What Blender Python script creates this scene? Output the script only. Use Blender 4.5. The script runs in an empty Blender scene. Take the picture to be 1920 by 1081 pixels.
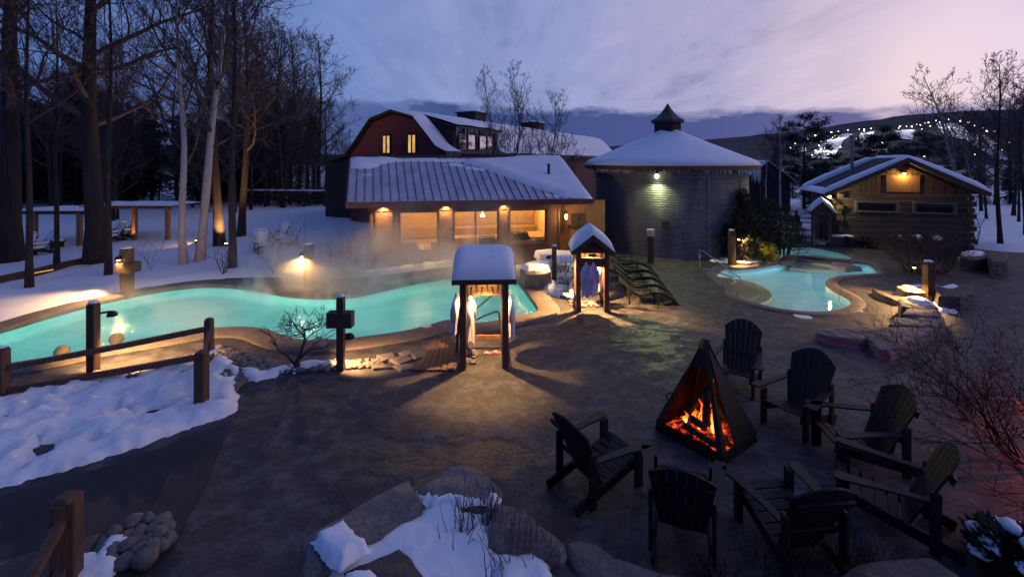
import bpy, bmesh, math, random
from mathutils import Vector, Matrix, noise as mnoise
from mathutils.geometry import delaunay_2d_cdt
R = math.radians
scene = bpy.context.scene
COL = scene.collection

# ------------------------------------------------------------------ camera
F, H, CX, HY = 860.0, 5.0, 960.0, 302.0      # survey of the photograph: focal length, eye height, horizon
cam_d = bpy.data.cameras.new('camera')
cam_d.sensor_width = 36.0
cam_d.lens = F / 1920 * 36
cam_d.shift_y = -(540.5 - HY) / 1920
cam_d.clip_start, cam_d.clip_end = 0.1, 6000
cam = bpy.data.objects.new('camera', cam_d); COL.objects.link(cam)
cam.location = (0, 0, H); cam.rotation_euler = (R(90), 0, 0)
scene.camera = cam

# ------------------------------------------------------------------ world: dusk sky with streaky cloud
world = bpy.data.worlds.new('World'); scene.world = world
world.use_nodes = True
W = world.node_tree; W.nodes.clear()
def wn(t, **k):
    n = W.nodes.new(t)
    for a, b in k.items(): setattr(n, a, b)
    return n
def wl(a, b): W.links.new(a, b)
def wmath(op, a, b=None, clamp=False):
    n = wn('ShaderNodeMath', operation=op); n.use_clamp = clamp
    for i, v in enumerate((a, b)):
        if v is None: continue
        if isinstance(v, (int, float)): n.inputs[i].default_value = v
        else: wl(v, n.inputs[i])
    return n.outputs[0]
def wramp(fac, stops, interp='EASE'):
    n = wn('ShaderNodeValToRGB'); e = n.color_ramp; e.interpolation = interp
    while len(e.elements) < len(stops): e.elements.new(0.5)
    for el, (p, c) in zip(e.elements, stops): el.position = p; el.color = (*c, 1) if len(c) == 3 else c
    wl(fac, n.inputs[0]); return n.outputs[0]
def wmix(f, a, b):
    n = wn('ShaderNodeMix', data_type='RGBA')
    for s, v in ((0, f), (6, a), (7, b)):
        if isinstance(v, (int, float)): n.inputs[s].default_value = v
        elif isinstance(v, tuple): n.inputs[s].default_value = (*v, 1)
        else: wl(v, n.inputs[s])
    return n.outputs[2]
tc = wn('ShaderNodeTexCoord'); sep = wn('ShaderNodeSeparateXYZ'); wl(tc.outputs['Generated'], sep.inputs[0])
dx, dy, dz = sep.outputs
zz = wmath('ADD', wmath('MAXIMUM', dz, 0.0), 0.10)
cx_, cy_ = wmath('DIVIDE', dx, zz), wmath('DIVIDE', dy, zz)
comb = wn('ShaderNodeCombineXYZ'); wl(cx_, comb.inputs[0]); wl(cy_, comb.inputs[1])
mp = wn('ShaderNodeMapping'); mp.inputs['Rotation'].default_value = (0, 0, R(32)); mp.inputs['Scale'].default_value = (1.3, 0.46, 1)
wl(comb.outputs[0], mp.inputs[0])
def wnoise(vec, scale, detail, rough=0.55, dist=0.0):
    n = wn('ShaderNodeTexNoise'); n.inputs['Scale'].default_value = scale; n.inputs['Detail'].default_value = detail
    n.inputs['Roughness'].default_value = rough; n.inputs['Distortion'].default_value = dist
    wl(vec, n.inputs['Vector']); return n.outputs[0]
n1 = wnoise(mp.outputs[0], 0.9, 6, 0.6, 0.6)
n2 = wnoise(mp.outputs[0], 2.6, 5, 0.6, 0.3)
cl = wmath('ADD', wmath('MULTIPLY', n1, 0.65), wmath('MULTIPLY', n2, 0.35))
# base colour across the sky, blue on the left to rose on the right
az = wmath('ADD', wmath('MULTIPLY', dx, 0.62), 0.5, True)
base = wramp(az, [(0.05, (0.085, 0.150, 0.390)), (0.26, (0.155, 0.240, 0.530)), (0.53, (0.285, 0.340, 0.615)),
                  (0.72, (0.430, 0.410, 0.640)), (0.85, (0.490, 0.455, 0.655)), (1.0, (0.55, 0.48, 0.67))], 'LINEAR')
streak = wramp(cl, [(0.36, (0.68, 0.70, 0.78)), (0.5, (0.97, 0.97, 0.98)), (0.63, (1.20, 1.14, 1.08))], 'EASE')
mul = wn('ShaderNodeMix', data_type='RGBA', blend_type='MULTIPLY'); mul.inputs[0].default_value = 1.0
wl(base, mul.inputs[6]); wl(streak, mul.inputs[7]); upper = mul.outputs[2]
# warm afterglow low on the right
glow_d = wn('ShaderNodeVectorMath', operation='DOT_PRODUCT'); glow_d.inputs[1].default_value = Vector((0.705, 0.70, 0.115)).normalized()
nrm = wn('ShaderNodeVectorMath', operation='NORMALIZE'); wl(tc.outputs['Generated'], nrm.inputs[0]); wl(nrm.outputs[0], glow_d.inputs[0])
glow = wramp(glow_d.outputs['Value'], [(0.93, (0, 0, 0)), (0.985, (0.35, 0.35, 0.35)), (1.0, (0.9, 0.9, 0.9))], 'EASE')
upper = wmix(glow, upper, (0.98, 0.74, 0.76))
# slate cloud bank above the horizon with a ragged upper edge
edge_n = wnoise(mp.outputs[0], 1.6, 5)
bx = wn('ShaderNodeCombineXYZ'); wl(wmath('MULTIPLY', dx, 5.0), bx.inputs[0]); wl(wmath('MULTIPLY', dz, 14.0), bx.inputs[1])
edge_b = wnoise(bx.outputs[0], 1.5, 4)
bank_top = wmath('ADD', wmath('ADD', 0.112, wmath('MULTIPLY', dx, -0.040)), wmath('MULTIPLY', wmath('SUBTRACT', edge_b, 0.5), 0.085))
bank = wmath('MULTIPLY', wmath('SUBTRACT', bank_top, dz), 60.0)
bank = wmath('ADD', bank, 0.5, True)
bankc = wramp(az, [(0.1, (0.048, 0.085, 0.250)), (0.5, (0.050, 0.085, 0.255)), (0.75, (0.080, 0.100, 0.280)), (0.95, (0.17, 0.155, 0.33))], 'LINEAR')
bank_fade = wramp(dx, [(0.0, (0.1, 0.1, 0.1)), (0.02, (0.9, 0.9, 0.9))], 'LINEAR')
bankf = wmath('MULTIPLY', wmath('MULTIPLY', bank, wmath('ADD', wmath('MULTIPLY', dx, 1.6), 1.22, True)), wmath('SUBTRACT', 5.8, wmath('MULTIPLY', dx, 6.4), True))
low = wmix(bankf, upper, bankc)
# the brighter blue dome overhead and behind that lights the snow
zen = wramp(dz, [(0.36, (0, 0, 0)), (0.62, (1, 1, 1))], 'EASE')
sky = wmix(zen, low, (0.070, 0.145, 0.43))
back = wramp(wmath('ADD', wmath('MULTIPLY', dy, -1.0), 0.5, True), [(0.55, (0, 0, 0)), (0.85, (1, 1, 1))], 'EASE')
sky = wmix(back, sky, (0.055, 0.115, 0.36))
wd = wn('ShaderNodeVectorMath', operation='DOT_PRODUCT'); wd.inputs[1].default_value = Vector((0.97, 0.05, 0.22)).normalized(); wl(nrm.outputs[0], wd.inputs[0])
west = wramp(wd.outputs['Value'], [(0.62, (0, 0, 0)), (0.93, (1, 1, 1))], 'EASE')
sky = wmix(west, sky, (0.80, 0.66, 0.86))
bg = wn('ShaderNodeBackground'); wl(sky, bg.inputs[0]); bg.inputs[1].default_value = 1.0
wo = wn('ShaderNodeOutputWorld'); wl(bg.outputs[0], wo.inputs[0])

vs = scene.view_settings
vs.view_transform, vs.look, vs.exposure, vs.gamma = 'Standard', 'None', 0.0, 1.0
vs.use_curve_mapping = False
try:
    scene.cycles.use_denoising = True
    scene.cycles.max_bounces = 9; scene.cycles.diffuse_bounces = 4; scene.cycles.glossy_bounces = 3
    scene.cycles.transmission_bounces = 6; scene.cycles.volume_bounces = 1; scene.cycles.transparent_max_bounces = 12
    scene.cycles.volume_step_rate = 3.0; scene.cycles.sample_clamp_indirect = 4.0
except Exception: pass

# ------------------------------------------------------------------ helpers
def P(px, py, z=0.0):
    Y = F * (H - z) / (py - HY); return Vector(((px - CX) / F * Y, Y, z))
def D(px, py, Y):
    return Vector(((px - CX) / F * Y, Y, H - (py - HY) / F * Y))
def tag(o, label=None, cat=None, group=None, kind=None):
    for k, v in (('label', label), ('category', cat), ('group', group), ('kind', kind)):
        if v: o[k] = v
    return o
def empty(name, loc=(0, 0, 0), rz=0.0):
    o = bpy.data.objects.new(name, None); COL.objects.link(o); o.location = loc; o.rotation_euler = (0, 0, rz)
    o.empty_display_size = 0.2; return o
def kids(o): return [c for c in bpy.data.objects if c.parent is o]
CH = {}
def copy_tree(o, parent=None):
    c = o.copy(); COL.objects.link(c); c.parent = parent
    if parent is not None: CH.setdefault(parent.name, []).append(c)
    for ch in CH.get(o.name, []): copy_tree(ch, c)
    return c
def link(name, me, parent=None):
    o = bpy.data.objects.new(name, me); COL.objects.link(o)
    if parent is not None:
        o.parent = parent; CH.setdefault(parent.name, []).append(o)
    return o

class MB:
    """collects shapes into one mesh"""
    def __init__(s): s.v, s.f, s.mi, s.sm = [], [], [], []; s.cur = 0; s.smooth = False
    def _add(s, vs_, fs):
        b = len(s.v); s.v.extend([tuple(v) for v in vs_])
        for f in fs: s.f.append(tuple(i + b for i in f)); s.mi.append(s.cur); s.sm.append(s.smooth)
        return s
    def box(s, c, d, rz=0.0, m=None):
        hx, hy, hz = d[0]/2, d[1]/2, d[2]/2
        M = m if m is not None else Matrix.Rotation(rz, 3, 'Z')
        c = Vector(c)
        vs_ = [c + M @ Vector((x, y, z)) for x in (-hx, hx) for y in (-hy, hy) for z in (-hz, hz)]
        return s._add(vs_, [(0,1,3,2),(4,6,7,5),(0,4,5,1),(2,3,7,6),(0,2,6,4),(1,5,7,3)])
    def bar(s, a, b, w, h, up=(0, 0, 1)):
        a, b = Vector(a), Vector(b); d = (b - a).normalized(); u = Vector(up)
        sx = d.cross(u)
        if sx.length < 1e-4: sx = d.cross(Vector((1, 0, 0)))
        sx.normalize(); sy = sx.cross(d)
        vs_ = [p + sx*x*w/2 + sy*y*h/2 for p in (a, b) for x, y in ((-1,-1),(1,-1),(1,1),(-1,1))]
        return s._add(vs_, [(3,2,1,0),(4,5,6,7),(0,1,5,4),(1,2,6,5),(2,3,7,6),(3,0,4,7)])
    def tube(s, pts, rad, n=6, cap=True):
        pts = [Vector(p) for p in pts]
        if not hasattr(rad, '__len__'): rad = [rad]*len(pts)
        rings = []; prev = None
        for i, p in enumerate(pts):
            d = (pts[min(i+1, len(pts)-1)] - pts[max(i-1, 0)])
            if d.length < 1e-9: d = Vector((0, 0, 1))
            d.normalize()
            if prev is None: x = d.orthogonal().normalized()
            else:
                x = prev - d * prev.dot(d)
                x = x.normalized() if x.length > 1e-6 else d.orthogonal().normalized()
            prev = x; y = d.cross(x)
            rings.append([p + (x*math.cos(2*math.pi*k/n) + y*math.sin(2*math.pi*k/n))*rad[i] for k in range(n)])
        vs_ = [v for r in rings for v in r]; fs = []
        for i in range(len(pts)-1):
            for k in range(n): fs.append((i*n+k, i*n+(k+1)%n, (i+1)*n+(k+1)%n, (i+1)*n+k))
        if cap: fs.append(tuple(range(n-1, -1, -1))); fs.append(tuple((len(pts)-1)*n+k for k in range(n)))
        return s._add(vs_, fs)
    def prism(s, poly, z0, z1):
        n = len(poly); a = sum(poly[i][0]*poly[(i+1)%n][1]-poly[(i+1)%n][0]*poly[i][1] for i in range(n))
        if a < 0: poly = poly[::-1]
        vs_ = [(p[0], p[1], z0) for p in poly] + [(p[0], p[1], z1) for p in poly]
        return s._add(vs_, [tuple(range(n-1, -1, -1)), tuple(range(n, 2*n))] + [(i, (i+1)%n, n+(i+1)%n, n+i) for i in range(n)])
    def quad(s, *p): return s._add(p, [tuple(range(len(p)))])
    def slab(s, p, t):
        """polygon p extruded by vector t"""
        t = Vector(t); p = [Vector(q) for q in p]; n = len(p)
        return s._add(p + [q + t for q in p], [tuple(range(n-1, -1, -1)), tuple(range(n, 2*n))] + [(i, (i+1)%n, n+(i+1)%n, n+i) for i in range(n)])
    def lathe(s, prof, n=32, c=(0, 0, 0), cap=True, square=False):
        vs_, fs = [], []; c = Vector(c)
        for r, z in prof:
            for k in range(n):
                a = 2*math.pi*(k + (0.5 if square else 0))/n; vs_.append(c + Vector((r*math.cos(a), r*math.sin(a), z)))
        for i in range(len(prof)-1):
            for k in range(n): fs.append((i*n+k, i*n+(k+1)%n, (i+1)*n+(k+1)%n, (i+1)*n+k))
        if cap: fs.append(tuple(range(n-1, -1, -1))); fs.append(tuple((len(prof)-1)*n+k for k in range(n)))
        return s._add(vs_, fs)
    def blob(s, c, r, seed=0, amp=0.18, nu=10, nv=7, freq=1.4, flat=0.0):
        vs_, fs = [], []; c = Vector(c); r = Vector(r) if hasattr(r, '__len__') else Vector((r, r, r))
        for j in range(nv+1):
            th = math.pi*j/nv
            for i in range(nu):
                ph = 2*math.pi*i/nu
                d = Vector((math.sin(th)*math.cos(ph), math.sin(th)*math.sin(ph), math.cos(th)))
                k = 1 + amp*mnoise.noise(d*freq + Vector((seed*7.3, seed*3.1, seed*1.7)))
                q = Vector((d.x*r.x*k, d.y*r.y*k, d.z*r.z*k))
                if flat and q.z < -r.z*flat: q.z = -r.z*flat
                vs_.append(c + q)
        for j in range(nv):
            for i in range(nu): fs.append((j*nu+i, (j+1)*nu+i, (j+1)*nu+(i+1)%nu, j*nu+(i+1)%nu))
        return s._add(vs_, fs)
    def grid(s, rows):
        m = len(rows[0]); fs = []
        for i in range(len(rows)-1):
            for j in range(m-1): fs.append((i*m+j, i*m+j+1, (i+1)*m+j+1, (i+1)*m+j))
        return s._add([v for r in rows for v in r], fs)
    def mesh(s, name, mats):
        me = bpy.data.meshes.new(name); me.from_pydata(s.v, [], s.f)
        for m in (mats if isinstance(mats, (list, tuple)) else [mats]): me.materials.append(m)
        me.polygons.foreach_set('material_index', s.mi); me.polygons.foreach_set('use_smooth', s.sm)
        me.update(); return me
    def build(s, name, mats, parent=None, bevel=0.0, fix=True):
        me = s.mesh(name, mats)
        if fix:
            bm = bmesh.new(); bm.from_mesh(me)
            bmesh.ops.remove_doubles(bm, verts=bm.verts, dist=1e-5)
            bmesh.ops.recalc_face_normals(bm, faces=bm.faces); bm.to_mesh(me); bm.free()
        o = link(name, me, parent)
        if bevel:
            b = o.modifiers.new('bevel', 'BEVEL'); b.width = bevel; b.segments = 2; b.limit_method = 'ANGLE'; b.angle_limit = R(40)
        return o

# ------------------------------------------------------------------ materials
class NT:
    def __init__(s, name):
        s.m = bpy.data.materials.new(name); s.m.use_nodes = True; s.t = s.m.node_tree; s.t.nodes.clear()
        s.out = s.n('ShaderNodeOutputMaterial'); s.tc = s.n('ShaderNodeTexCoord')
    def n(s, t, **k):
        x = s.t.nodes.new(t)
        for a, b in k.items(): setattr(x, a, b)
        return x
    def l(s, a, b): s.t.links.new(a, b)
    def set(s, sock, v):
        if isinstance(v, (int, float)): sock.default_value = v
        elif isinstance(v, (tuple, list)): sock.default_value = (*v, 1) if len(v) == 3 and sock.type == 'RGBA' else v
        else: s.l(v, sock)
    def noise(s, scale, detail=4, rough=0.55, stretch=(1, 1, 1), dist=0.0, vec=None, rot=(0, 0, 0)):
        mpn = s.n('ShaderNodeMapping'); mpn.inputs['Scale'].default_value = stretch; mpn.inputs['Rotation'].default_value = rot
        s.l(vec or s.tc.outputs['Object'], mpn.inputs[0])
        x = s.n('ShaderNodeTexNoise'); x.inputs['Scale'].default_value = scale; x.inputs['Detail'].default_value = detail
        x.inputs['Roughness'].default_value = rough; x.inputs['Distortion'].default_value = dist
        s.l(mpn.outputs[0], x.inputs['Vector']); return x.outputs[0]
    def ramp(s, fac, stops, interp='LINEAR'):
        n = s.n('ShaderNodeValToRGB'); e = n.color_ramp; e.interpolation = interp
        while len(e.elements) < len(stops): e.elements.new(0.5)
        for el, (p, c) in zip(e.elements, stops):
            el.position = p; el.color = (c, c, c, 1) if isinstance(c, (int, float)) else (*c, 1)
        s.l(fac, n.inputs[0]); return n.outputs[0]
    def mix(s, f, a, b):
        n = s.n('ShaderNodeMix', data_type='RGBA'); s.set(n.inputs[0], f); s.set(n.inputs[6], a); s.set(n.inputs[7], b); return n.outputs[2]
    def math(s, op, a, b=0.0, clamp=False):
        n = s.n('ShaderNodeMath', operation=op); n.use_clamp = clamp; s.set(n.inputs[0], a); s.set(n.inputs[1], b); return n.outputs[0]
    def bump(s, h, strength, dist=0.02, normal=None):
        n = s.n('ShaderNodeBump'); n.inputs['Strength'].default_value = strength; n.inputs['Distance'].default_value = dist
        s.l(h, n.inputs['Height'])
        if normal is not None: s.l(normal, n.inputs['Normal'])
        return n.outputs[0]
    def bsdf(s, col, rough=0.6, metal=0.0, normal=None, **k):
        b = s.n('ShaderNodeBsdfPrincipled'); s.set(b.inputs['Base Color'], col); s.set(b.inputs['Roughness'], rough)
        b.inputs['Metallic'].default_value = metal
        if normal is not None: s.l(normal, b.inputs['Normal'])
        for a, v in k.items(): s.set(b.inputs[a.replace('_', ' ')], v)
        s.l(b.outputs[0], s.out.inputs[0]); return b
def pm(name, c1, c2, scale=4.0, rough=0.7, bump=0.3, bscale=30.0, metal=0.0, stretch=(1, 1, 1), bd=0.01, lo=0.35, hi=0.65, detail=5):
    t = NT(name); f = t.ramp(t.noise(scale, detail, 0.6, stretch), [(lo, 0.0), (hi, 1.0)])
    nb = t.bump(t.noise(bscale, 4, 0.6, stretch), bump, bd)
    t.bsdf(t.mix(f, c1, c2), rough, metal, nb); return t.m
def emit(name, col, strength):
    t = NT(name); e = t.n('ShaderNodeEmission'); e.inputs[0].default_value = (*col, 1); e.inputs[1].default_value = strength
    t.l(e.outputs[0], t.out.inputs[0]); return t.m

M = {}
M['wood_dark'] = pm('dark stained timber', (0.035, 0.018, 0.012), (0.075, 0.036, 0.020), 6, 0.65, 0.4, 40, stretch=(4, 4, 0.5))
M['wood_post'] = pm('weathered brown timber', (0.060, 0.030, 0.020), (0.130, 0.066, 0.040), 5, 0.75, 0.5, 45, stretch=(4, 4, 0.5))
M['wood_mid'] = pm('warm cedar board', (0.17, 0.085, 0.036), (0.27, 0.145, 0.065), 5, 0.6, 0.3, 40, stretch=(3, 3, 0.5))
M['wood_pale'] = pm('pale aspen board', (0.42, 0.27, 0.13), (0.56, 0.38, 0.20), 5, 0.55, 0.2, 40, stretch=(0.5, 4, 4))
M['log'] = pm('old squared log', (0.055, 0.031, 0.019), (0.105, 0.060, 0.036), 3, 0.8, 0.7, 30, stretch=(0.4, 4, 4), bd=0.02)
M['chink'] = pm('grey lime chinking', (0.115, 0.098, 0.080), (0.17, 0.145, 0.12), 5, 0.9, 0.4, 40)
M['chair'] = pm('dark painted slat', (0.006, 0.0055, 0.007), (0.013, 0.012, 0.014), 6, 0.55, 0.25, 60, stretch=(3, 0.6, 0.6))
M['red_board'] = pm('barn red boarding', (0.080, 0.015, 0.020), (0.135, 0.026, 0.030), 2, 0.75, 0.5, 18, stretch=(6, 6, 0.3))
M['dark_board'] = pm('blackened boarding', (0.013, 0.010, 0.012), (0.028, 0.020, 0.023), 2, 0.8, 0.4, 18, stretch=(6, 6, 0.3))
M['trim'] = pm('dark trim', (0.018, 0.014, 0.014), (0.032, 0.024, 0.022), 4, 0.6, 0.2, 30)
chair_b = [n for n in M['chair'].node_tree.nodes if n.type == 'BSDF_PRINCIPLED'][0]; chair_b.inputs['Specular IOR Level'].default_value = 0.28
M['iron'] = pm('blackened steel', (0.010, 0.008, 0.008), (0.026, 0.016, 0.012), 5, 0.55, 0.3, 40, metal=0.4)
M['steel'] = pm('brushed steel', (0.55, 0.54, 0.52), (0.68, 0.66, 0.63), 5, 0.24, 0.05, 60, metal=1.0)
M['galv'] = pm('galvanised steel', (0.13, 0.135, 0.145), (0.21, 0.215, 0.23), 1.2, 0.50, 0.1, 12, metal=0.35, stretch=(1, 1, 0.4))
M['roof_metal'] = pm('frosted standing seam metal', (0.40, 0.36, 0.42), (0.56, 0.53, 0.60), 1.6, 0.55, 0.15, 22, stretch=(1, 0.4, 1))
M['seam'] = pm('dark red roof seam', (0.07, 0.022, 0.022), (0.12, 0.04, 0.04), 4, 0.5, 0.1, 30)
M['cloth'] = pm('lavender terry cloth', (0.58, 0.50, 0.66), (0.68, 0.60, 0.74), 7, 0.95, 0.5, 120)
M['cloth_w'] = pm('white terry cloth', (0.72, 0.70, 0.68), (0.80, 0.78, 0.75), 7, 0.95, 0.5, 120)
M['cloth_k'] = pm('black fleece', (0.010, 0.010, 0.012), (0.020, 0.020, 0.024), 7, 0.95, 0.5, 120)
M['pink'] = pm('pink rubber', (0.62, 0.16, 0.20), (0.72, 0.22, 0.26), 9, 0.5, 0.1, 60)
M['bark'] = pm('grey brown bark', (0.016, 0.010, 0.010), (0.038, 0.025, 0.023), 3, 0.9, 0.9, 14, stretch=(3, 3, 0.5), bd=0.04)
M['twig'] = pm('bare twig', (0.045, 0.030, 0.035), (0.080, 0.054, 0.060), 3, 0.9, 0.2, 30)
M['red_twig'] = pm('red osier stem', (0.115, 0.040, 0.040), (0.190, 0.075, 0.060), 3, 0.7, 0.2, 30)
M['dry'] = pm('dry brown stalk', (0.034, 0.020, 0.016), (0.065, 0.040, 0.028), 3, 0.9, 0.2, 30)
M['pale_bark'] = pm('pale young bark', (0.20, 0.165, 0.15), (0.32, 0.27, 0.25), 3, 0.85, 0.4, 20)
M['skin'] = pm('skin', (0.40, 0.26, 0.20), (0.46, 0.30, 0.23), 5, 0.6, 0.1, 50)
M['coat'] = pm('dark coat', (0.014, 0.014, 0.020), (0.026, 0.026, 0.034), 6, 0.9, 0.3, 60)
M['hair'] = pm('dark hair', (0.012, 0.009, 0.008), (0.02, 0.015, 0.012), 6, 0.7, 0.3, 60)
M['grey_box'] = pm('pale grey enamel', (0.38, 0.39, 0.42), (0.46, 0.47, 0.50), 6, 0.45, 0.05, 60)
M['lid'] = pm('pale plastic lid', (0.62, 0.58, 0.60), (0.72, 0.68, 0.68), 6, 0.5, 0.1, 60)
M['char'] = pm('charred log', (0.008, 0.006, 0.006), (0.030, 0.018, 0.014), 6, 0.9, 0.9, 25, bd=0.02)
M['asphalt_roof'] = pm('dark shingles', (0.020, 0.018, 0.020), (0.045, 0.038, 0.040), 6, 0.9, 0.8, 22, bd=0.02)
M['ice'] = None

def birch_mat():
    t = NT('birch bark'); b = t.ramp(t.noise(2.2, 4, 0.7, (1.2, 1.2, 5.5)), [(0.30, 1.0), (0.38, 0.0)])
    c = t.mix(t.noise(3, 3), (0.34, 0.27, 0.26), (0.48, 0.40, 0.38))
    t.bsdf(t.mix(b, c, (0.05, 0.04, 0.04)), 0.75, 0, t.bump(t.noise(20, 3), 0.3, 0.01)); return t.m
M['birch'] = birch_mat()
def snow_mat():
    t = NT('snow'); v = t.tc.outputs['Object']
    n = t.bump(t.noise(38, 4, 0.6), 0.22, 0.015); n = t.bump(t.noise(5.5, 4, 0.5), 0.35, 0.05, n)
    t.bsdf(t.mix(t.noise(1.3, 3), (0.80, 0.81, 0.84), (0.87, 0.88, 0.90)), 0.62, 0, n); return t.m
M['snow'] = snow_mat()
def ice_mat():
    t = NT('ice'); b = t.bsdf((0.75, 0.80, 0.86), 0.15, 0, t.bump(t.noise(9, 3, 0.5, (1, 1, 0.3)), 0.3, 0.02)); b.inputs['Transmission Weight'].default_value = 0.6; b.inputs['IOR'].default_value = 1.31
    return t.m
M['ice'] = ice_mat()
def ground_mat():
    t = NT('trodden winter ground'); f = t.ramp(t.noise(0.35, 6, 0.6), [(0.42, 0.0), (0.56, 1.0)])
    t.bsdf(t.mix(f, (0.03, 0.022, 0.02), (0.62, 0.63, 0.66)), 0.8, 0, t.bump(t.noise(4, 5), 0.6, 0.08)); return t.m
M['ground'] = ground_mat()
def patio_mat():
    t = NT('exposed aggregate concrete')
    big = t.noise(0.55, 6, 0.62, dist=0.6); mid = t.noise(2.4, 6, 0.6, dist=0.4); fine = t.noise(60, 3, 0.7)
    prints = t.ramp(t.noise(3.4, 5, 0.6, (1, 1.7, 1), 1.4), [(0.40, 1.0), (0.50, 0.0)])
    col = t.mix(t.ramp(big, [(0.38, 0.0), (0.62, 1.0)]), (0.019, 0.017, 0.022), (0.044, 0.038, 0.044))
    col = t.mix(t.math('MULTIPLY', t.ramp(mid, [(0.44, 0.0), (0.64, 1.0)]), 0.70), col, (0.140, 0.125, 0.130))
    col = t.mix(t.math('MULTIPLY', fine, 0.35), col, (0.04, 0.03, 0.03))
    # melt water: one region in the middle of the deck and a puddle by the planter
    sp = t.n('ShaderNodeSeparateXYZ'); t.l(t.tc.outputs['Object'], sp.inputs[0])
    def spot(cx, cy, rx, ry):
        a = t.math('DIVIDE', t.math('SUBTRACT', sp.outputs[0], cx), rx); b = t.math('DIVIDE', t.math('SUBTRACT', sp.outputs[1], cy), ry)
        d = t.math('SQRT', t.math('ADD', t.math('MULTIPLY', a, a), t.math('MULTIPLY', b, b)))
        return t.math('SUBTRACT', 1.0, d, True)
    pud = t.math('ADD', t.math('MULTIPLY', spot(-1.2, 7.75, 2.6, 0.95), 0.85), t.math('MULTIPLY', spot(3.9, 13.2, 2.2, 5.0), 0.62))
    pn = t.noise(1.9, 7, 0.68, (0.6, 1.5, 1), dist=0.8)
    wet = t.ramp(t.math('ADD', pud, t.math('MULTIPLY', t.math('SUBTRACT', pn, 0.5), 3.0)), [(0.40, 0.0), (0.50, 1.0)])
    col = t.mix(t.math('MULTIPLY', wet, 0.88), col, (0.010, 0.008, 0.008))
    col = t.mix(t.math('MULTIPLY', prints, 0.55), col, (0.014, 0.011, 0.012))
    rough = t.mix(wet, t.mix(mid, (0.62,)*3, (0.80,)*3), (0.34,)*3)
    rn = t.n('ShaderNodeRGBToBW'); t.l(rough, rn.inputs[0])
    n = t.bump(t.noise(24, 3, 0.6), 0.5, 0.012, t.bump(fine, 0.5, 0.008)); n = t.bump(mid, 0.35, 0.03, n); n = t.bump(prints, 0.5, -0.012, n)
    t.bsdf(col, rn.outputs[0], 0, n); return t.m
M['patio'] = patio_mat()
M['joint'] = pm('pale sawn joint', (0.06, 0.055, 0.06), (0.11, 0.10, 0.105), 5, 0.8, 0.3, 40)
M['flue'] = pm('dull flue steel', (0.16, 0.15, 0.16), (0.24, 0.23, 0.24), 4, 0.5, 0.1, 30, metal=0.4)
M['path'] = pm('dark brushed path', (0.016, 0.013, 0.016), (0.034, 0.028, 0.032), 1.1, 0.75, 0.5, 45)
def coping_mat(name, a, b):
    t = NT(name); col = t.mix(t.ramp(t.noise(1.6, 6, 0.65, dist=0.5), [(0.35, 0.0), (0.65, 1.0)]), a, b)
    col = t.mix(t.math('MULTIPLY', t.noise(70, 2), 0.3), col, (0.08, 0.06, 0.05))
    oi = t.n('ShaderNodeObjectInfo'); col = t.mix(t.math('MULTIPLY', oi.outputs['Random'], 0.45), col, (a[0]*0.45, a[1]*0.45, a[2]*0.48))
    col = t.mix(t.ramp(t.noise(26, 4, 0.7), [(0.42, 0.0), (0.60, 0.55)]), col, (a[0]*0.35, a[1]*0.33, a[2]*0.33))
    vr = t.n('ShaderNodeTexVoronoi'); vr.inputs['Scale'].default_value = 3.2; mpv = t.n('ShaderNodeMapping'); mpv.inputs['Scale'].default_value = (1, 1, 2.2); t.l(t.tc.outputs['Object'], mpv.inputs[0]); t.l(mpv.outputs[0], vr.inputs['Vector'])
    nb = t.bump(t.noise(4.5, 6, 0.65), 0.7, 0.04)
    if name.startswith(('rough', 'dark')): nb = t.bump(vr.outputs['Distance'], 0.55, 0.10, nb)
    t.bsdf(col, 0.72, 0, t.bump(t.noise(34, 4, 0.65), 0.6, 0.014, nb)); return t.m
M['coping'] = coping_mat('stamped concrete coping', (0.14, 0.105, 0.085), (0.24, 0.185, 0.15))
M['rock'] = coping_mat('rough quarry stone', (0.165, 0.135, 0.130), (0.310, 0.265, 0.250))
M['rock_dark'] = coping_mat('dark quarry stone', (0.06, 0.048, 0.048), (0.12, 0.098, 0.095))
M['cobble'] = coping_mat('river cobble', (0.165, 0.135, 0.130), (0.310, 0.260, 0.250))
def plaster(name, a, b):
    t = NT(name); t.bsdf(t.mix(t.ramp(t.noise(0.7, 4, 0.5), [(0.3, 0.0), (0.7, 1.0)]), a, b), 0.6, 0, t.bump(t.noise(9, 3), 0.2, 0.01)); return t.m
M['plaster_teal'] = plaster('turquoise pool plaster', (0.17, 0.60, 0.54), (0.44, 0.84, 0.78))  # strong mottling stands in for the falloff of the underwater light
M['plaster_lamplit'] = plaster('lamplight tinted pool bench', (0.50, 0.35, 0.20), (0.66, 0.48, 0.29))  # orange lamplight on the entry steps is put into this plaster colour
M['plaster_pale'] = plaster('pale pool plaster', (0.52, 0.74, 0.70), (0.66, 0.84, 0.81))
def water_mat(name, tint, bs, s1, s2, rough=0.0):
    t = NT(name); n = t.bump(t.noise(s1, 4, 0.55, (1, 1.6, 1), 0.5), bs, 0.05); n = t.bump(t.noise(s2, 4, 0.6, (1, 0.8, 1)), bs*0.75, 0.035, n)
    g = t.n('ShaderNodeBsdfGlass'); g.inputs['IOR'].default_value = 1.333; g.inputs['Roughness'].default_value = rough
    g.inputs[0].default_value = (*tint, 1); t.l(n, g.inputs['Normal']); t.l(g.outputs[0], t.out.inputs[0]); return t.m
M['water_hot'] = water_mat('steaming pool water', (0.88, 1.0, 0.98), 0.75, 2.2, 8.0)
M['water_calm'] = water_mat('still pool water', (0.90, 1.0, 0.99), 0.10, 0.9, 3.0)
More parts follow.
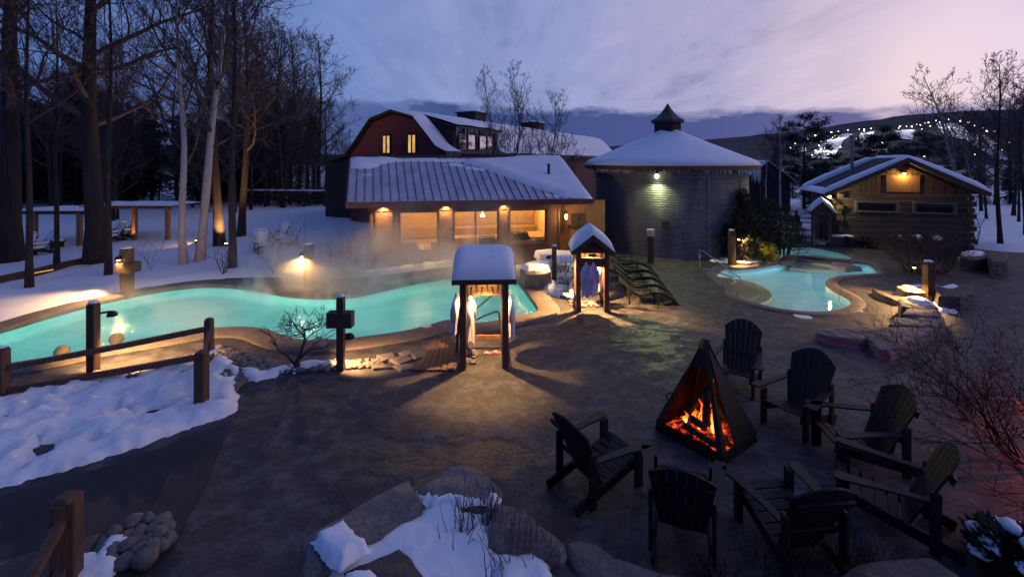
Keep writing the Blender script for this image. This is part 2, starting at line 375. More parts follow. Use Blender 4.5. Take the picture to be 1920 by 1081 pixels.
def glass_mat():
    t = NT('window glass'); fr = t.n('ShaderNodeFresnel'); fr.inputs[0].default_value = 1.5
    a = t.n('ShaderNodeBsdfTransparent'); a.inputs[0].default_value = (0.92, 0.93, 0.92, 1); b = t.n('ShaderNodeBsdfGlossy'); b.inputs['Roughness'].default_value = 0.02
    mx = t.n('ShaderNodeMixShader'); t.l(fr.outputs[0], mx.inputs[0]); t.l(a.outputs[0], mx.inputs[1]); t.l(b.outputs[0], mx.inputs[2]); t.l(mx.outputs[0], t.out.inputs[0]); return t.m
M['glass'] = glass_mat()
def dark_glass():
    t = NT('dark window pane'); t.bsdf((0.012, 0.012, 0.016), 0.03, 0, t.bump(t.noise(1.5, 2), 0.02, 0.02)); return t.m
M['pane'] = dark_glass()
def mirror_pane():
    t = NT('sky reflecting pane'); t.bsdf((0.55, 0.50, 0.52), 0.04, 0.92, t.bump(t.noise(0.8, 2), 0.03, 0.02)); return t.m
M['mirror'] = mirror_pane()
M['bulb'] = emit('warm bulb', (1.0, 0.66, 0.28), 14)
M['bulb_g'] = emit('greenish bulb', (1.0, 0.98, 0.50), 16)
def lit_window():
    t = NT('lit window'); f = t.noise(2.2, 4, 0.6, (3, 3, 0.7)); e = t.n('ShaderNodeEmission'); t.l(t.ramp(f, [(0.3, (0.55, 0.26, 0.06)), (0.55, (1.0, 0.60, 0.20)), (0.75, (1.0, 0.78, 0.40))]), e.inputs[0]); e.inputs[1].default_value = 0.8
    t.l(e.outputs[0], t.out.inputs[0]); return t.m
M['lit_win'] = lit_window()
M['pool_lamp'] = emit('underwater lens', (0.85, 1.0, 0.96), 10)
M['flood'] = emit('floodlight lens', (1.0, 0.84, 0.50), 9)
def foliage(name, a, b):
    t = NT(name); t.bsdf(t.mix(t.noise(2.5, 3), a, b), 0.75, 0); return t.m
M['needle'] = foliage('dark needles', (0.008, 0.011, 0.008), (0.022, 0.028, 0.018))
M['cedar'] = foliage('cedar sprays', (0.010, 0.014, 0.009), (0.030, 0.036, 0.020))
M['yellow_leaf'] = foliage('yellow green cedar sprays', (0.20, 0.20, 0.03), (0.34, 0.30, 0.06))
WARM = (1.0, 0.56, 0.20)
def lamp(name, loc, power, col=WARM, radius=0.05, parent=None, spot=None, aim=(0, 0, -1), blend=0.5):
    d = bpy.data.lights.new(name, 'SPOT' if spot else 'POINT'); d.energy = power; d.color = col; d.shadow_soft_size = radius
    if spot: d.spot_size = R(spot); d.spot_blend = blend
    o = bpy.data.objects.new(name, d); COL.objects.link(o); o.location = loc
    if parent is not None: o.parent = parent; CH.setdefault(parent.name, []).append(o)
    if spot: o.rotation_euler = Vector(aim).to_track_quat('-Z', 'Y').to_euler()
    return o

# ------------------------------------------------------------------ polygon tools
def inside(p, poly):
    x, y = p[0], p[1]; c = False; n = len(poly); j = n-1
    for i in range(n):
        xi, yi = poly[i][0], poly[i][1]; xj, yj = poly[j][0], poly[j][1]
        if (yi > y) != (yj > y) and x < (xj-xi)*(y-yi)/(yj-yi)+xi: c = not c
        j = i
    return c
def edge_dist(p, poly):
    b = 1e9; px, py = p[0], p[1]; n = len(poly)
    for i in range(n):
        ax, ay = poly[i][0], poly[i][1]; bx_, by_ = poly[(i+1) % n][0], poly[(i+1) % n][1]
        dx_, dy_ = bx_-ax, by_-ay; L = dx_*dx_+dy_*dy_ or 1e-9
        t = max(0, min(1, ((px-ax)*dx_+(py-ay)*dy_)/L)); b = min(b, (px-ax-t*dx_)**2+(py-ay-t*dy_)**2)
    return math.sqrt(b)
def crom(pts, k=5, closed=True):
    out = []; n = len(pts); pts = [Vector((p[0], p[1], 0)) for p in pts]
    for i in range(n if closed else n-1):
        g = (lambda j: pts[j % n]) if closed else (lambda j: pts[max(0, min(n-1, j))])
        p0, p1, p2, p3 = g(i-1), g(i), g(i+1), g(i+2)
        for q in range(k):
            t = q/k; out.append(0.5*((2*p1)+(p2-p0)*t+(2*p0-5*p1+4*p2-p3)*t*t+(3*p1-p0-3*p2+p3)*t**3))
    if not closed: out.append(pts[-1])
    return [(p.x, p.y) for p in out]
def dens(poly, step, jit=0.0, rnd=random.Random(3)):
    out = []; n = len(poly)
    for i in range(n):
        a, b = Vector(poly[i][:2]), Vector(poly[(i+1) % n][:2]); m = max(1, int((b-a).length/step))
        for k in range(m):
            p = a+(b-a)*k/m; out.append((p.x+rnd.uniform(-jit, jit), p.y+rnd.uniform(-jit, jit)))
    return out
def cdt_mesh(outer, holes=(), inner=(), zf=lambda x, y: 0.0):
    vs_ = []; es = []
    for ring in [outer]+list(holes):
        b = len(vs_); vs_ += [Vector(p[:2]) for p in ring]; es += [(b+i, b+(i+1) % len(ring)) for i in range(len(ring))]
    vs_ += [Vector(p[:2]) for p in inner]
    ov, _, of, _, _, _ = delaunay_2d_cdt(vs_, es, [], 0, 1e-5)
    mb = MB(); keep = []
    for f in of:
        c = (ov[f[0]]+ov[f[1]]+ov[f[2]])/3
        if inside(c, outer) and not any(inside(c, h) for h in holes): keep.append(tuple(f))
    mb._add([(v.x, v.y, zf(v.x, v.y)) for v in ov], keep); return mb
def fbm(x, y, z=0.0, o=4):
    return mnoise.fractal(Vector((x, y, z)), 1.0, 2.0, o)
def offset(poly, d):
    n = len(poly); a = sum(poly[i][0]*poly[(i+1) % n][1]-poly[(i+1) % n][0]*poly[i][1] for i in range(n)); sg = 1 if a > 0 else -1
    out = []
    for i in range(n):
        t = (Vector(poly[(i+1) % n][:2])-Vector(poly[i-1][:2]))
        if t.length < 1e-9: t = Vector((1, 0))
        t.normalize(); out.append((poly[i][0]+t.y*sg*d, poly[i][1]-t.x*sg*d))
    return out
# ------------------------------------------------------------------ pools: outlines surveyed at the rim (z=0)
WLH, WLR = -0.16, -0.24
def outline(seq): return [P(x, y, z) for x, y, z in seq]
hot = outline([(-160, 712, 0), (-60, 697, 0), (20, 683, 0), (115, 668, 0), (170, 656, 0), (230, 645, 0), (320, 631, 0), (400, 617.5, 0), (465, 615, 0),
    (505, 621, 0), (532, 631, 0), (562, 638, 0), (605, 640, 0), (660, 636, 0), (700, 631, 0), (760, 622, 0), (805, 611, 0), (840, 602, 0),
    (880, 608, 0), (925, 604, 0), (965, 593, 0), (1008, 585, 0), (990, 561, WLH), (962, 529, WLH), (915, 522, WLH), (860, 523, WLH), (800, 532, WLH), (735, 545, WLH),
    (670, 560, WLH), (610, 564, WLH), (540, 560, WLH), (480, 549, WLH), (430, 543, WLH), (380, 542, WLH), (320, 548, WLH), (250, 560, WLH), (180, 576, WLH),
    (100, 598, WLH), (30, 620, WLH), (-60, 646, WLH), (-190, 680, WLH)])
hot = crom(hot, 4)
cold = outline([(1342, 514, 0), (1352, 523, 0), (1365, 533, 0), (1378, 541, 0), (1380, 549, 0), (1382, 556, 0), (1398, 564, 0), (1420, 570, 0), (1450, 577.5, 0), (1483, 582.5, 0),
    (1517, 585.5, 0), (1550, 585, 0), (1577, 580.5, 0), (1592, 574, 0), (1597, 565, 0), (1588, 555, 0), (1565, 543, 0), (1550, 533, 0), (1549, 528, 0), (1562, 520.5, 0),
    (1590, 516.5, 0), (1625, 514.5, 0), (1646, 511, 0), (1632, 504, WLR), (1600, 499, WLR), (1562, 496, WLR), (1525, 492, WLR), (1490, 490, WLR), (1475, 497, WLR), (1450, 503, WLR), (1417, 509, WLR), (1383, 512, WLR), (1360, 511, WLR)])
cold = crom(cold, 4)
wad = outline([(1446, 480, 0), (1466, 484, 0), (1490, 486, 0), (1525, 488, 0), (1558, 492, 0), (1578, 494, 0), (1597, 490, 0), (1590, 484, WLR), (1555, 475, WLR), (1520, 469, WLR), (1487, 469, WLR), (1458, 472, WLR)])
wad = crom(wad, 4)
POOLS = [hot, cold, wad]

def struct(name, mb, mat, parent=None, **k):
    return tag(mb.build(name, mat, parent, **k), kind='structure')

# ground sheet out to the horizon, with the pools cut out of it
far = [(-2600, -40), (2600, -40), (2600, 3500), (-2600, 3500)]
struct('ground', cdt_mesh(far, [offset(p, 0.05) for p in POOLS], zf=lambda x, y: -0.03), M['ground'])
pat = [(-34, -8), (60, -8), (60, 22.0), (29, 24.0), (27, 26.5), (19, 27.2), (17.6, 33), (16.5, 60), (14.8, 60), (14.6, 33), (13, 32.5), (3.2, 27), (3.2, 21.5), (2.2, 20.5), (-8, 20.6), (-14, 21), (-26, 17), (-34, 12)]
struct('patio', cdt_mesh(dens(pat, 2.0), POOLS, zf=lambda x, y: 0.0), M['patio'])

def pool(poly, wl_, depth, plaster_m, water_m, coping_w, lip, wave, name, step=0.45):
    b = MB(); b.smooth = True; n = len(poly); inn = offset(poly, -0.22)
    prof = [(poly, -0.09), (poly, -depth+0.25), (offset(poly, -0.06), -depth+0.08), (inn, -depth)]
    rows = [[(p[0], p[1], z) for p in ring]+[(ring[0][0], ring[0][1], z)] for ring, z in prof]
    b.grid(rows)
    fl = cdt_mesh(inn, zf=lambda x, y: -depth); b._add(fl.v, fl.f)
    me = b.build(name+'_basin', plaster_m, fix=False); tag(me, kind='structure')
    for f in me.data.polygons: pass
    xs = [p[0] for p in poly]; ys = [p[1] for p in poly]; pts = []
    x = min(xs)
    while x < max(xs):
        y = min(ys)
        while y < max(ys):
            q = (x+random.uniform(-.1, .1)*step, y+random.uniform(-.1, .1)*step)
            if inside(q, poly) and edge_dist(q, poly) > step*0.5: pts.append(q)
            y += step
        x += step
    w = cdt_mesh(offset(poly, -0.002), inner=pts, zf=lambda x, y: wl_+wave*fbm(x*1.1, y*1.5, 2.2, 3))
    w.sm = [True]*len(w.f)
    ob = w.build(name+'_water', water_m, fix=False); tag(ob, kind='structure')
    # make sure the water faces up
    if ob.data.polygons[0].normal.z < 0:
        ob.data.flip_normals()
    out = offset(poly, coping_w)
    c = MB(); c.smooth = True
    rg = [(offset(poly, 0.004), -0.12), (offset(poly, -0.012), -0.07), (offset(poly, -0.012), lip-0.02), (offset(poly, 0.03), lip), (offset(poly, coping_w*0.5), lip+0.012), (offset(poly, coping_w-0.05), lip-0.006), (out, lip-0.05), (out, -0.05)]
    c.grid([[(p[0], p[1], z) for p in ring]+[(ring[0][0], ring[0][1], z)] for ring, z in rg])
    tag(c.build(name+'_coping', M['coping'], fix=False), kind='structure')
    return me
random.seed(5)
hb = pool(hot, WLH, 1.15, M['plaster_teal'], M['water_hot'], 0.75, 0.06, 0.018, 'hot_pool', 0.4)
cb = pool(cold, WLR, 1.15, M['plaster_pale'], M['water_calm'], 0.40, 0.05, 0.003, 'cold_pool', 0.5)
wb = pool(wad, WLR, 0.8, M['plaster_pale'], M['water_calm'], 0.14, 0.02, 0.003, 'wading_pool', 0.5)

def under_lamp(basin, px, py, zl, power, col=(0.80, 1.0, 0.95), r=0.09):
    q = P(px, py, WLH)
    lamp('underwater lamp', (q.x, q.y, zl), power, col, 0.0)
for px, py, pw in ((228, 604, 60), (468, 588, 75), (596, 606, 70), (720, 590, 40), (862, 535, 45), (330, 575, 22), (60, 650, 35), (940, 570, 35), (800, 575, 25), (130, 628, 22), (640, 580, 22)):
    under_lamp(hb, px, py, -0.72, pw*1.5)
for px, py, pw in ((225, 608, 22), (250, 600, 16), (466, 587, 34), (490, 583, 20), (595, 600, 30), (575, 612, 16), (865, 531, 30), (700, 598, 14), (772, 600, 10)):
    q = P(px, py, WLH); q += Vector((q.x, q.y, 0)).normalized()*0.85; lamp('floor jet lamp', (q.x, q.y, -0.92), pw*2.4, (0.92, 1.0, 0.96), 0.0)
for px, py, pw, c in ((1563, 511, 34, (0.55, 0.88, 1.0)), (1575, 566, 26, (0.70, 1.0, 0.88)), (1440, 548, 34, (0.85, 1.0, 0.86)), (1440, 518, 16, (0.35, 0.70, 1.0)), (1510, 560, 22, (0.8, 1.0, 0.95)), (1500, 515, 14, (0.35, 0.70, 1.0))):
    under_lamp(cb, px, py, -0.70, pw*3.2, c)
for px, py, pw in ((1475, 479, 18), (1550, 484, 26)):
    under_lamp(wb, px, py, -0.55, pw*1.5)
# entry steps under the clear water by the rails
st = MB()
for k, seq in enumerate((((1348, 517), (1376, 519), (1402, 528), (1424, 541), (1420, 550), (1398, 558), (1384, 553), (1380, 543)), ((1350, 518), (1380, 517), (1420, 526), (1446, 543), (1438, 556), (1405, 563), (1386, 555)))):
    st.prism(crom([P(x, y, -0.2) for x, y in seq], 4), -1.13, -0.40-0.26*k)
struct('pool_steps', st, M['plaster_lamplit'])

path = [tuple(P(x, y)[:2]) for x, y in ((438, 784), (400, 800), (330, 830), (180, 880), (0, 930), (-260, 1020), (-300, 1300), (200, 1300), (300, 1081), (345, 985), (398, 880))]
struct('path', cdt_mesh(dens(path, 0.5), zf=lambda x, y: 0.005), M['path'])

def joint(px, w_=0.022):
    q = [Vector((p[0], p[1], 0.006)) for p in crom([P(x, y) for x, y in px], 8, False)]; c = MB(); rows = []
    for i, p in enumerate(q):
        d = (q[min(i+1, len(q)-1)]-q[max(i-1, 0)]).normalized(); n = Vector((-d.y, d.x, 0))*w_*0.5; rows.append([p-n, p+n])
    return struct('deck_joint', c.grid(rows), M['joint'], fix=False)
joint([(1420, 648), (1480, 650), (1540, 657), (1600, 672), (1650, 692), (1700, 720)]); joint([(560, 705), (640, 760), (760, 830), (860, 868)]); joint([(1010, 640), (1120, 690), (1200, 730), (1270, 755)])

# ------------------------------------------------------------------ snow fields
def snow_field(name, poly, h, edge, step, seed, lump=0.06, lscale=1.1, holes_thr=None, base=-0.02, ramp=None, jit=0.05, mat=None, avoid=()):
    rnd = random.Random(seed); ring = dens(poly, step*0.6, jit, rnd); xs = [p[0] for p in poly]; ys = [p[1] for p in poly]; pts = []
    x = min(xs)
    while x < max(xs):
        y = min(ys)
        while y < max(ys):
            q = (x+rnd.uniform(-.3, .3)*step, y+rnd.uniform(-.3, .3)*step)
            if inside(q, ring) and edge_dist(q, ring) > step*0.35: pts.append(q)
            y += step
        x += step
    def zf(x, y):
        d = edge_dist((x, y), ring)
        if d < 1e-4: return base
        t = min(1, d/edge); t = math.sqrt(1-(1-t)**2)
        z = max(0.0, base)+h*t + lump*t*(fbm(x*lscale, y*lscale, seed, 3)+0.35*fbm(x*lscale*3.1, y*lscale*3.1, seed+4, 3))
        if ramp: z += ramp(x, y)*t
        if holes_thr is not None:
            k = fbm(x*1.9, y*1.9, seed+9.5, 4)
            if k > holes_thr: z -= (k-holes_thr)*1.2
        return z
    m = cdt_mesh(ring, avoid, pts, zf); m.sm = [True]*len(m.f)
    return struct(name, m, mat or M['snow'], fix=True)
# the bank below the rail fence, bottom left
bank = [P(x, y) for x, y in ((-260, 815), (-120, 775), (-10, 752), (80, 735), (170, 712), (270, 693), (340, 681), (385, 676), (420, 672), (440, 682), (452, 700), (444, 722), (450, 745), (444, 773), (395, 792), (330, 812), (262, 838), (190, 862), (110, 886), (40, 905), (-10, 918), (-150, 965), (-330, 1010))]
snow_field('snow_bank', bank, 0.15, 0.22, 0.10, 11, 0.13, 1.9, 0.40, jit=0.04)
pb = [P(x, y) for x, y in ((446, 690), (455, 715), (480, 716), (520, 707), (560, 698), (600, 690), (660, 687), (655, 679), (600, 681), (560, 684), (548, 676), (540, 690), (500, 700), (470, 695))]
snow_field('snow_strip', pb, 0.13, 0.12, 0.08, 17, 0.08, 2.2, 0.30, jit=0.04)
# the big field behind the hot pool
hp = crom([P(x, y, z) for x, y, z in ((-190, 640, 0), (-60, 622, 0), (30, 598, 0), (110, 577, 0), (190, 561, 0), (260, 547, 0), (330, 534, 0), (400, 526, 0), (440, 521, 0), (520, 520, 0), (560, 526, 0), (620, 524, 0), (690, 516, 0))], 3, False)
field = [(p[0], p[1]) for p in hp] + [(-6.6, 20.8), (-6.7, 22), (-8.2, 30), (-9, 36), (-11, 41), (-22, 48), (-50, 60), (-75, 60), (-75, 22), (-24, 12.8)]
def rise(x, y):
    s = max(0, min(1, (y-19)/16)); return 0.55*s*s + (0.5*max(0, min(1, (x+20)/9))*max(0, min(1, (y-24)/14)))
FIELD = lambda x, y: 0.22 + rise(x, y)
snow_field('snow_field', field, 0.22, 0.7, 0.62, 23, 0.07, 0.7, None, ramp=rise, jit=0.10)
# snow beyond the cabin, and the small banks by the right-hand pool
snow_field('snow_slope', [(26.2, 25.6), (29.5, 24.6), (60, 23.5), (90, 30), (90, 75), (30, 75), (27.5, 30)], 0.25, 1.0, 1.2, 31, 0.10, 0.4, None)
b2 = [P(x, y) for x, y in ((1322, 489), (1360, 494), (1400, 494), (1440, 490), (1470, 485), (1462, 480), (1440, 477), (1400, 481), (1360, 482))]
snow_field('snow_patch', b2, 0.10, 0.3, 0.16, 37, 0.05, 1.5, 0.30)
b3 = [P(x, y) for x, y in ((1800, 496), (1840, 497), (1878, 493), (1860, 484), (1820, 482), (1796, 484))]
snow_field('snow_patch', b3, 0.12, 0.3, 0.2, 41, 0.05, 1.5, None)
b4 = [P(x, y) for x, y in ((1020, 548), (1050, 560), (1075, 566), (1082, 545), (1080, 500), (1110, 478), (1060, 478), (1030, 492), (1008, 512))]
snow_field('snow_patch', b4, 0.16, 0.3, 0.14, 43, 0.10, 1.3, 0.20)
b5 = [P(x, y) for x, y in ((1745, 586), (1790, 588), (1806, 580), (1785, 566), (1748, 566))]
snow_field('snow_patch', b5, 0.14, 0.25, 0.12, 47, 0.05, 1.8, 0.3)
b6 = [P(x, y) for x, y in ((1570, 459), (1548, 459), (1530, 457), (1545, 453), (1580, 452))]
snow_field('snow_patch', b6, 0.06, 0.2, 0.2, 53, 0.03, 1.8, None)

# distant escarpment with floodlit ski runs
RIDGE = [(-900, 292), (300, 288), (760, 288), (900, 286), (1110, 276), (1150, 272), (1310, 262), (1400, 254), (1500, 244), (1600, 228), (1660, 220), (1700, 214), (1800, 207), (1920, 203), (2050, 208), (2200, 235), (2500, 262), (3200, 270)]
def ridge_y(px):
    for (a, ya), (b, yb) in zip(RIDGE, RIDGE[1:]):
        if a <= px <= b: return ya+(yb-ya)*(px-a)/(b-a)
    return 290
def hill_pt(px, s, lift=0.0):
    zr = (HY-ridge_y(px))*1000/F+5; Y = 550+450*s
    return Vector(((px-CX)/F*Y, Y, zr*s-2+lift+2.2*fbm(px*0.03, s*8, 1.0, 4)*min(1, s*4)))
def hill_px(px, py, lift=0.8):
    zr = (HY-ridge_y(px))*1000/F+5; k = HY-py
    return hill_pt(px, max(0, min(1, (k*550/F+7)/(zr-k*450/F))), lift)
hm = MB(); hm.smooth = True
hm.grid([[hill_pt(px, s/26) for px in range(-900, 3201, 25)] for s in range(27)])
hm.grid([[hill_pt(px, 1.0)+Vector((0, d, -z)) for px in range(-900, 3201, 50)] for d, z in ((0, 0), (300, 60), (700, 160))])
hmat = pm('bare wooded hillside', (0.014, 0.016, 0.022), (0.040, 0.044, 0.055), 0.02, 0.95, 1.0, 0.12, bd=6.0)
struct('hillside', hm, hmat, fix=False)
runs = [[(1588, 252), (1562, 257), (1537, 275), (1520, 299), (1560, 300), (1572, 282), (1583, 264), (1600, 254)],
        [(1612, 254), (1640, 247), (1638, 254), (1628, 263), (1610, 270)], [(1678, 248), (1716, 244), (1710, 262), (1688, 263)],
        [(1755, 234), (1792, 232), (1850, 262), (1893, 302), (1868, 300), (1815, 268), (1768, 252)], [(1636, 281), (1666, 279), (1662, 288), (1640, 289)],
        [(1486, 274), (1510, 271), (1512, 285), (1488, 290)], [(1800, 248), (1840, 250), (1872, 272), (1850, 270)]]
rmb = MB(); rmb.smooth = True
def fan(poly, step=6):
    ring = dens([Vector(p) for p in poly], 4); xs = [p[0] for p in poly]; ys = [p[1] for p in poly]
    pts = [(x, y) for x in range(int(min(xs)), int(max(xs)), step) for y in range(int(min(ys)), int(max(ys)), step) if inside((x, y), ring) and edge_dist((x, y), ring) > 1.5]
    m = cdt_mesh(ring, (), pts); return [hill_px(v[0], v[1], 1.5) for v in m.v], m.f
for r_ in runs:
    v, f = fan(r_); rmb._add(v, f)
struct('ski_run', rmb, M['snow'], fix=False)
fl = [(1500, 279), (1488, 274), (1512, 265), (1526, 259), (1556, 253), (1562, 257), (1558, 262), (1555, 266), (1549, 268), (1537, 271), (1532, 277), (1534, 280), (1542, 282), (1536, 285), (1525, 288), (1519, 296), (1533, 300),
      (1569, 252), (1587, 249), (1608, 246), (1617, 246), (1617, 250), (1612, 256), (1630, 245), (1572, 280), (1603, 265), (1684, 242), (1696, 241), (1681, 246), (1706, 241), (1715, 237), (1722, 238), (1731, 235), (1737, 234), (1740, 241), (1725, 246),
      (1751, 231), (1758, 234), (1766, 227), (1775, 228), (1764, 237), (1797, 232), (1812, 235), (1823, 240), (1845, 250), (1860, 250), (1873, 256), (1886, 273), (1822, 296), (1650, 273), (1667, 269), (1632, 287), (1640, 279), (1642, 296), (1728, 299), (1490, 290), (1479, 283), (1872, 287), (1838, 245)]
fm = MB(); fm.cur = 0; fm.tube([(0, 0, -9), (0, 0, -0.5)], 0.18, 5); fm.cur = 1; fm.blob((0, 0, 0), 1.25, 1, 0.0, 8, 6)
fme = fm.mesh('floodlight', [M['iron'], M['flood']]); rnd = random.Random(4)
for i, (x, y) in enumerate(fl):
    o = link('floodlight', fme); q = hill_px(x, y, 0); o.location = q+Vector((0, -4, 4)); s = rnd.choice((0.45, 0.55, 0.7, 0.9)); o.scale = (s, s, s)
    tag(o, 'bright floodlight on a mast beside the ski runs of the far hill', 'floodlight', 'floodlights along the ski runs')
for x, y, pw in ((1560, 262, 90000), (1545, 285, 90000), (1625, 251, 60000), (1698, 245, 60000), (1770, 240, 90000), (1830, 262, 90000)):
    q = hill_px(x, y, 14); lamp('ski run glow', q+Vector((0, -8, 6)), pw*0.32, (1.0, 0.95, 0.86), 1.5)
# ------------------------------------------------------------------ snow lying on a gable roof
def gable_snow(mb, L, hw, rise, thick, z0, cx=0.0, cy=0.0, along='x', seed=0, nu=18, nv=22, lump=0.02, soft=0.03):
    """closed rounded slab over a gable roof: ridge along X (or Y), half width hw, ridge height rise above the eaves z0"""
    top, bot = [], []
    for i in range(nu+1):
        u = -1+2*i/nu; rt, rb = [], []
        for j in range(nv+1):
            v = -1+2*j/nv
            zr = z0+rise*(1-abs(v)); zs = z0+rise*(1-math.sqrt(v*v+soft)+math.sqrt(soft)*0.35)
            k = (max(0, 1-abs(u)**6)**0.5)*(max(0, 1-abs(v)**6)**0.5)
            x, y = u*L/2, v*hw
            n_ = lump*fbm(x*1.7+seed, y*1.7, seed, 3)*k
            zt = zr+0.012+max(0, (max(zs, zr-rise*0.04)-zr)*k+thick*k+n_)
            p = (x, y) if along == 'x' else (-y, x)
            rt.append((cx+p[0], cy+p[1], zt)); rb.append((cx+p[0], cy+p[1], zr+0.004))
        top.append(rt); bot.append(rb)
    s = mb.smooth; mb.smooth = True; mb.grid(top); mb.grid([r[::-1] for r in bot])
    mb.grid([bot[0], top[0]]); mb.grid([top[-1], bot[-1]]); mb.grid([[r[0] for r in top], [r[0] for r in bot]]); mb.grid([[r[-1] for r in bot], [r[-1] for r in top]])
    mb.smooth = s; return mb
def icicles(mb, a, b, n, lmin, lmax, seed):
    rnd = random.Random(seed); a, b = Vector(a), Vector(b)
    for i in range(n):
        p = a+(b-a)*rnd.random(); l = rnd.uniform(lmin, lmax)*rnd.random()+lmin*0.5; r = 0.012+0.02*rnd.random()
        mb.tube([p, p-Vector((0, 0, l*0.6)), p-Vector((0, 0, l))], [r, r*0.6, 0.002], 5)

# ------------------------------------------------------------------ barn (far behind): local x across the gable, y along the ridge
barn = empty('gambrel_barn', (-7.74, 30.0, 0), math.atan2(-0.47, 0.88))
tag(barn, 'dark red gambrel barn with snowy roof, two cupolas and a long dormer behind the bathhouse', 'barn')
BL = 40.0
gp = [(-4.1, 5.45), (-3.3, 6.2), (-1.85, 7.72), (0, 8.2), (1.85, 7.72), (3.7, 5.75), (4.5, 5.45)]
w = MB(); pr = [(-3.9, 0), (-3.9, 5.4), (-1.8, 7.62), (0, 8.08), (1.8, 7.62), (3.75, 5.6), (3.9, 0)]
w.slab([(x, 0, z) for x, z in pr], (0, BL-0.3, 0)); w.build('wall', M['red_board'], barn)
rf = MB(); t_ = 0.14
for (a, b) in zip(gp, gp[1:]):
    rf.slab([(a[0], -0.35, a[1]), (b[0], -0.35, b[1]), (b[0], -0.35, b[1]+t_), (a[0], -0.35, a[1]+t_)], (0, BL+0.5, 0))
rf.build('roof', M['trim'], barn)
sn = MB(); sn.smooth = True
def snow_sheet(prof, y0, y1, ny, thick, seed):
    rows = []
    for i in range(ny+1):
        y = y0+(y1-y0)*i/ny; e = min(1, min(i, ny-i)*0.5+0.0); rows.append([(x, y, z+t_+0.01+thick*e*k+0.03*e*fbm(x*1.5, y*0.6, seed, 3)) for x, z, k in prof])
    sn.grid(rows)
dn = lambda pts: pts
right = [(0.0, 8.2, 0.5), (0.9, 7.97, 1), (1.75, 7.74, 1), (2.0, 7.56, 1), (2.9, 6.63, 1), (3.65, 5.82, 1), (4.2, 5.56, 1), (4.5, 5.45, 0)]
snow_sheet(right, -0.36, 1.25, 8, 0.16, 3)
snow_sheet(right, 7.0, BL+0.1, 60, 0.20, 5)
snow_sheet([(-1.85, 7.72, 0), (-0.9, 7.95, 1), (0, 8.2, 1), (0.3, 8.13, 0)], -0.36, BL+0.1, 50, 0.10, 7)
snow_sheet([(0.0, 8.2, 1), (1.5, 7.95, 1), (3.0, 7.55, 1), (4.05, 7.22, 1), (4.15, 7.2, 0)], 1.15, 7.1, 14, 0.14, 8)
sn.build('roof_snow', M['snow'], barn)
dm = MB(); dm.slab([(0.2, 1.3, 8.1), (3.85, 1.3, 7.16), (3.85, 1.3, 5.5), (2.4, 1.3, 6.9)], (0, 5.6, 0)); dm.build('dormer', M['dark_board'], barn)
dt = MB(); dt.slab([(0.0, 1.15, 8.2), (4.15, 1.15, 7.13), (4.15, 1.15, 7.24), (0, 1.15, 8.32)], (0, 5.9, 0)); dt.build('dormer_roof', M['trim'], barn)
for y0 in (1.75, 4.25):
    f = MB()
    for yy in (y0, y0+1.06, y0+2.12): f.box((3.90, yy, 6.2), (0.12, 0.09, 1.2))
    for z in (5.6, 6.8): f.box((3.895, y0+1.06, z), (0.10, 2.1, 0.09))
    fo = f.build('window', M['trim'], barn)
    g = MB(); g.box((3.875, y0+1.06, 6.2), (0.04, 2.1, 1.15)); g.build('pane', M['mirror'], fo)
for x0 in (-0.6, 1.55):
    f = MB()
    for dxx in (-0.34, 0, 0.34): f.box((x0+dxx, -0.03, 6.1), (0.09, 0.10, 1.25))
    for z in (5.5, 6.7): f.box((x0, -0.025, z), (0.72, 0.08, 0.08))
    fo = f.build('window', M['dark_board'], barn)
    g = MB(); g.box((x0-0.17, -0.012, 6.1), (0.26, 0.03, 1.15)); g.box((x0+0.17, -0.012, 6.1), (0.26, 0.03, 1.15)); g.build('pane', M['lit_win'], fo)
for yy, ww in ((9.3, 1.75), (21.0, 1.9)):
    c = MB(); c.box((0, yy, 8.45), (ww, ww, 0.95)); cu = c.build('cupola', M['dark_board'], barn)
    c = MB(); c.lathe([(ww*0.80, 8.93), (ww*0.80, 9.02), (0.1, 9.25)], 4, (0, yy, 0), square=True); c.build('cap', M['trim'], cu)
    c = MB(); c.smooth = True; c.lathe([(ww*0.78, 9.03), (ww*0.70, 9.12), (0.15, 9.33), (0.01, 9.34)], 4, (0, yy, 0), square=True); c.build('cap_snow', M['snow'], cu)
ic = MB(); icicles(ic, (4.15, 1.2, 7.12), (4.15, 7.0, 7.12), 60, 0.15, 0.75, 3); icicles(ic, (4.5, 7.2, 5.45), (4.5, 38, 5.45), 150, 0.1, 0.6, 4); icicles(ic, (4.5, -0.3, 5.45), (4.5, 1.2, 5.45), 14, 0.1, 0.5, 5); ic.build('icicles', M['ice'], barn)['kind'] = 'stuff'
# lean-to on the near left
lw = MB(); lw.slab([(-3.9, 0.6, 0), (-3.9, 0.6, 5.4), (-7.2, 0.6, 4.55), (-7.2, 0.6, 0)], (0, 12, 0)); lw.build('lean_to', M['dark_board'], barn)
lr = MB(); lr.slab([(-3.5, 0.1, 5.62), (-8.0, 0.1, 4.62), (-8.0, 0.1, 4.76), (-3.5, 0.1, 5.76)], (0, 13, 0)); lr.build('lean_to_roof', M['trim'], barn)
ls = MB(); ls.smooth = True; ls.grid([[(-3.5-4.45*i/8, yy, 5.78-1.0*i/8+(0.07 if 0 < i < 8 else 0)*(1 if 0.1 < yy < 13 else 0.3)) for i in range(9)] for yy in (0.1, 0.4, 4, 9, 13.1)]); ls.build('lean_to_snow', M['snow'], barn)

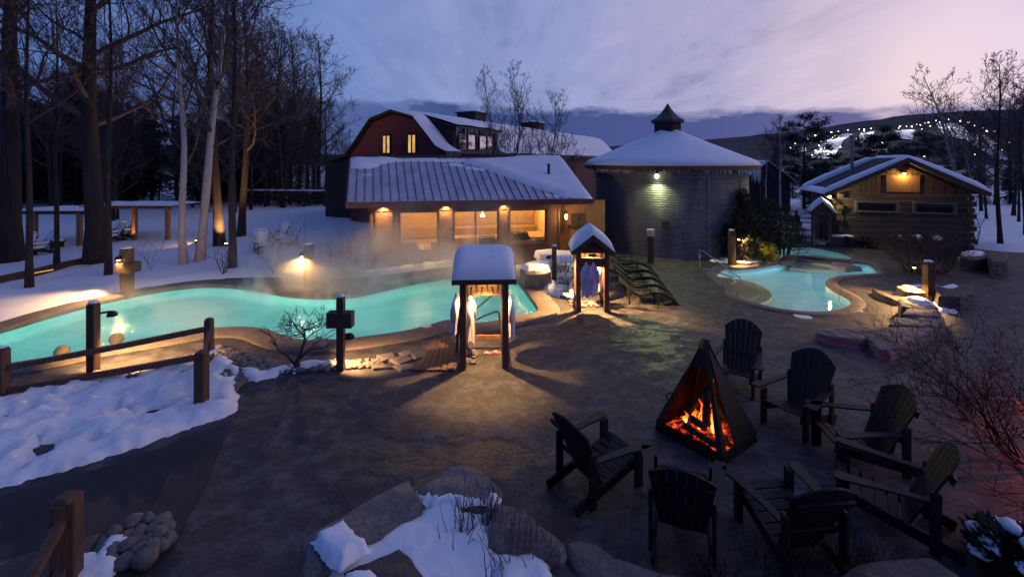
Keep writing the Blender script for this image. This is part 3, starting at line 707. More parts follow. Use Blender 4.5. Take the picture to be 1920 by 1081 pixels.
# ------------------------------------------------------------------ bathhouse (sauna): local x along the front wall, y into the building
ang = math.atan2(0.177, 0.984)
sau = empty('sauna_house', (-6.54, 21.0, 0), ang)
tag(sau, 'low sauna house with ribbed metal roof, big lit windows and sliding snow', 'sauna')
SL, SD, SE = 9.05, 6.6, 3.22
def wall_piece(mb, x0, x1, z0, z1, th=0.26, y=0.0): mb.box(((x0+x1)/2, y+th/2, (z0+z1)/2), (x1-x0, th, z1-z0))
wl_ = MB()
for a, b in ((0.0, 1.33), (3.13, 3.83), (5.99, 6.51), (8.37, 9.05)): wall_piece(wl_, a, b, 0, SE)
for a, b, s_, h_ in ((1.33, 3.13, 0.22, 2.66), (3.83, 5.99, 0.85, 2.66), (6.51, 8.37, 1.05, 2.66)):
    wall_piece(wl_, a, b, 0, s_); wall_piece(wl_, a, b, h_, SE)
wl_.box((0.13, SD/2+0.13, SE/2), (0.26, SD-0.26, SE)); wl_.box((SL-0.13, SD/2+0.13, SE/2), (0.26, SD-0.26, SE)); wl_.box((SL/2, SD+0.1, SE/2), (SL, 0.2, SE))
wl_.build('wall', M['wood_post'], sau)
tr = MB()
for x in (0.06, 0.28, 1.05, 1.27): tr.box((x, -0.02, SE/2), (0.05, 0.045, SE-0.05))
for x in (3.18, 3.78, 6.04, 6.46, 8.42, 9.0): tr.box((x, -0.025, SE/2), (0.09, 0.05, SE-0.05))
tr.box((SL/2, -0.02, 2.95), (SL+0.1, 0.06, 0.5))
tr.build('trim', M['wood_dark'], sau)
for a, b, s_, h_, mul in ((1.33, 3.13, 0.22, 2.66, ()), (3.83, 5.99, 0.85, 2.66, (4.89,)), (6.51, 8.37, 1.05, 2.66, ())):
    f = MB()
    for x in (a+0.035, b-0.035)+mul: f.box((x, 0.10, (s_+h_)/2), (0.07, 0.12, h_-s_))
    for z in (s_+0.035, h_-0.035): f.box(((a+b)/2, 0.10, z), (b-a-0.14, 0.11, 0.07))
    f.box(((a+b)/2, -0.04, s_-0.03), (b-a+0.1, 0.14, 0.06))
    fo = f.build('window', M['wood_dark'], sau)
    g = MB(); g.box(((a+b)/2, 0.11, (s_+h_)/2), (b-a-0.10, 0.012, h_-s_-0.10)); g.build('pane', M['glass'], fo)
it = MB(); it.box((SL/2, SD/2, 0.11), (SL-0.6, SD-0.5, 0.06)); it.build('interior_floor', M['wood_mid'], sau)
it = MB(); it.box((SL/2, 4.62, 1.5), (SL-0.54, 0.05, 2.9)); it.box((0.285, 2.4, 1.5), (0.03, 4.3, 2.9)); it.box((SL-0.285, 2.4, 1.5), (0.03, 4.3, 2.9)); it.box((3.48, 2.4, 1.5), (0.1, 4.3, 2.9)); it.build('interior_lining', M['wood_pale'], sau)
it = MB(); it.box((SL/2, 2.45, 2.86), (SL-0.6, 4.5, 0.06)); it.build('interior_ceiling', M['wood_mid'], sau)
# roof, ribs, fascia, snow
def rpt(x, k, lift=0.0):      # k 0 at the eave .. 1 at the ridge
    xl = -0.85+(-0.55)*k; xr = 10.45-0.25*k
    return Vector((xl+(xr-xl)*x, -0.75+4.35*k, 3.14+2.0*k+lift))
r = MB(); r.slab([rpt(0, 0), rpt(1, 0), rpt(1, 1), rpt(0, 1)], (0, 0, 0.07)); r.slab([rpt(0, 1), rpt(1, 1), Vector((10.3, 8.0, 3.1)), Vector((-1.3, 8.0, 3.1))], (0, 0, 0.07)); r.build('roof', M['roof_metal'], sau)
sm_ = MB()
for i in range(31):
    x = i/30; a, b = rpt(x, 0.002, 0.085), rpt(x, 0.995, 0.085); sm_.bar(a, b, 0.028, 0.05)
sm_.build('roof_seams', M['seam'], sau)
fa = MB(); fa.bar(rpt(-0.004, -0.006, -0.06), rpt(1.004, -0.006, -0.06), 0.05, 0.26); fa.bar(rpt(0, 1.004, 0.12), rpt(1, 1.004, 0.12), 0.22, 0.07); fa.bar(rpt(-0.004, 0, -0.05), rpt(-0.004, 1, -0.05), 0.05, 0.2); fa.bar(rpt(1.004, 0, -0.05), rpt(1.004, 1, -0.05), 0.05, 0.2); fa.build('fascia', M['seam'], sau)
so = MB(); so.box((4.6, -0.36, 3.09), (11.0, 0.72, 0.03)); so.build('soffit', M['wood_mid'], sau)
def roof_snow(poly, thick, seed, step=0.028):
    ring = dens(poly, step); pts = []; y = 0
    rr = random.Random(seed)
    while y < 1:
        x = 0
        while x < 1:
            q = (x+rr.uniform(-.2, .2)*step*0.6, y+rr.uniform(-.2, .2)*step)
            if inside(q, ring) and edge_dist(q, ring) > step*0.35: pts.append(q)
            x += step*0.7
        y += step*1.6
    m = cdt_mesh(ring, (), pts); out = []
    for v in m.v:
        d = edge_dist(v, ring); t = min(1, d/0.035); t = math.sqrt(max(0, 1-(1-t)**2))
        out.append(rpt(v[0], v[1], 0.075+t*(thick+0.04*fbm(v[0]*14, v[1]*6, seed, 3))))
    o = MB(); o.smooth = True; o._add(out, m.f); o.sm = [True]*len(o.f); o.build('roof_snow', M['snow'], sau)
roof_snow([(0.50, 0.86), (0.58, 0.70), (0.66, 0.50), (0.74, 0.30), (0.80, 0.17), (0.845, 0.10), (0.86, 0.03), (0.93, 0.0), (1.0, -0.015), (1.0, 0.5), (1.0, 0.985), (0.86, 0.985), (0.70, 0.93)], 0.24, 3)
roof_snow([(0.0, 0.985), (0.0, 0.72), (0.04, 0.69), (0.10, 0.70), (0.135, 0.80), (0.2, 0.865), (0.30, 0.875), (0.42, 0.86), (0.52, 0.85), (0.60, 0.70), (0.64, 0.71), (0.56, 0.90), (0.40, 0.93), (0.25, 0.94), (0.10, 0.97)], 0.13, 5)
roof_snow([(0.40, 0.80), (0.45, 0.75), (0.50, 0.745), (0.51, 0.79), (0.46, 0.83)], 0.10, 7)
roof_snow([(0.485, 0.72), (0.54, 0.65), (0.585, 0.63), (0.59, 0.67), (0.53, 0.74)], 0.10, 9)
roof_snow([(0.055, 0.58), (0.055, 0.54), (0.095, 0.54), (0.095, 0.58)], 0.05, 11)
roof_snow([(0.80, 0.12), (0.79, 0.06), (0.85, 0.015), (0.86, 0.06)], 0.08, 13)
vp = MB(); a = rpt(0.865, 0.45, 0.2); vp.lathe([(0.07, -0.1), (0.07, 0.55), (0.09, 0.56), (0.09, 0.62)], 12, a); vp.build('vent_pipe', M['iron'], sau)
# soffit lights down the columns and a wall lantern
for x, pw in ((0.64, 340), (3.48, 280), (6.25, 280)):
    c = MB(); c.lathe([(0.05, 3.0), (0.06, 3.07)], 12, (x, -0.2, 0)); c.build('downlight', M['bulb'], sau)
    lamp('soffit light', (x, -0.22, 2.94), pw, WARM, 0.05, sau, 120, (0, 0.12, -1), 0.6)
lt = MB(); lt.lathe([(0.10, 2.42), (0.03, 2.52)], 8, (9.3, -0.22, 0)); lt.lathe([(0.07, 2.12), (0.09, 2.15)], 8, (9.3, -0.22, 0)); lt.bar((9.3, 0.1, 2.46), (9.3, -0.22, 2.5), 0.03, 0.03); la = lt.build('lantern', M['iron'], sau)
lb = MB(); lb.lathe([(0.05, 2.17), (0.07, 2.3), (0.05, 2.40)], 10, (9.3, -0.22, 0)); lb.build('lantern_glass', M['bulb'], la)
lamp('lantern light', (9.3, -0.42, 2.28), 70, WARM, 0.06, sau)
pw_ = MB(); wall_piece(pw_, 9.05, 11.6, 0, 3.0, 0.2, 0.55); pw_.box((10.1, 0.30, 0.85), (0.9, 0.4, 1.7)); pw_.build('porch_wall', M['wood_mid'], sau)
sh = MB(); sh.box((10.1, 0.25, 1.74), (1.0, 0.5, 0.05)); sh.box((9.95, 0.33, 2.05), (0.35, 0.3, 0.55)); sh.build('porch_shelf', M['trim'], sau)
# warm interior lamps
for x, y, pw in ((2.2, 2.4, 300), (4.9, 2.2, 300), (7.5, 2.2, 300)): lamp('sauna lamp', (x, y, 2.6), pw, (1.0, 0.60, 0.22), 0.2, sau)
pl = MB(); pl.lathe([(0.10, 2.15), (0.12, 2.2), (0.05, 2.32)], 12, (5.4, 1.6, 0)); pl.tube([(5.4, 1.6, 2.3), (5.4, 1.6, 2.84)], 0.012, 5); pl.build('pendant_lamp', M['bulb'], sau)
# tiered benches inside (things that stand in the house)
SM = Matrix.Translation((-6.54, 21.0, 0)) @ Matrix.Rotation(ang, 4, 'Z')
def sauna_bench(label, x0, x1, y0, y1, z, nsl, alongx=True, back=0):
    b = empty('sauna_bench', SM @ Vector(((x0+x1)/2, (y0+y1)/2, 0.14)), ang); tag(b, label, 'bench')
    s = MB(); wx, wy = x1-x0, y1-y0
    for i in range(nsl):
        k = (i+0.5)/nsl-0.5
        if alongx: s.box((0, k*wy, z), (wx, wy/nsl*0.70, 0.045))
        else: s.box((k*wx, 0, z), (wx/nsl*0.70, wy, 0.045))
    s.build('seat', M['wood_pale'], b)
    s = MB(); s.box((0, -wy/2+0.04 if alongx else 0, (z-0.03)/2), (wx-0.05, 0.05, z-0.03) if alongx else (0.06, wy-0.05, z-0.03)); s.build('riser', M['wood_mid'], b)
    if back:
        s = MB()
        for i in range(4): s.box((0, wy/2-0.02, z+0.18+0.16*i), (wx, 0.03, 0.11))
        s.build('backrest', M['wood_pale'], b)
sauna_bench('low slatted bench against the rear wall of the left sauna room', 0.6, 3.3, 3.6, 4.5, 0.45, 6, True, 1)
sauna_bench('slatted wooden bench coming forward in the left sauna room', 1.9, 2.8, 1.4, 3.4, 0.45, 6, False)
sauna_bench('long top tier bench across the rear of the right sauna room', 3.7, 8.7, 3.7, 4.5, 1.15, 5, True, 1)
sauna_bench('long lower tier bench in front of the top tier in the right sauna room', 3.7, 8.7, 2.8, 3.65, 0.75, 5, True)
sauna_bench('tall slatted bench along the right end wall of the sauna', 7.75, 8.7, 0.8, 2.75, 1.0, 6, False)

for x, y, h_, lb in ((1.75, 1.0, 0.75, 'dark stove heaped with stones behind the left sauna window'), (7.25, 1.1, 1.12, 'dark stove heaped with stones behind the right sauna window'), (5.6, 1.2, 0.95, 'dark stove heaped with stones behind the middle sauna window')):
    s_ = empty('sauna_stove', SM @ Vector((x, y, 0.14)), ang); tag(s_, lb, 'stove'); c = MB(); c.box((0, 0, h_/2), (0.85, 0.6, h_)); c.build('body', M['iron'], s_, 0.03); c = MB(); c.smooth = True
    for k in range(16): c.blob(((k % 4-1.5)*0.2, (k//4-1.5)*0.14, h_+0.03+0.03*(k % 3)), (0.12, 0.10, 0.09), k, 0.25, 8, 6)
    c.build('stones', M['rock_dark'], s_)

# ------------------------------------------------------------------ grain silo
silo = empty('grain_silo', (9.30, 27.4, 0)); tag(silo, 'round corrugated steel grain silo with a conical snowy roof and pointed cupola', 'silo')
c = MB(); c.smooth = True; nw = 40; prof = []
for i in range(nw*5+1):
    z = 0.02+4.66*i/(nw*5); prof.append((4.30+0.034*math.cos(2*math.pi*i/5), z))
c.lathe(prof, 128, cap=False); c.build('corrugated_wall', M['galv'], silo, fix=False)
c = MB()
for a in range(0, 360, 30):
    if a == 240: continue
    q = Vector((math.cos(R(a+8))*4.335, math.sin(R(a+8))*4.335, 2.35)); c.box(q, (0.03, 0.06, 4.6), R(a+8))
c.build('seam_strip', M['galv'], silo)
c = MB(); c.lathe([(4.88, 4.55), (4.88, 4.76), (0.7, 6.66), (0.7, 6.5), (4.5, 4.70), (4.5, 4.5)], 72, cap=False); c.build('roof', M['wood_post'], silo)
c = MB(); c.smooth = True; sp_ = []
for i in range(15):
    k = i/14; rr = 4.96-4.30*k; sp_.append((rr, 4.79+1.86*k+0.17*min(1, math.sqrt(k*12))-0.06*math.sin(k*math.pi)))
c.lathe([(4.90, 4.765)]+sp_+[(0.60, 6.9)], 96, cap=False)
for i, v in enumerate(c.v):
    a = math.atan2(v[1], v[0]); rr = math.hypot(v[0], v[1]); c.v[i] = (v[0], v[1], v[2]+0.035*fbm(v[0]*1.2, v[1]*1.2, 3, 3)*(1 if rr < 4.85 else 0.4)+(0.05*math.sin(a*5+1) if rr < 1.2 else 0))
c.build('roof_snow', M['snow'], silo, fix=False)
c = MB(); c.lathe([(0.80, 6.55), (0.80, 7.30)], 8); cu = c.build('cupola', M['dark_board'], silo)
c = MB(); c.lathe([(0.98, 7.28), (0.99, 7.42), (0.70, 7.58), (0.42, 7.85), (0.20, 8.15), (0.03, 8.42)], 8); c.build('cupola_roof', pm('weathered copper', (0.028, 0.034, 0.030), (0.055, 0.062, 0.052), 5, 0.55, 0.2, 30, metal=0.3), cu)
ic = MB(); rnd = random.Random(8)
for i in range(190):
    a = R(rnd.choice((rnd.uniform(285, 330), rnd.uniform(200, 230), rnd.uniform(200, 340), rnd.uniform(310, 335)))); q = Vector((math.cos(a)*4.88, math.sin(a)*4.88, 4.55)); l = rnd.uniform(0.1, 0.85)*(0.9 if a > R(308) else 0.35)
    ic.tube([q, q-Vector((0, 0, l*0.6)), q-Vector((0, 0, l))], [0.028, 0.018, 0.003], 4)
ic.build('icicles', M['ice'], silo)['kind'] = 'stuff'
def silo_at(px, py):      # angle of the wall point seen at a pixel
    for k in range(1800):
        a = R(180+k/10); q = Vector((9.30+4.33*math.cos(a), 27.4+4.33*math.sin(a)))
        if abs(CX+F*q.x/q.y-px) < 0.7 and q.y < 27.4: break
    return a, H-(py-HY)/F*q.y
a, z = silo_at(1233, 330); d = Vector((math.cos(a), math.sin(a), 0))
c = MB(); c.lathe([(0.16, 0.10), (0.05, 0.2)], 12, d*4.56+Vector((0, 0, z))); c.bar(d*4.3+Vector((0, 0, z+0.2)), d*4.58+Vector((0, 0, z+0.2)), 0.05, 0.05); wlmp = c.build('wall_lamp', M['iron'], silo)
c = MB(); c.blob(d*4.56+Vector((0, 0, z)), 0.11, 1, 0, 10, 8); c.build('bulb', M['bulb_g'], wlmp)
lamp('silo light', d*4.66+Vector((0, 0, z-0.12)), 360, (0.95, 1.0, 0.42), 0.06, silo, 150, d*0.35+Vector((0, 0, -1)), 0.5)
a, z = silo_at(1249, 421); d = Vector((math.cos(a), math.sin(a), 0)); c = MB(); c.box(d*4.36+Vector((0, 0, z)), (0.10, 0.42, 0.32), a); c.build('vent_box', M['trim'], silo)
jb = empty('meter_post', P(1220, 491)); tag(jb, 'dark post carrying a pale grey meter box in front of the silo', 'meter post')
c = MB(); c.box((0, 0, 0.65), (0.26, 0.22, 1.3)); c.build('post', M['wood_dark'], jb); c = MB(); c.box((0, -0.02, 1.46), (0.34, 0.26, 0.34)); c.build('meter_box', M['grey_box'], jb, 0.02)
# small snowy roof beyond the silo
ob_ = empty('outbuilding', (25.6, 46, 0), R(-12)); tag(ob_, 'low outbuilding with a snowy gable roof half hidden beyond the silo', 'outbuilding')
c = MB(); c.box((0, 3, 1.5), (4.2, 6, 3.0)); c.slab([(-2.1, 0.01, 3.0), (2.1, 0.01, 3.0), (0, 0.01, 4.7)], (0, 5.9, 0)); c.build('wall', M['dark_board'], ob_)
c = MB()
for s_ in (-1, 1): c.slab([(s_*2.6, -0.4, 2.75), (0, -0.4, 4.85), (0, -0.4, 4.95), (s_*2.6, -0.4, 2.85)], (0, 6.8, 0))
c.build('roof', M['trim'], ob_); c = MB(); gable_snow(c, 6.9, 2.65, 2.12, 0.2, 2.86, 0, 3.0, 'y', 3); c.build('roof_snow', M['snow'], ob_)

# ------------------------------------------------------------------ log cabin (right): local x along the gable wall, y away
ca = R(-18.5)
cab = empty('log_cabin', (19.15, 27.0, 0), ca); tag(cab, 'squared log cabin with a snowy gable roof, two strip windows and a lit gable lamp', 'cabin')
CW, CD, CE, CP = 6.30, 3.9, 3.30, 5.08
c = MB(); nlog = 9; lh = 0.335
for i in range(nlog):
    z = 0.15+lh*i; e = 0.18 if i % 2 else 0.0
    c.box((CW/2, 0.14, z+lh/2-0.02), (CW+2*e, 0.26, lh-0.075)); c.box((0.14, CD/2, z+lh/2-0.02), (0.26, CD+2*(0.18-e), lh-0.075)); c.box((CW-0.14, CD/2, z+lh/2-0.02), (0.26, CD+2*(0.18-e), lh-0.075))
c.build('log_wall', M['log'], cab, 0.02)
c = MB(); c.box((CW/2, 0.15, 1.6), (CW-0.1, 0.18, 3.1)); c.box((0.15, CD/2, 1.6), (0.18, CD-0.1, 3.1)); c.box((CW-0.15, CD/2, 1.6), (0.18, CD-0.1, 3.1)); c.build('chinking', M['chink'], cab)
c = MB(); nb = 26
for i in range(nb):
    x0, x1 = CW*i/nb, CW*(i+1)/nb-0.015; hz = lambda x: 3.17+(CP-0.25-3.17)*(1-abs(x-CW/2)/(CW/2))
    m_ = (x0+x1)/2; c.slab([(x0, 0.06+0.012*(i % 2), 3.15), (x1, 0.06+0.012*(i % 2), 3.15), (x1, 0.06+0.012*(i % 2), hz(x1)), (x0, 0.06+0.012*(i % 2), hz(x0))], (0, 0.1, 0))
c.build('gable_boards', M['wood_post'], cab)
c = MB(); c.box((CW/2+0.02, 0.015, 3.72), (1.55, 0.06, 0.95)); c.build('gable_hatch', M['wood_mid'], cab)
c = MB()
EO = {-1: 0.80, 1: 0.42}; KS = (CP-CE+0.34)/(CW/2+0.95); FO = 0.6
for s_ in (-1, 1):
    e = CW/2+EO[s_]
    c.slab([(CW/2+s_*e, -FO, CP-0.06-KS*e), (CW/2, -FO, CP-0.06), (CW/2, -FO, CP+0.10), (CW/2+s_*e, -FO, CP+0.10-KS*e)], (0, CD+FO+0.6, 0))
c.build('roof', M['asphalt_roof'], cab)
c = MB()
for s_ in (-1, 1):
    e = CW/2+EO[s_]+0.01; c.bar((CW/2+s_*e, -FO-0.04, CP-0.02-KS*e), (CW/2, -FO-0.04, CP-0.02), 0.06, 0.24, (0, 1, 0) if False else (0, 0, 1))
c.build('bargeboard', M['wood_post'], cab)
# snow: thick on the right slope, only strips left along the verges of the left slope
def slope_snow(side, u0, u1, v0, v1, thick, seed):
    c = MB(); c.smooth = True; nu_, nv_ = 26, 16; top, bot = [], []
    for i in range(nu_+1):
        y = u0+(u1-u0)*i/nu_; rt, rb = [], []
        for j in range(nv_+1):
            k = v0+(v1-v0)*j/nv_; e = CW/2+EO[side]+0.03; x = CW/2+side*e*(1-k); zr = CP+0.105-KS*e*(1-k)
            a = max(0, 1-abs(2*i/nu_-1)**8)**0.5; b = max(0, 1-abs(2*j/nv_-1)**8)**0.5
            rt.append((x, y, zr+0.01+a*b*(thick*(1.15-0.3*k)+0.05*fbm(y*1.4, k*5, seed, 3)))); rb.append((x, y, zr+0.004))
        top.append(rt); bot.append(rb)
    c.grid(top); c.grid(bot); c.grid([top[0], bot[0]]); c.grid([top[-1], bot[-1]]); c.grid([[q[0] for q in top], [q[0] for q in bot]]); c.grid([[q[-1] for q in top], [q[-1] for q in bot]])
    c.build('roof_snow', M['snow'], cab)
slope_snow(1, -0.66, CD+0.5, -0.02, 1.0, 0.40, 3); slope_snow(-1, -0.66, -0.05, -0.02, 1.0, 0.22, 5); slope_snow(-1, CD-0.35, CD+0.5, -0.02, 1.0, 0.26, 6); slope_snow(-1, -0.1, CD-0.35, -0.02, 0.10, 0.10, 7)
for xa, xb in ((0.85, 3.0), (3.6, 5.6)):
    f = MB(); z0, z1 = 2.10, 2.66
    f.box(((xa+xb)/2, -0.03, z0), (xb-xa, 0.14, 0.09)); f.box(((xa+xb)/2, -0.03, z1), (xb-xa, 0.12, 0.09))
    for x in (xa+0.05, xb-0.05): f.box((x, -0.028, (z0+z1)/2), (0.10, 0.11, z1-z0-0.09))
    for x in (xa+0.15, xb-0.15): f.box((x, -0.02, (z0+z1)/2), (0.05, 0.09, z1-z0-0.09))
    fo = f.build('window', M['chink'], cab); g = MB(); g.box(((xa+xb)/2, 0.0, (z0+z1)/2), (xb-xa-0.3, 0.05, z1-z0-0.1)); g.build('pane', M['pane'], fo)
c = MB(); c.lathe([(0.09, 0), (0.09, 2.9), (0.14, 2.92), (0.14, 3.02)], 14, (1.45, 2.2, 3.6)); c.build('stovepipe', M['flue'], cab)
c = MB(); c.lathe([(0.13, -0.02), (0.05, 0.08)], 10, (CW/2+0.02, -0.16, 4.36)); c.bar((CW/2+0.02, 0, 4.42), (CW/2+0.02, -0.18, 4.42), 0.05, 0.05); gl = c.build('gable_lamp', M['iron'], cab)
c = MB(); c.blob((CW/2+0.02, -0.16, 4.30), 0.075, 1, 0, 10, 8); c.build('bulb', M['bulb'], gl)
lamp('gable light', (CW/2+0.02, -0.24, 4.22), 75, (1.0, 0.60, 0.14), 0.06, cab)
c = MB(); c.lathe([(0.10, 0.0), (0.04, 0.08)], 10, (-0.55, -0.58, 3.0)); c.bar((-0.55, -0.58, 3.0), (-0.55, -0.58, 3.4), 0.04, 0.04); gl = c.build('eave_lamp', M['iron'], cab); c = MB(); c.blob((-0.55, -0.58, 2.96), 0.06, 1, 0, 8, 6); c.build('bulb', M['bulb_g'], gl)
lamp('eave light', (-0.55, -0.58, 2.86), 110, (1.0, 0.92, 0.42), 0.06, cab)
c = MB(); c.tube([(-0.75, -0.55, 3.0), (-0.25, -0.3, 2.75), (0.12, -0.08, 2.45), (0.16, -0.08, 2.3), (0.16, -0.08, 0.3), (0.2, -0.3, 0.15)], 0.06, 8); c.build('downspout', M['trim'], cab)
c = MB(); c.box((-0.55, 1.9, 1.5), (0.12, 1.8, 2.9)); c.build('porch_wall', M['red_board'], cab)

# ------------------------------------------------------------------ robe shelters
def shelter(name, loc, rz, label, w_, d_, ridge, lit, hooks, thick=0.26, board=True, power=150, ph=2.08, rise=0.62, cone=128, tilt=-0.10, over=0.34):
    s = empty(name, loc, rz); tag(s, label, 'robe shelter')
    hx, hy = w_/2, d_/2
    for x in (-hx, hx):
        for y in (-hy, hy):
            c = MB(); c.box((x, y, ph/2), (0.155, 0.155, ph)); c.build('post', M['wood_post'], s, 0.012)
    c = MB()
    for y in (-hy, hy): c.box((0, y, ph-0.06), (w_-0.155, 0.10, 0.15))
    for x in (-hx, hx): c.box((x, 0, ph-0.06), (0.10, d_-0.155, 0.15))
    c.build('top_beam', M['wood_post'], s)
    c = MB(); c.box((0, hy, 0.34), (w_-0.155, 0.07, 0.11)); c.box((-hx, 0, 0.34), (0.07, d_-0.155, 0.11)); c.box((hx, 0, 0.34), (0.07, d_-0.155, 0.11)); c.build('lower_rail', M['wood_mid'], s)
    L, half = (w_+0.44, hy+over) if ridge == 'x' else (d_+0.44, hx+over)
    z0 = ph-0.12
    c = MB()
    for sg in (-1, 1):
        q = [(-L/2, sg*half, z0), (-L/2, 0, z0+rise), (-L/2, 0, z0+rise+0.06), (-L/2, sg*half, z0+0.06)]; e = (L, 0, 0)
        if ridge == 'y': q = [(-b, a_, z) for a_, b, z in q]; e = (0, L, 0)
        c.slab(q, e)
    c.build('roof', M['asphalt_roof'], s)
    c = MB()
    for sg in (-1, 1):
        for en in (-1, 1):
            a_, b_ = (en*(L/2+0.012), sg*half, z0-0.02), (en*(L/2+0.012), 0, z0+rise-0.02)
            if ridge == 'y': a_, b_ = (-a_[1], a_[0], a_[2]), (-b_[1], b_[0], b_[2])
            c.bar(a_, b_, 0.03, 0.13)
        a_, b_ = (-L/2, sg*(half+0.014), z0), (L/2, sg*(half+0.014), z0)
        if ridge == 'y': a_, b_ = (-a_[1], a_[0], a_[2]), (-b_[1], b_[0], b_[2])
        c.bar(a_, b_, 0.03, 0.10)
    c.build('fascia', M['wood_dark'], s)
    c = MB(); gl_ = hy if ridge == 'y' else hx; gw = hx if ridge == 'y' else hy
    for en in (-1, 1):
        c = MB(); q = [(en*gl_, -gw-0.1, ph+0.02), (en*gl_, gw+0.1, ph+0.02), (en*gl_, 0, z0+rise-0.02)]; e = (0.03*en, 0, 0)
        if ridge == 'y': q = [(-b, a_, z) for a_, b, z in q]; e = (0, 0.03*en, 0)
        c.slab(q, e); c.build('gable_board', M['wood_post'], s)
    c = MB(); gable_snow(c, L+0.03, half+0.03, rise+0.02, thick, z0+0.062, 0, 0, ridge, loc[0]); c.build('snow_cap', M['snow'], s)
    if board:
        c = MB(); c.box((0, hy-0.02, 1.66), (w_-0.17, 0.04, 0.42)); hb_ = c.build('hook_board', M['wood_pale'], s)
        for i in range(hooks):
            x = (i-(hooks-1)/2)*(w_-0.34)/(hooks-1); z = 1.66+(0.05 if i in (1, 3, 5) else -0.04)
            c = MB(); c.tube([(x, hy-0.045, z+0.06), (x, hy-0.10, z+0.02), (x, hy-0.11, z-0.02), (x, hy-0.09, z-0.035)], 0.012, 5); c.blob((x, hy-0.06, z+0.05), 0.026, i, 0.1, 6, 5); c.bar((x, hy-0.07, z-0.02), (x+random.uniform(-.05, .05), hy-0.075, z-0.15), 0.016, 0.008); c.build('hook', M['iron'], hb_)
        c = MB()
        for i in range(6):
            x = (i-2.5)*(w_-0.34)/5; c.blob((x, hy-0.045, 1.83), 0.012, i, 0, 6, 4)
        c.build('peg', M['iron'], hb_)
    if lit:
        c = MB(); c.lathe([(0.07, ph-0.06), (0.09, ph-0.02), (0.04, ph+0.04)], 12, (0, 0, 0)); c.build('ceiling_lamp', M['bulb'], s)
        lamp('shelter light', (0, -0.05, ph-0.18), 30, WARM, 0.04, s); lamp('shelter downlight', (0, -0.05, ph-0.12), power, WARM, 0.04, s, cone, (0, tilt, -1), 0.45)
    return s
h1 = shelter('robe_shelter', (-0.70, 11.62, 0), R(3), 'near robe shelter with a lit hook board under a thick snow cushion', 1.02, 1.06, 'x', True, 6, 0.27, power=720, ph=2.28, rise=0.38, cone=102, tilt=-0.14)
h2 = shelter('robe_shelter', (2.70, 15.75, 0), R(-3), 'gabled robe shelter near the silo with two lavender robes in front', 0.92, 1.0, 'y', True, 5, 0.26, power=2200, rise=0.54, over=0.22, cone=132, tilt=-0.15)
c = MB(); c.box((0, -0.5, 1.63), (0.765, 0.06, 0.30)); c.box((0, -0.5, 1.86), (0.24, 0.07, 0.12)); c.build('front_board', M['wood_post'], h2)
k3 = P(1540, 461); h3 = shelter('robe_shelter', (k3.x, k3.y, 0), R(62), 'dark unlit robe shelter with a bright snow cap at the corner of the log cabin', 0.72, 0.8, 'x', False, 4, 0.26, board=False, over=0.2)

def robe(label, top, length, width, mat, seed, rz=0.0, tie=True, depth=0.12, hooks=1, group=None):
    """a robe hanging from a hook: pinched at the top, falling in soft folds"""
    o = empty('bathrobe', top, rz); tag(o, label, 'bathrobe', group)
    c = MB(); c.smooth = True; rows = []; rnd = random.Random(seed); n = 28; ph = rnd.random()*6
    for i in range(17):
        k = i/16; z = -length*k
        if hooks == 2:
            wv = width*(0.30+0.70*min(1, k*3.2)**0.8)
        else: wv = width*(0.16+0.84*min(1, k*2.4)**0.75)
        wv *= (0.94+0.06*math.cos(k*9+seed)); row = []
        for j in range(n):
            a = 2*math.pi*j/n; f = 1+0.16*math.sin(a*5+ph+k*1.5)*min(1, k*3)+0.07*math.sin(a*9+ph*2)*min(1, k*3)
            x = math.cos(a)*wv/2*f; y = math.sin(a)*depth*(0.35+0.65*min(1, k*2))*f
            zz_ = z+(0.05*math.sin(a*3+ph) if i == 16 else 0)
            if hooks == 2 and k < 0.18: zz_ -= 0.10*max(0, 1-abs(x)/(wv*0.16+1e-6))*(1-k/0.18)
            row.append((x+0.02*math.sin(k*5+seed), y, zz_))
        rows.append(row+[row[0]])
    c.grid(rows); c._add([(0, 0, 0.0)]+rows[0][:-1], [(0, 1+j, 1+(j+1) % n) for j in range(n)])
    c.build('robe_cloth', mat, o)
    sl = MB(); sl.smooth = True
    for sg in (-1, 1): sl.tube([(sg*width*0.22, -0.02, -0.12*length), (sg*width*0.46, -0.03, -0.3*length), (sg*width*0.50, -0.03, -0.62*length)], [0.05, 0.062, 0.055], 9)
    sl.build('sleeve', mat, o)
    if tie:
        b = MB(); b.tube([(0.03, -depth-0.012, -0.5*length), (0.05, -depth-0.02, -0.8*length), (0.04, -depth-0.01, -1.1*length)], 0.014, 5); b.build('belt', mat, o)
    return o
def H1(x, y, z): return Matrix.Translation((-0.70, 11.62, 0)) @ Matrix.Rotation(R(3), 4, 'Z') @ Vector((x, y, z))
def H2(x, y, z): return Matrix.Translation((2.70, 15.75, 0)) @ Matrix.Rotation(R(-3), 4, 'Z') @ Vector((x, y, z))
robe('short bluish white robe bundled on the outer left side of the near robe shelter', H1(-0.69, -0.10, 1.70), 0.95, 0.50, M['cloth'], 3, R(75), False)
robe('long black robe hanging on the outer left side of the near robe shelter', H1(-0.63, -0.02, 1.55), 1.30, 0.40, M['cloth_k'], 5, R(88), False, 0.07)
robe('lavender robe hanging on the outer right side of the near robe shelter', H1(0.66, -0.05, 1.66), 1.05, 0.52, M['cloth'], 7, R(-80), False, 0.09)
robe('lamplit white robe hanging inside the near robe shelter', H1(-0.36, 0.12, 1.55), 1.15, 0.34, M['cloth_w'], 9, R(70), True, 0.08)
robe('belted lavender robe on the front of the gabled robe shelter', H2(-0.20, -0.60, 1.66), 1.12, 0.30, M['cloth'], 11, 0, True, 0.07)
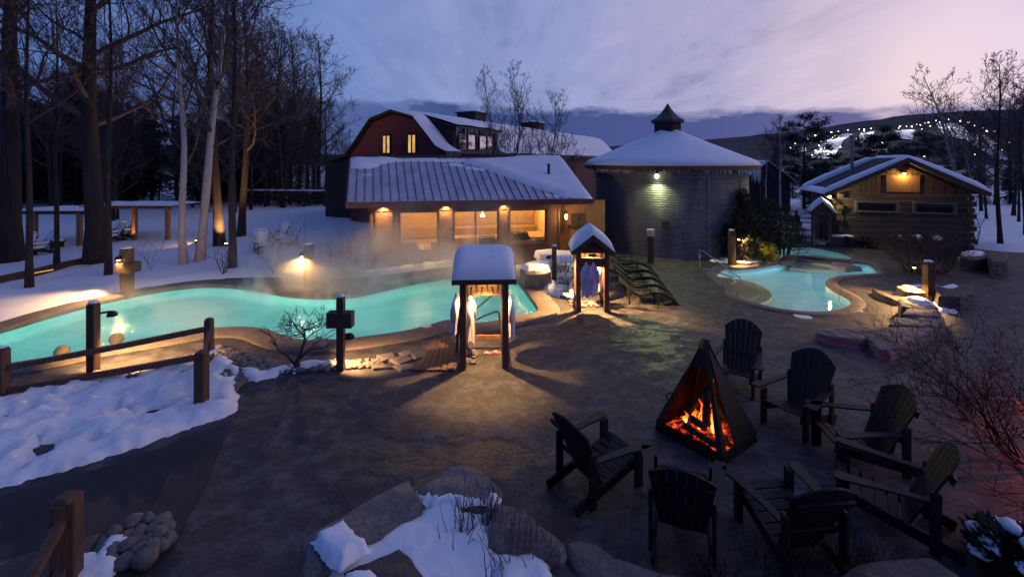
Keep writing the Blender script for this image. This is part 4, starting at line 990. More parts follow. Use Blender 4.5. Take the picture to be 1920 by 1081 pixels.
robe('beltless lavender robe on the front of the gabled robe shelter', H2(0.02, -0.61, 1.66), 1.08, 0.29, M['cloth'], 12, 0, False, 0.07)
robe('lamplit white robe hanging inside the gabled robe shelter', H2(0.26, 0.05, 1.50), 0.95, 0.30, M['cloth_w'], 13, R(-60), False, 0.08)
for i, (x, y, rz, lb) in enumerate(((0.10, 0.30, R(20), 'pink flip flop in the near robe shelter, left one of the pair'), (0.32, 0.34, R(-10), 'pink flip flop in the near robe shelter, right one of the pair'))):
    o = empty('flip_flop', H1(x, y, 0.005), rz+R(70)); tag(o, lb, 'flip flop', 'pink flip flops in the robe shelter')
    c = MB(); c.prism([(0.05*math.cos(t)*(1.1 if math.sin(t) > 0 else 0.85), 0.13*math.sin(t)) for t in [2*math.pi*k/18 for k in range(18)]], 0, 0.022); c.build('sole', M['pink'], o)
    c = MB(); c.tube([(-0.045, 0.0, 0.02), (-0.02, 0.05, 0.05), (0, 0.085, 0.022)], 0.008, 5); c.tube([(0.045, 0.0, 0.02), (0.02, 0.05, 0.05), (0, 0.085, 0.022)], 0.008, 5); c.build('strap', M['cloth_w'], o)
# ------------------------------------------------------------------ rail fence by the hot pool
def rot2(v, a): return (v[0]*math.cos(a)-v[1]*math.sin(a), v[0]*math.sin(a)+v[1]*math.cos(a))
A = P(4, 745); B = Vector((P(392, 690).x, P(392, 690).y, 0)); C_ = P(378, 770)
fence = empty('rail_fence', A); tag(fence, 'brown split rail fence running along the snow bank below the hot pool', 'fence')
def loc(v): return Vector(v)-A
def fpost(q, h, w, cap=True):
    c = MB(); b = loc(q); c.box((b.x, b.y, h/2-0.1), (w, w, h+0.2)); c.lathe([(w*0.70, 0), (w*0.5, 0.045)], 4, (b.x, b.y, h), square=True); c.build('post', M['wood_post'], fence, 0.015)
fpost(A, 1.02, 0.19); fpost(B, 1.17, 0.16); fpost(C_, 1.16, 0.20)
def frail(p, q, w=0.09, h=0.10):
    c = MB(); p, q = loc(p), loc(q); m_ = (p+q)/2+Vector((0, 0, -0.012)); c.bar(p, m_, w, h); c.bar(m_, q, w, h); c.build('rail', M['wood_post'], fence)
frail(A+Vector((0.05, 0.02, 0.62)), B+Vector((-0.02, -0.08, 0.98)), 0.10, 0.11); frail(A+Vector((0.05, 0.02, 0.14)), B+Vector((-0.02, -0.08, 0.34)), 0.10, 0.13)
frail(B+Vector((0, 0, 0.95)), C_+Vector((0, 0.05, 1.02)), 0.07, 0.09); frail(B+Vector((0, 0, 0.45)), C_+Vector((0, 0.05, 0.55)), 0.07, 0.09)
frail(A+Vector((0, 0, 0.66)), A+Vector((-3.0, -0.9, 0.5)), 0.1, 0.11); frail(A+Vector((0, 0, 0.2)), A+Vector((-3.0, -0.9, 0.1)), 0.1, 0.11)
c = MB(); c.smooth = True; c.blob(loc(C_)+Vector((0.02, 0.25, 1.06)), (0.05, 0.30, 0.03), 2, 0.3, 10, 6); c.blob(loc(A)+Vector((0, 0, 1.07)), (0.09, 0.09, 0.02), 3, 0.2, 10, 6); c.build('snow_cap', M['snow'], fence)
# near fence, bottom left corner
Dp = Vector((-5.22, 5.38, -0.13)); f2 = empty('corner_fence', Dp); tag(f2, 'reddish brown fence post with a steep rail at the bottom left corner', 'fence')
c = MB(); c.box((0, 0, 0.55), (0.23, 0.23, 1.25), R(20)); c.lathe([(0.162, 0), (0.11, 0.05)], 4, (0, 0, 1.175), square=True); c.build('post', M['wood_post'], f2, 0.015)
c = MB(); c.bar((0.02, -0.08, 0.98), (1.15, -2.2, 0.90), 0.10, 0.09); c.build('rail', M['wood_post'], f2); c = MB(); c.bar((0.02, -0.08, 0.42), (1.15, -2.2, 0.38), 0.10, 0.09); c.build('rail', M['wood_post'], f2)
# long fence at the top of the back lawn
q0, q1 = Vector((-24.5, 42.2, 0.95)), Vector((-15.0, 41.0, 0.95)); f3 = empty('back_fence', q0); tag(f3, 'long low rail fence topped with a line of snow along the top of the lawn', 'fence')
for i in range(6):
    p = (q1-q0)*i/5; c = MB(); c.box((p.x, p.y, 0.6), (0.16, 0.16, 1.6)); c.build('post', M['dark_board'], f3)
for z in (0.55, 0.95, 1.32):
    c = MB(); c.bar((0, 0, z), (q1.x-q0.x, q1.y-q0.y, z), 0.09, 0.10); c.build('rail', M['dark_board'], f3)
c = MB(); c.smooth = True
pts = [(q1-q0)*i/40+Vector((0, 0, 1.40+0.02*fbm(i*0.9, 1, 1))) for i in range(41)]; c.tube(pts, [0.07+0.05*fbm(i*0.5, 3, 2) for i in range(41)], 6); c.build('rail_snow', M['snow'], f3)

# ------------------------------------------------------------------ bollard lamps
def bollard(loc_, h, w, label, aim, power, lamp_z, side, hood='cap', col=WARM, snow=True, cone=110, board=None, rz=0.0, lamp_off=0.14, show=True, mat='wood_post'):
    s = empty('lamp_post', loc_, rz); tag(s, label, 'lamp post')
    c = MB(); c.box((0, 0, h/2-0.15), (w, w, h+0.3)); c.lathe([(w*0.70, 0), (w*0.35, 0.06)], 4, (0, 0, h), square=True); c.build('post', M[mat], s, 0.012)
    d = Vector((side[0], side[1], 0)).normalized(); q = d*(w/2+lamp_off)+Vector((0, 0, lamp_z))
    c = MB(); c.bar(d*(w/2)+Vector((0, 0, lamp_z+0.09)), q+Vector((0, 0, 0.09)), 0.05, 0.04); c.smooth = True; c.lathe([(0.115, -0.02), (0.105, 0.04), (0.06, 0.09), (0.01, 0.105)], 14, q); hd = c.build('lamp_hood', M['iron'], s)
    if show: c = MB(); c.blob(q+Vector((0, 0, -0.02)), 0.055, 1, 0, 10, 8); c.build('bulb', M['bulb'], hd)
    lamp('path light', q+Vector((0, 0, -0.09)), power, col, 0.04, s, cone, aim, 0.45)
    if board:
        c = MB(); c.box(board[0], board[1]); c.build('board', M['wood_dark'], s, 0.008)
    if snow:
        c = MB(); c.smooth = True; c.blob((0, 0, h+0.055), (w*0.52, w*0.52, 0.05), 3, 0.15, 10, 6); c.build('snow_cap', M['snow'], s)
    return s
bollard(P(175, 699), 1.62, 0.19, 'tall dark post with a hooded side lamp rising behind the rail fence', (0.0, 0.9, -0.9), 1000, 1.30, (1, 0.8), cone=140, lamp_off=0.24, show=False, mat='wood_dark')
bollard(P(639, 693), 1.72, 0.17, 'cross shaped dark post with a square board across it by the hot pool', (0.35, 0.5, -1), 260, 0.72, (0.7, 0.7), cone=130, board=((0, -0.02, 1.22), (0.60, 0.25, 0.36)), show=False, mat='wood_dark')
z1 = 0.24
bollard(P(238, 541, z1)+Vector((0, 0, -0.05)), 1.52, 0.32, 'brown post with a glowing lamp and a dark box standing in the snow', (-0.05, -0.95, -0.75), 640, 1.22, (-0.35, -1), cone=155, board=((0.06, -0.02, 0.86), (0.62, 0.46, 0.36)), lamp_off=0.12)
bollard(P(579, 530, z1)+Vector((0, 0, -0.05)), 1.52, 0.30, 'rounded post with a small glowing lamp in the steam beyond the hot pool', (0.1, -0.5, -1), 300, 1.20, (-0.35, -1), cone=150, lamp_off=0.22)
bollard(P(1039, 531), 1.50, 0.19, 'slim dark post with a crumb of snow on top beside the snowy rockery', (-1.0, -0.45, -0.8), 150, 1.05, (-1, -0.2), cone=125, show=False, mat='wood_dark')
bollard(P(1372, 496), 1.62, 0.26, 'dark post with a glowing lamp under the cedar beside the cold pool', (0.9, -0.5, -0.75), 900, 1.32, (0.45, -1), cone=150, lamp_off=0.26, mat='wood_dark')
bollard(P(1741, 566), 1.40, 0.26, 'dark post with a glowing lamp reaching over the stone slabs right of the cold pool', (-0.6, 0.0, -1), 1000, 1.26, (-1, 0.1), cone=130, lamp_off=0.34, mat='wood_dark')

# ------------------------------------------------------------------ hand rails into the pools
def handrail(a, b, rise_, label, drop=0.9, up=0.92, r=0.024):
    o = empty('handrail', a); tag(o, label, 'handrail', 'pool handrails'); d = Vector((b.x-a.x, b.y-a.y, 0)); L = d.length; d.normalize(); z = Vector((0, 0, 1))
    raw = [Vector((0, 0, 0)), z*up*0.8, z*up+d*0.12, d*L*0.82+z*(0.18), d*L+z*(-0.02), d*L*0.97-z*0.22, d*L*0.80-z*0.20]
    pts = []
    for i in range(len(raw)-1):
        p0, p1, p2, p3 = raw[max(0, i-1)], raw[i], raw[i+1], raw[min(len(raw)-1, i+2)]
        for k in range(6):
            t = k/6; pts.append(0.5*((2*p1)+(p2-p0)*t+(2*p0-5*p1+4*p2-p3)*t*t+(3*p1-p0-3*p2+p3)*t**3))
    pts.append(raw[-1]); c = MB(); c.smooth = True; c.tube(pts, r, 8); c.build('tube', M['steel'], o)
    c = MB(); c.lathe([(0.06, 0), (0.06, 0.012), (0.03, 0.02)], 12); c.build('flange', M['steel'], o)
handrail(P(1312, 511), P(1388, 521), 0, 'far bent steel handrail at the entry steps of the cold pool', up=0.98)
handrail(P(1319, 522), P(1376, 526), 0, 'near low steel handrail at the entry steps of the cold pool', up=0.40)
handrail(P(936, 610), P(880, 612), 0, 'lower steel handrail of the hot pool framed by the robe shelter', up=0.42, r=0.03)
handrail(P(945, 600), P(878, 590), 0, 'upper steel handrail of the hot pool framed by the robe shelter', up=0.95, r=0.03)
for (x, y, r_, lb) in ((1505, 593.5, 0.26, 'large oval pale lid set in the deck below the cold pool'), (1608, 582.5, 0.14, 'small pale lid set in the deck right of the cold pool'), (800, 615.5, 0.14, 'small pale lid set in the rim of the hot pool')):
    o = MB().lathe([(r_, 0), (r_, 0.012), (r_*0.93, 0.02), (r_*0.9, 0.017)], 28).build('skimmer_lid', M['lid']); q = P(x, y); o.location = (q.x, q.y, 0.075 if y > 600 and x < 900 else 0.002); tag(o, lb, 'lid')

# ------------------------------------------------------------------ steel fire pyramid with burning logs
L_, F_, R_ = P(1230, 806), P(1354, 876), P(1418, 828); Bk = L_+R_-F_; cen = (L_+R_)/2; AP = Vector((cen.x, cen.y, 1.72))
fp = empty('fire_pyramid', cen); tag(fp, 'black steel fire pyramid with an open front and a log fire burning inside', 'fire pit')
lc = [v-cen for v in (L_, F_, R_, Bk)]; ap = AP-cen; UP = Vector((0, 0, 1)); bz = 0.16
top = [ap+(v-Vector((0, 0, 0))).normalized()*0.075-UP*0.10 for v in lc]
def face_strip(mb, a, b, ta, tb, k0, k1, th=0.012):
    """a strip of one pyramid face between fractions k0..k1 of its width"""
    q = [a+(b-a)*k0+UP*bz, a+(b-a)*k1+UP*bz, ta+(tb-ta)*k1, ta+(tb-ta)*k0]; n = (q[1]-q[0]).cross(q[3]-q[0]).normalized()*th; mb.slab(q, n)
for i, (k0, k1) in ((2, (0.0, 1.0)), (3, (0.0, 1.0))):
    c = MB(); face_strip(c, lc[i], lc[(i+1) % 4], top[i], top[(i+1) % 4], k0, k1); c.build('steel_panel', M['iron'], fp)
c = MB(); face_strip(c, lc[1], lc[2], top[1], top[2], 0.34, 1.0); face_strip(c, lc[1], lc[2], top[1], top[2], 0.0, 0.12); c.build('steel_panel', M['iron'], fp)
c = MB(); face_strip(c, lc[0], lc[1], top[0], top[1], 0.0, 0.07); face_strip(c, lc[0], lc[1], top[0], top[1], 0.93, 1.0)
m0, m1 = lc[0]*0.40+ap*0.60, lc[1]*0.40+ap*0.60
c.slab([lc[0]*0.26+ap*0.74, lc[1]*0.26+ap*0.74, top[1], top[0]], ((lc[0]+lc[1])*0.012)); c.build('steel_panel', M['iron'], fp)
c = MB()
for i in range(4): c.bar(lc[i]*1.0+UP*0.02, top[i], 0.05, 0.05)
c.build('corner_bar', M['iron'], fp)
c = MB()
for i in range(4): c.slab([lc[i]+UP*0.0, lc[(i+1) % 4], lc[(i+1) % 4]+UP*0.20, lc[i]+UP*0.20], (-(lc[i]+lc[(i+1) % 4])*0.02))
c.quad(*[v+UP*0.06 for v in lc]); c.build('fire_pan', M['iron'], fp)
c = MB(); c.lathe([(0.14, -0.12), (0.07, 0.03), (0.055, 0.05)], 4, ap, square=True); c.build('cap', M['iron'], fp)
def ring(q, nrm, r, name='handle'):
    x = nrm.orthogonal().normalized(); y = nrm.cross(x); c = MB(); c.smooth = True; c.tube([q+(x*math.cos(t)+y*math.sin(t))*r for t in [2*math.pi*k/20 for k in range(21)]], 0.012, 6); c.build(name, M['iron'], fp)
ring(lc[0]*0.62+ap*0.38-Vector((0.05, 0.03, 0)), Vector((0.5, 0.86, 0.1)), 0.10); ring(lc[2]*0.35+ap*0.65+Vector((0.05, 0.03, 0)), Vector((0.5, -0.86, 0.1)), 0.07)
def flame_mat(name, stops, st):
    t = NT(name); sp = t.n('ShaderNodeSeparateXYZ'); t.l(t.tc.outputs['Generated'], sp.inputs[0])
    n = t.math('ADD', t.math('MULTIPLY', sp.outputs[2], 0.75), t.math('MULTIPLY', t.noise(9, 4, 0.6, (1, 1, 0.35)), 0.35))
    col = t.ramp(n, stops); e = t.n('ShaderNodeEmission'); e.inputs[1].default_value = st; t.l(col, e.inputs[0])
    tr_ = t.n('ShaderNodeBsdfTransparent'); mx = t.n('ShaderNodeMixShader'); lw_ = t.n('ShaderNodeLayerWeight'); lw_.inputs[0].default_value = 0.35
    f = t.ramp(t.math('ADD', lw_.outputs[1], t.math('MULTIPLY', t.math('SUBTRACT', t.noise(13, 3, 0.6, (1, 1, 0.3)), 0.5), 1.2)), [(0.45, 0.0), (0.80, 1.0)])
    t.l(f, mx.inputs[0]); t.l(e.outputs[0], mx.inputs[1]); t.l(tr_.outputs[0], mx.inputs[2]); t.l(mx.outputs[0], t.out.inputs[0]); return t.m
M['flame'] = flame_mat('flame', [(0.10, (1.0, 0.60, 0.16)), (0.36, (1.0, 0.36, 0.05)), (0.62, (0.85, 0.13, 0.012)), (0.92, (0.35, 0.03, 0.0))], 2.8)
def ember_mat():
    t = NT('embers'); f = t.noise(7, 5, 0.7); col = t.ramp(f, [(0.46, (0.0, 0, 0)), (0.56, (0.55, 0.03, 0.005)), (0.66, (1.0, 0.16, 0.02)), (0.76, (1.0, 0.55, 0.15))])
    b = t.bsdf((0.012, 0.008, 0.007), 0.9); t.l(col, b.inputs['Emission Color']); b.inputs['Emission Strength'].default_value = 1.4; return t.m
M['ember'] = ember_mat()
c = MB(); c.smooth = True; rows = []
for i in range(25):
    row = []
    for j in range(25):
        u, v = -1+2*i/24, -1+2*j/24; q = (lc[1]*u+lc[0]*v)*0.78
        k = (1-abs(u))*(1-abs(v)) if True else 0; q = (lc[0]+(lc[1]-lc[0])*(i/24))*(1-j/24)*0.86+(lc[3]+(lc[2]-lc[3])*(i/24))*(j/24)*0.86
        e = min(i, 24-i, j, 24-j)/12; row.append((q.x, q.y, 0.10+0.16*min(1, e*1.6)+0.07*fbm(q.x*7, q.y*7, 1, 4)))
    rows.append(row)
c.grid(rows); c.build('ember_bed', M['ember'], fp)
def flame(base, h, r, lean, seed):
    c = MB(); c.smooth = True; pts, rad = [], []
    for i in range(13):
        k = i/12; pts.append(base+Vector((lean[0]*k*k+0.035*math.sin(k*7+seed)*k, lean[1]*k*k+0.03*math.cos(k*6+seed*2)*k, h*k)))
        rad.append(max(0.003, r*(math.sin(min(1, k*1.9+0.22)*math.pi*0.5)*(1-k)**0.75)*(1+0.25*math.sin(k*17+seed))))
    c.tube(pts, rad, 9); c.build('flame', M['flame'], fp)
fd = (lc[1]-lc[0]).normalized(); fn = ((lc[0]+lc[1])/2).normalized()
for i, (a, b, h, r) in enumerate(((0.20, 0.05, 0.85, 0.045), (0.10, 0.12, 0.46, 0.07), (-0.02, 0.05, 0.42, 0.08), (0.26, 0.18, 0.50, 0.055), (0.36, 0.26, 0.34, 0.05), (-0.14, 0.12, 0.26, 0.06), (0.14, -0.04, 0.55, 0.07), (0.05, 0.26, 0.28, 0.06), (0.42, 0.30, 0.30, 0.05), (-0.22, 0.26, 0.20, 0.06))):
    flame(fd*a+fn*b+UP*0.24, h, r, (0.03*math.sin(i*2), 0.03*math.cos(i*3)), i*1.7)
def firelog(p, q, r, label, seed):
    p, q = cen+p, cen+q; o = empty('firewood_log', (p+q)/2); tag(o, label, 'log'); m_ = (p+q)/2; c = MB(); n = 9
    c.tube([p-m_+(q-p)*k/n+Vector((0.012*fbm(k*0.7, seed), 0.012*fbm(seed, k*0.7), 0)) for k in range(n+1)], [r*(1+0.16*fbm(k*0.9, seed, 2)) for k in range(n+1)], 9); c.build('charred_wood', M['char'], o)
firelog(fd*-0.42+fn*0.10+UP*0.30, fd*0.22+fn*0.40+UP*0.40, 0.062, 'charred log lying crosswise at the front of the fire', 1)
firelog(fd*-0.30+fn*0.08+UP*0.30, fd*0.02+fn*-0.06+UP*0.86, 0.058, 'charred log leaning to the right at the left of the flames', 2)
firelog(fd*0.17+fn*0.26+UP*0.34, fd*0.05+fn*-0.02+UP*0.88, 0.075, 'thick charred log standing upright amid the flames', 3)
firelog(fd*-0.16+fn*0.42+UP*0.26, fd*0.46+fn*0.46+UP*0.24, 0.055, 'burnt log lying lowest along the front edge of the fire pan', 4)
firelog(fd*0.30+fn*-0.25+UP*0.3, fd*0.10+fn*-0.05+UP*0.80, 0.06, 'charred log leaning in from the rear of the fire', 5)
lamp('fire light', cen+fd*0.10+fn*0.16+UP*0.46, 3.2, (1.0, 0.24, 0.03), 0.16)

# ------------------------------------------------------------------ adirondack chairs
def chair_parts(name, label, snow=False, mat='chair', fan_w=0.74, lampless=True):
    s = empty(name); tag(s, label, 'chair'); m_ = M[mat]
    c = MB()
    for i in range(6):
        k = i/5; y = 0.42-0.62*k; z = 0.385-0.17*k; c.box((0, y, z), (0.56, 0.104, 0.024), m=Matrix.Rotation(-R(-15), 3, 'X'))
    c.build('seat', m_, s, 0.004)
    c = MB(); by, bz_ = -0.20, 0.20; tilt = R(24); nsl = 7
    for i in range(nsl):
        u0, u1 = (i/nsl-0.5), ((i+1)/nsl-0.5); e = 0.006
        def pt(u, v, th):
            wv = 0.50+(fan_w-0.50)*v; x = u*wv; cur = 0.055*(1-(2*u)**2); l = v*0.98
            return Vector((x, by-math.sin(tilt)*l-cur+th*math.cos(tilt), bz_+math.cos(tilt)*l+th*math.sin(tilt)))
        tp = lambda u: 0.80+0.20*math.cos(u*math.pi*0.95)
        ua, ub = u0+e, u1-e; um = (ua+ub)/2
        fr = [pt(ua, 0, 0.012), pt(ub, 0, 0.012), pt(ub, tp(ub), 0.012), pt(um, tp(um), 0.012), pt(ua, tp(ua), 0.012)]
        bk = [pt(ua, 0, -0.012), pt(ub, 0, -0.012), pt(ub, tp(ub), -0.012), pt(um, tp(um), -0.012), pt(ua, tp(ua), -0.012)]
        c._add(fr+bk, [(0, 1, 2, 3, 4), (9, 8, 7, 6, 5)]+[(j, 5+j, 5+(j+1) % 5, (j+1) % 5) for j in range(5)])
    for l, wv in ((0.30, 0.54), (0.72, 0.62)): c.box((0, by-math.sin(tilt)*l-0.075, bz_+math.cos(tilt)*l), (wv, 0.03, 0.08), m=Matrix.Rotation(tilt, 3, 'X'))
    c.build('backrest', m_, s)
    for sx in (-1, 1):
        c = MB(); pr = [(0.00, 0.50), (0.075, 0.49), (0.085, 0.36), (0.055, 0.12), (0.045, -0.12), (0.04, -0.44), (-0.03, -0.44), (-0.055, -0.12), (-0.06, 0.15), (-0.075, 0.36), (-0.065, 0.48)]
        a = -sx*R(7); c.prism([(sx*0.37+rot2((x*sx, y), a)[0], rot2((x*sx, y), a)[1]) for x, y in pr], 0.575, 0.600); c.build('armrest', m_, s, 0.005)
        c = MB(); c.box((sx*0.325, 0.40, 0.2875), (0.045, 0.13, 0.575)); c.build('leg', m_, s, 0.004)
        c = MB(); c.bar((sx*0.285, 0.46, 0.33), (sx*0.285, -0.66, 0.055), 0.035, 0.125); c.build('side_rail', m_, s, 0.004)
        c = MB(); c.box((sx*0.325, -0.42, 0.35), (0.04, 0.10, 0.68)); c.build('rear_post', m_, s, 0.004)
    if snow:
        c = MB(); c.smooth = True; c.blob((0, 0.08, 0.40), (0.30, 0.36, 0.11), 3, 0.2, 12, 8)
        for sx in (-1, 1): c.blob((sx*0.38, 0.05, 0.625), (0.09, 0.46, 0.055), 5, 0.25, 12, 6)
        c.blob((0, -0.60, 1.14), (0.30, 0.07, 0.06), 6, 0.25, 12, 6)
        rows = []
        for i in range(9):
            l = 0.1+0.86*i/8; wv = 0.50+0.2*i/8; rows.append([((j/8-0.5)*wv, by-math.sin(tilt)*l+0.05+0.05*math.sin(j/8*math.pi)*math.sin(max(0.02, i/8)*math.pi)-0.04, bz_+math.cos(tilt)*l) for j in range(9)])
        c.grid(rows); c.build('snow_cover', M['snow'], s)
    return s
ch0 = chair_parts('adirondack_chair', 'dark adirondack chair')
CHS = [((5.05, 10.25), (-0.60, -0.80), 'dark adirondack chair right behind the fire pyramid, farthest of the ring'),
       ((5.42, 8.72), (-0.83, -0.52), 'dark tall-backed adirondack chair second from the farthest one beside the fire'),
       ((5.78, 7.66), (-0.98, 0.12), 'dark adirondack chair facing left whose slatted seat shows beside the fire'),
       ((5.20, 6.40), (-0.80, 0.60), 'dark adirondack chair at lower right with its back to the bare bush'),
       ((3.58, 5.98), (-0.10, 1.0), 'dark adirondack chair seen from behind, lowest in the ring, above the dry grass'),
       ((2.32, 6.25), (0.36, 0.93), 'dark adirondack chair seen from behind, in front of the fire and near the boulders'),
       ((1.36, 7.14), (0.84, 0.54), 'dark adirondack chair facing right on the left side of the fire')]
for i, ((x, y), f, lb) in enumerate(CHS):
    o = ch0 if i == 0 else copy_tree(ch0); o.location = (x, y, 0.0); o.rotation_euler.z = math.atan2(f[1], f[0])-math.pi/2; o.scale = (1.16, 1.16, 1.16); o['label'] = lb; o['group'] = 'adirondack chairs around the fire'
# row of chairs by the cabin wall
CB = [(1596, 462, 'first dark chair from the stone trough in the row by the cabin'), (1632, 464, 'second dark chair from the stone trough in the row by the cabin'), (1667, 467, 'third dark chair from the stone trough in the row by the cabin'), (1703, 470, 'fourth dark chair from the stone trough in the row by the cabin, behind the bush'), (1740, 473, 'last dark chair in the row by the cabin, behind the bush')]
for x, y, lb in CB:
    o = copy_tree(ch0); q = P(x, y); o.location = q; o.rotation_euler.z = R(180)+ca+R(8); o['label'] = lb; o['group'] = 'chairs by the cabin'; o.scale = (1.12, 1.12, 1.12)
    t = empty('snow_lump', q+Vector((0.66, 0.15, 0))); tag(t, 'snow capped side table beside the '+lb.split(' in the row')[0], 'side table', 'snowy tables by the cabin'); t.name = 'side_table'
    c = MB(); c.lathe([(0.03, 0), (0.03, 0.5), (0.2, 0.52), (0.2, 0.56)], 12); c.build('stand', M['chair'], t); c = MB(); c.smooth = True; c.blob((0, 0, 0.72), (0.2, 0.2, 0.19), 4, 0.18, 12, 8); c.build('snow_cap', M['snow'], t)
tr_ = empty('stone_trough', P(1572, 462)); tag(tr_, 'low stone trough heaped with snow against the cabin wall', 'trough')
c = MB(); c.box((0.2, 0, 0.30), (1.5, 0.6, 0.6)); c.build('body', M['rock_dark'], tr_, 0.03); c = MB(); c.smooth = True; c.blob((0.25, 0, 0.62), (0.70, 0.28, 0.10), 3, 0.2, 14, 7); c.build('snow_cap', M['snow'], tr_)
# snow covered chairs by the wood
sc0 = chair_parts('snowy_chair', 'snowy chair', True)
SC = [((208, 446), -20, 'snow covered chair under the lit flat roof, left one of the pair'), ((231, 442), -30, 'snow covered chair beside the lit column of the right flat roof'), ((70, 466), -25, 'snow covered chair under the left flat roof near a thin tree trunk'), ((40, 470), 20, 'snow covered chair half hidden by the big trunk at the left edge'),
      ((494, 462), 40, 'snow covered chair behind the bare shrub, left of its group'), ((518, 450), -30, 'snow covered chair behind the bare shrub, in the middle of its group'), ((540, 456), -60, 'snow covered chair behind the bare shrub, right of its group')]
for i, ((x, y), rz, lb) in enumerate(SC):
    o = sc0 if i == 0 else copy_tree(sc0); q = P(x, y, 0.55); o.location = (q.x, q.y, 0.32+rise(q.x, q.y)-0.12); o.rotation_euler.z = R(180+rz); o.scale = (1.0,)*3; o['label'] = lb; o['group'] = 'snow covered chairs by the wood'
sl0 = empty('snow_table', (P(92, 458, 0.5).x, P(92, 458, 0.5).y, 0.4)); tag(sl0, 'low table under a rounded heap of snow beside the snowy chairs at the left', 'table')
c = MB(); c.box((0, 0, 0.25), (1.2, 0.7, 0.06)); c.box((-0.5, 0, 0.1), (0.06, 0.6, 0.3)); c.box((0.5, 0, 0.1), (0.06, 0.6, 0.3)); c.build('table_top', M['chair'], sl0); c = MB(); c.smooth = True; c.blob((0, 0, 0.33), (0.7, 0.42, 0.16), 4, 0.2, 14, 8); c.build('snow_cap', M['snow'], sl0)

# ------------------------------------------------------------------ sun loungers beside the gabled shelter
def lounger():
    s = empty('sun_lounger'); tag(s, 'x', 'lounger', 'dark sun loungers in a row'); m_ = M['chair']
    prof = [(-0.75, 0.86), (-0.45, 0.60), (-0.18, 0.38), (0.10, 0.34), (0.45, 0.44), (0.75, 0.40), (1.05, 0.24), (1.25, 0.05)]
    pr = crom([(a, b) for a, b in prof], 4, False)
    c = MB(); c.smooth = False
    for i in range(0, len(pr)-1):
        a, b = pr[i], pr[i+1]; a = (a[0]+(b[0]-a[0])*0.08, a[1]+(b[1]-a[1])*0.08); c.slab([(a[0], -0.30, a[1]), (b[0], -0.30, b[1]), (b[0], 0.30, b[1]), (a[0], 0.30, a[1])], (0, 0, 0.022))
    c.build('slat_bed', m_, s)
    for sg in (-1, 1):
        c = MB(); pts = [Vector((a, sg*0.32, b-0.02)) for a, b in pr]
        for a, b in zip(pts, pts[1:]): c.bar(a, b, 0.03, 0.07)
        c.build('side_frame', m_, s)
        for x, z in ((-0.40, 0.52), (0.55, 0.40)):
            c = MB(); c.bar((x, sg*0.32, 0), (x, sg*0.32, z), 0.05, 0.05); c.build('leg', m_, s)
        c = MB(); c.box((0.02, sg*0.345, 0.54), (0.62, 0.05, 0.03)); c.box((0.30, sg*0.345, 0.45), (0.04, 0.04, 0.17)); c.box((-0.26, sg*0.345, 0.49), (0.04, 0.04, 0.10)); c.build('armrest', m_, s)
    return s
lo0 = lounger(); words_ = ['nearest', 'second nearest', 'third nearest', 'fourth nearest', 'farthest']
for i in range(5):
    o = lo0 if i == 0 else copy_tree(lo0); q = P(1200-7*i, 566-16.5*i+1.0*i*i*0.4); o.location = (q.x, q.y, 0); o.rotation_euler.z = R(-8-i*1.5); o['label'] = words_[i]+' dark curved sun lounger of the row beside the gabled robe shelter'; o['group'] = 'dark sun loungers in a row'

# ------------------------------------------------------------------ boulders and slabs
def boulder(name, label, poly, z1, z0=-0.05, mat='rock', seed=0, flare=0.06, rough=0.085, cat='boulder', group=None, rnd_=0.06, sub=3, slope=(0, 0)):
    """rock from a ground plan: flat-ish broken top, rough sides"""
    n0 = len(poly); cx = sum(p[0] for p in poly)/n0; cy = sum(p[1] for p in poly)/n0; ring_ = []
    for i in range(n0):
        a, b = Vector(poly[i]), Vector(poly[(i+1) % n0])
        for k in range(sub): t = k/sub; ring_.append((a.x+(b.x-a.x)*t-cx, a.y+(b.y-a.y)*t-cy))
    hgt = z1-z0; lv = [(z0, flare), (z0+hgt*0.35, flare*0.7), (z0+hgt*0.7, flare*0.2), (z1-rnd_*0.55, 0.0), (z1-rnd_*0.15, -rnd_*0.35), (z1, -rnd_*0.9)]
    c = MB(); c.smooth = True; rows = []
    for z, o_ in lv:
        of = offset(ring_, o_); r_ = []
        for x, y in of:
            d = fbm(x*2.2+seed*3, y*2.2, z*2.2, 4); r_.append((x*(1+rough*d), y*(1+rough*d), z+(rough*0.5*fbm(x*3, y*3, seed, 4) if z > z0 else 0)+slope[0]*x+slope[1]*y))
        rows.append(r_)
    nn = len(ring_); c.grid([r_+[r_[0]] for r_ in rows])
    top_ring = rows[-1]; inn = []
    xs = [p[0] for p in top_ring]; ys = [p[1] for p in top_ring]; st_ = max(0.07, min(max(xs)-min(xs), max(ys)-min(ys))/7)
    x = min(xs)
    while x < max(xs):
        y = min(ys)
        while y < max(ys):
            if inside((x, y), top_ring) and edge_dist((x, y), top_ring) > st_*0.4: inn.append((x, y))
            y += st_
        x += st_
    tz = lambda x, y: z1+rough*0.7*fbm(x*3, y*3, seed, 4)+rnd_*0.2+slope[0]*x+slope[1]*y
    m_ = cdt_mesh([p[:2] for p in top_ring], (), inn, tz); lut = {(round(p[0], 4), round(p[1], 4)): p[2] for p in top_ring}
    m_.v = [(v[0], v[1], lut.get((round(v[0], 4), round(v[1], 4)), v[2])) for v in m_.v]; c._add(m_.v, m_.f)
    o = c.build(name, M[mat]); o.data.set_sharp_from_angle(angle=R(32)); o.location = (cx, cy, 0); tag(o, label, cat, group); return o
def pl(seq, z=0.0): return [tuple(P(x, y, z)[:2]) for x, y in seq]
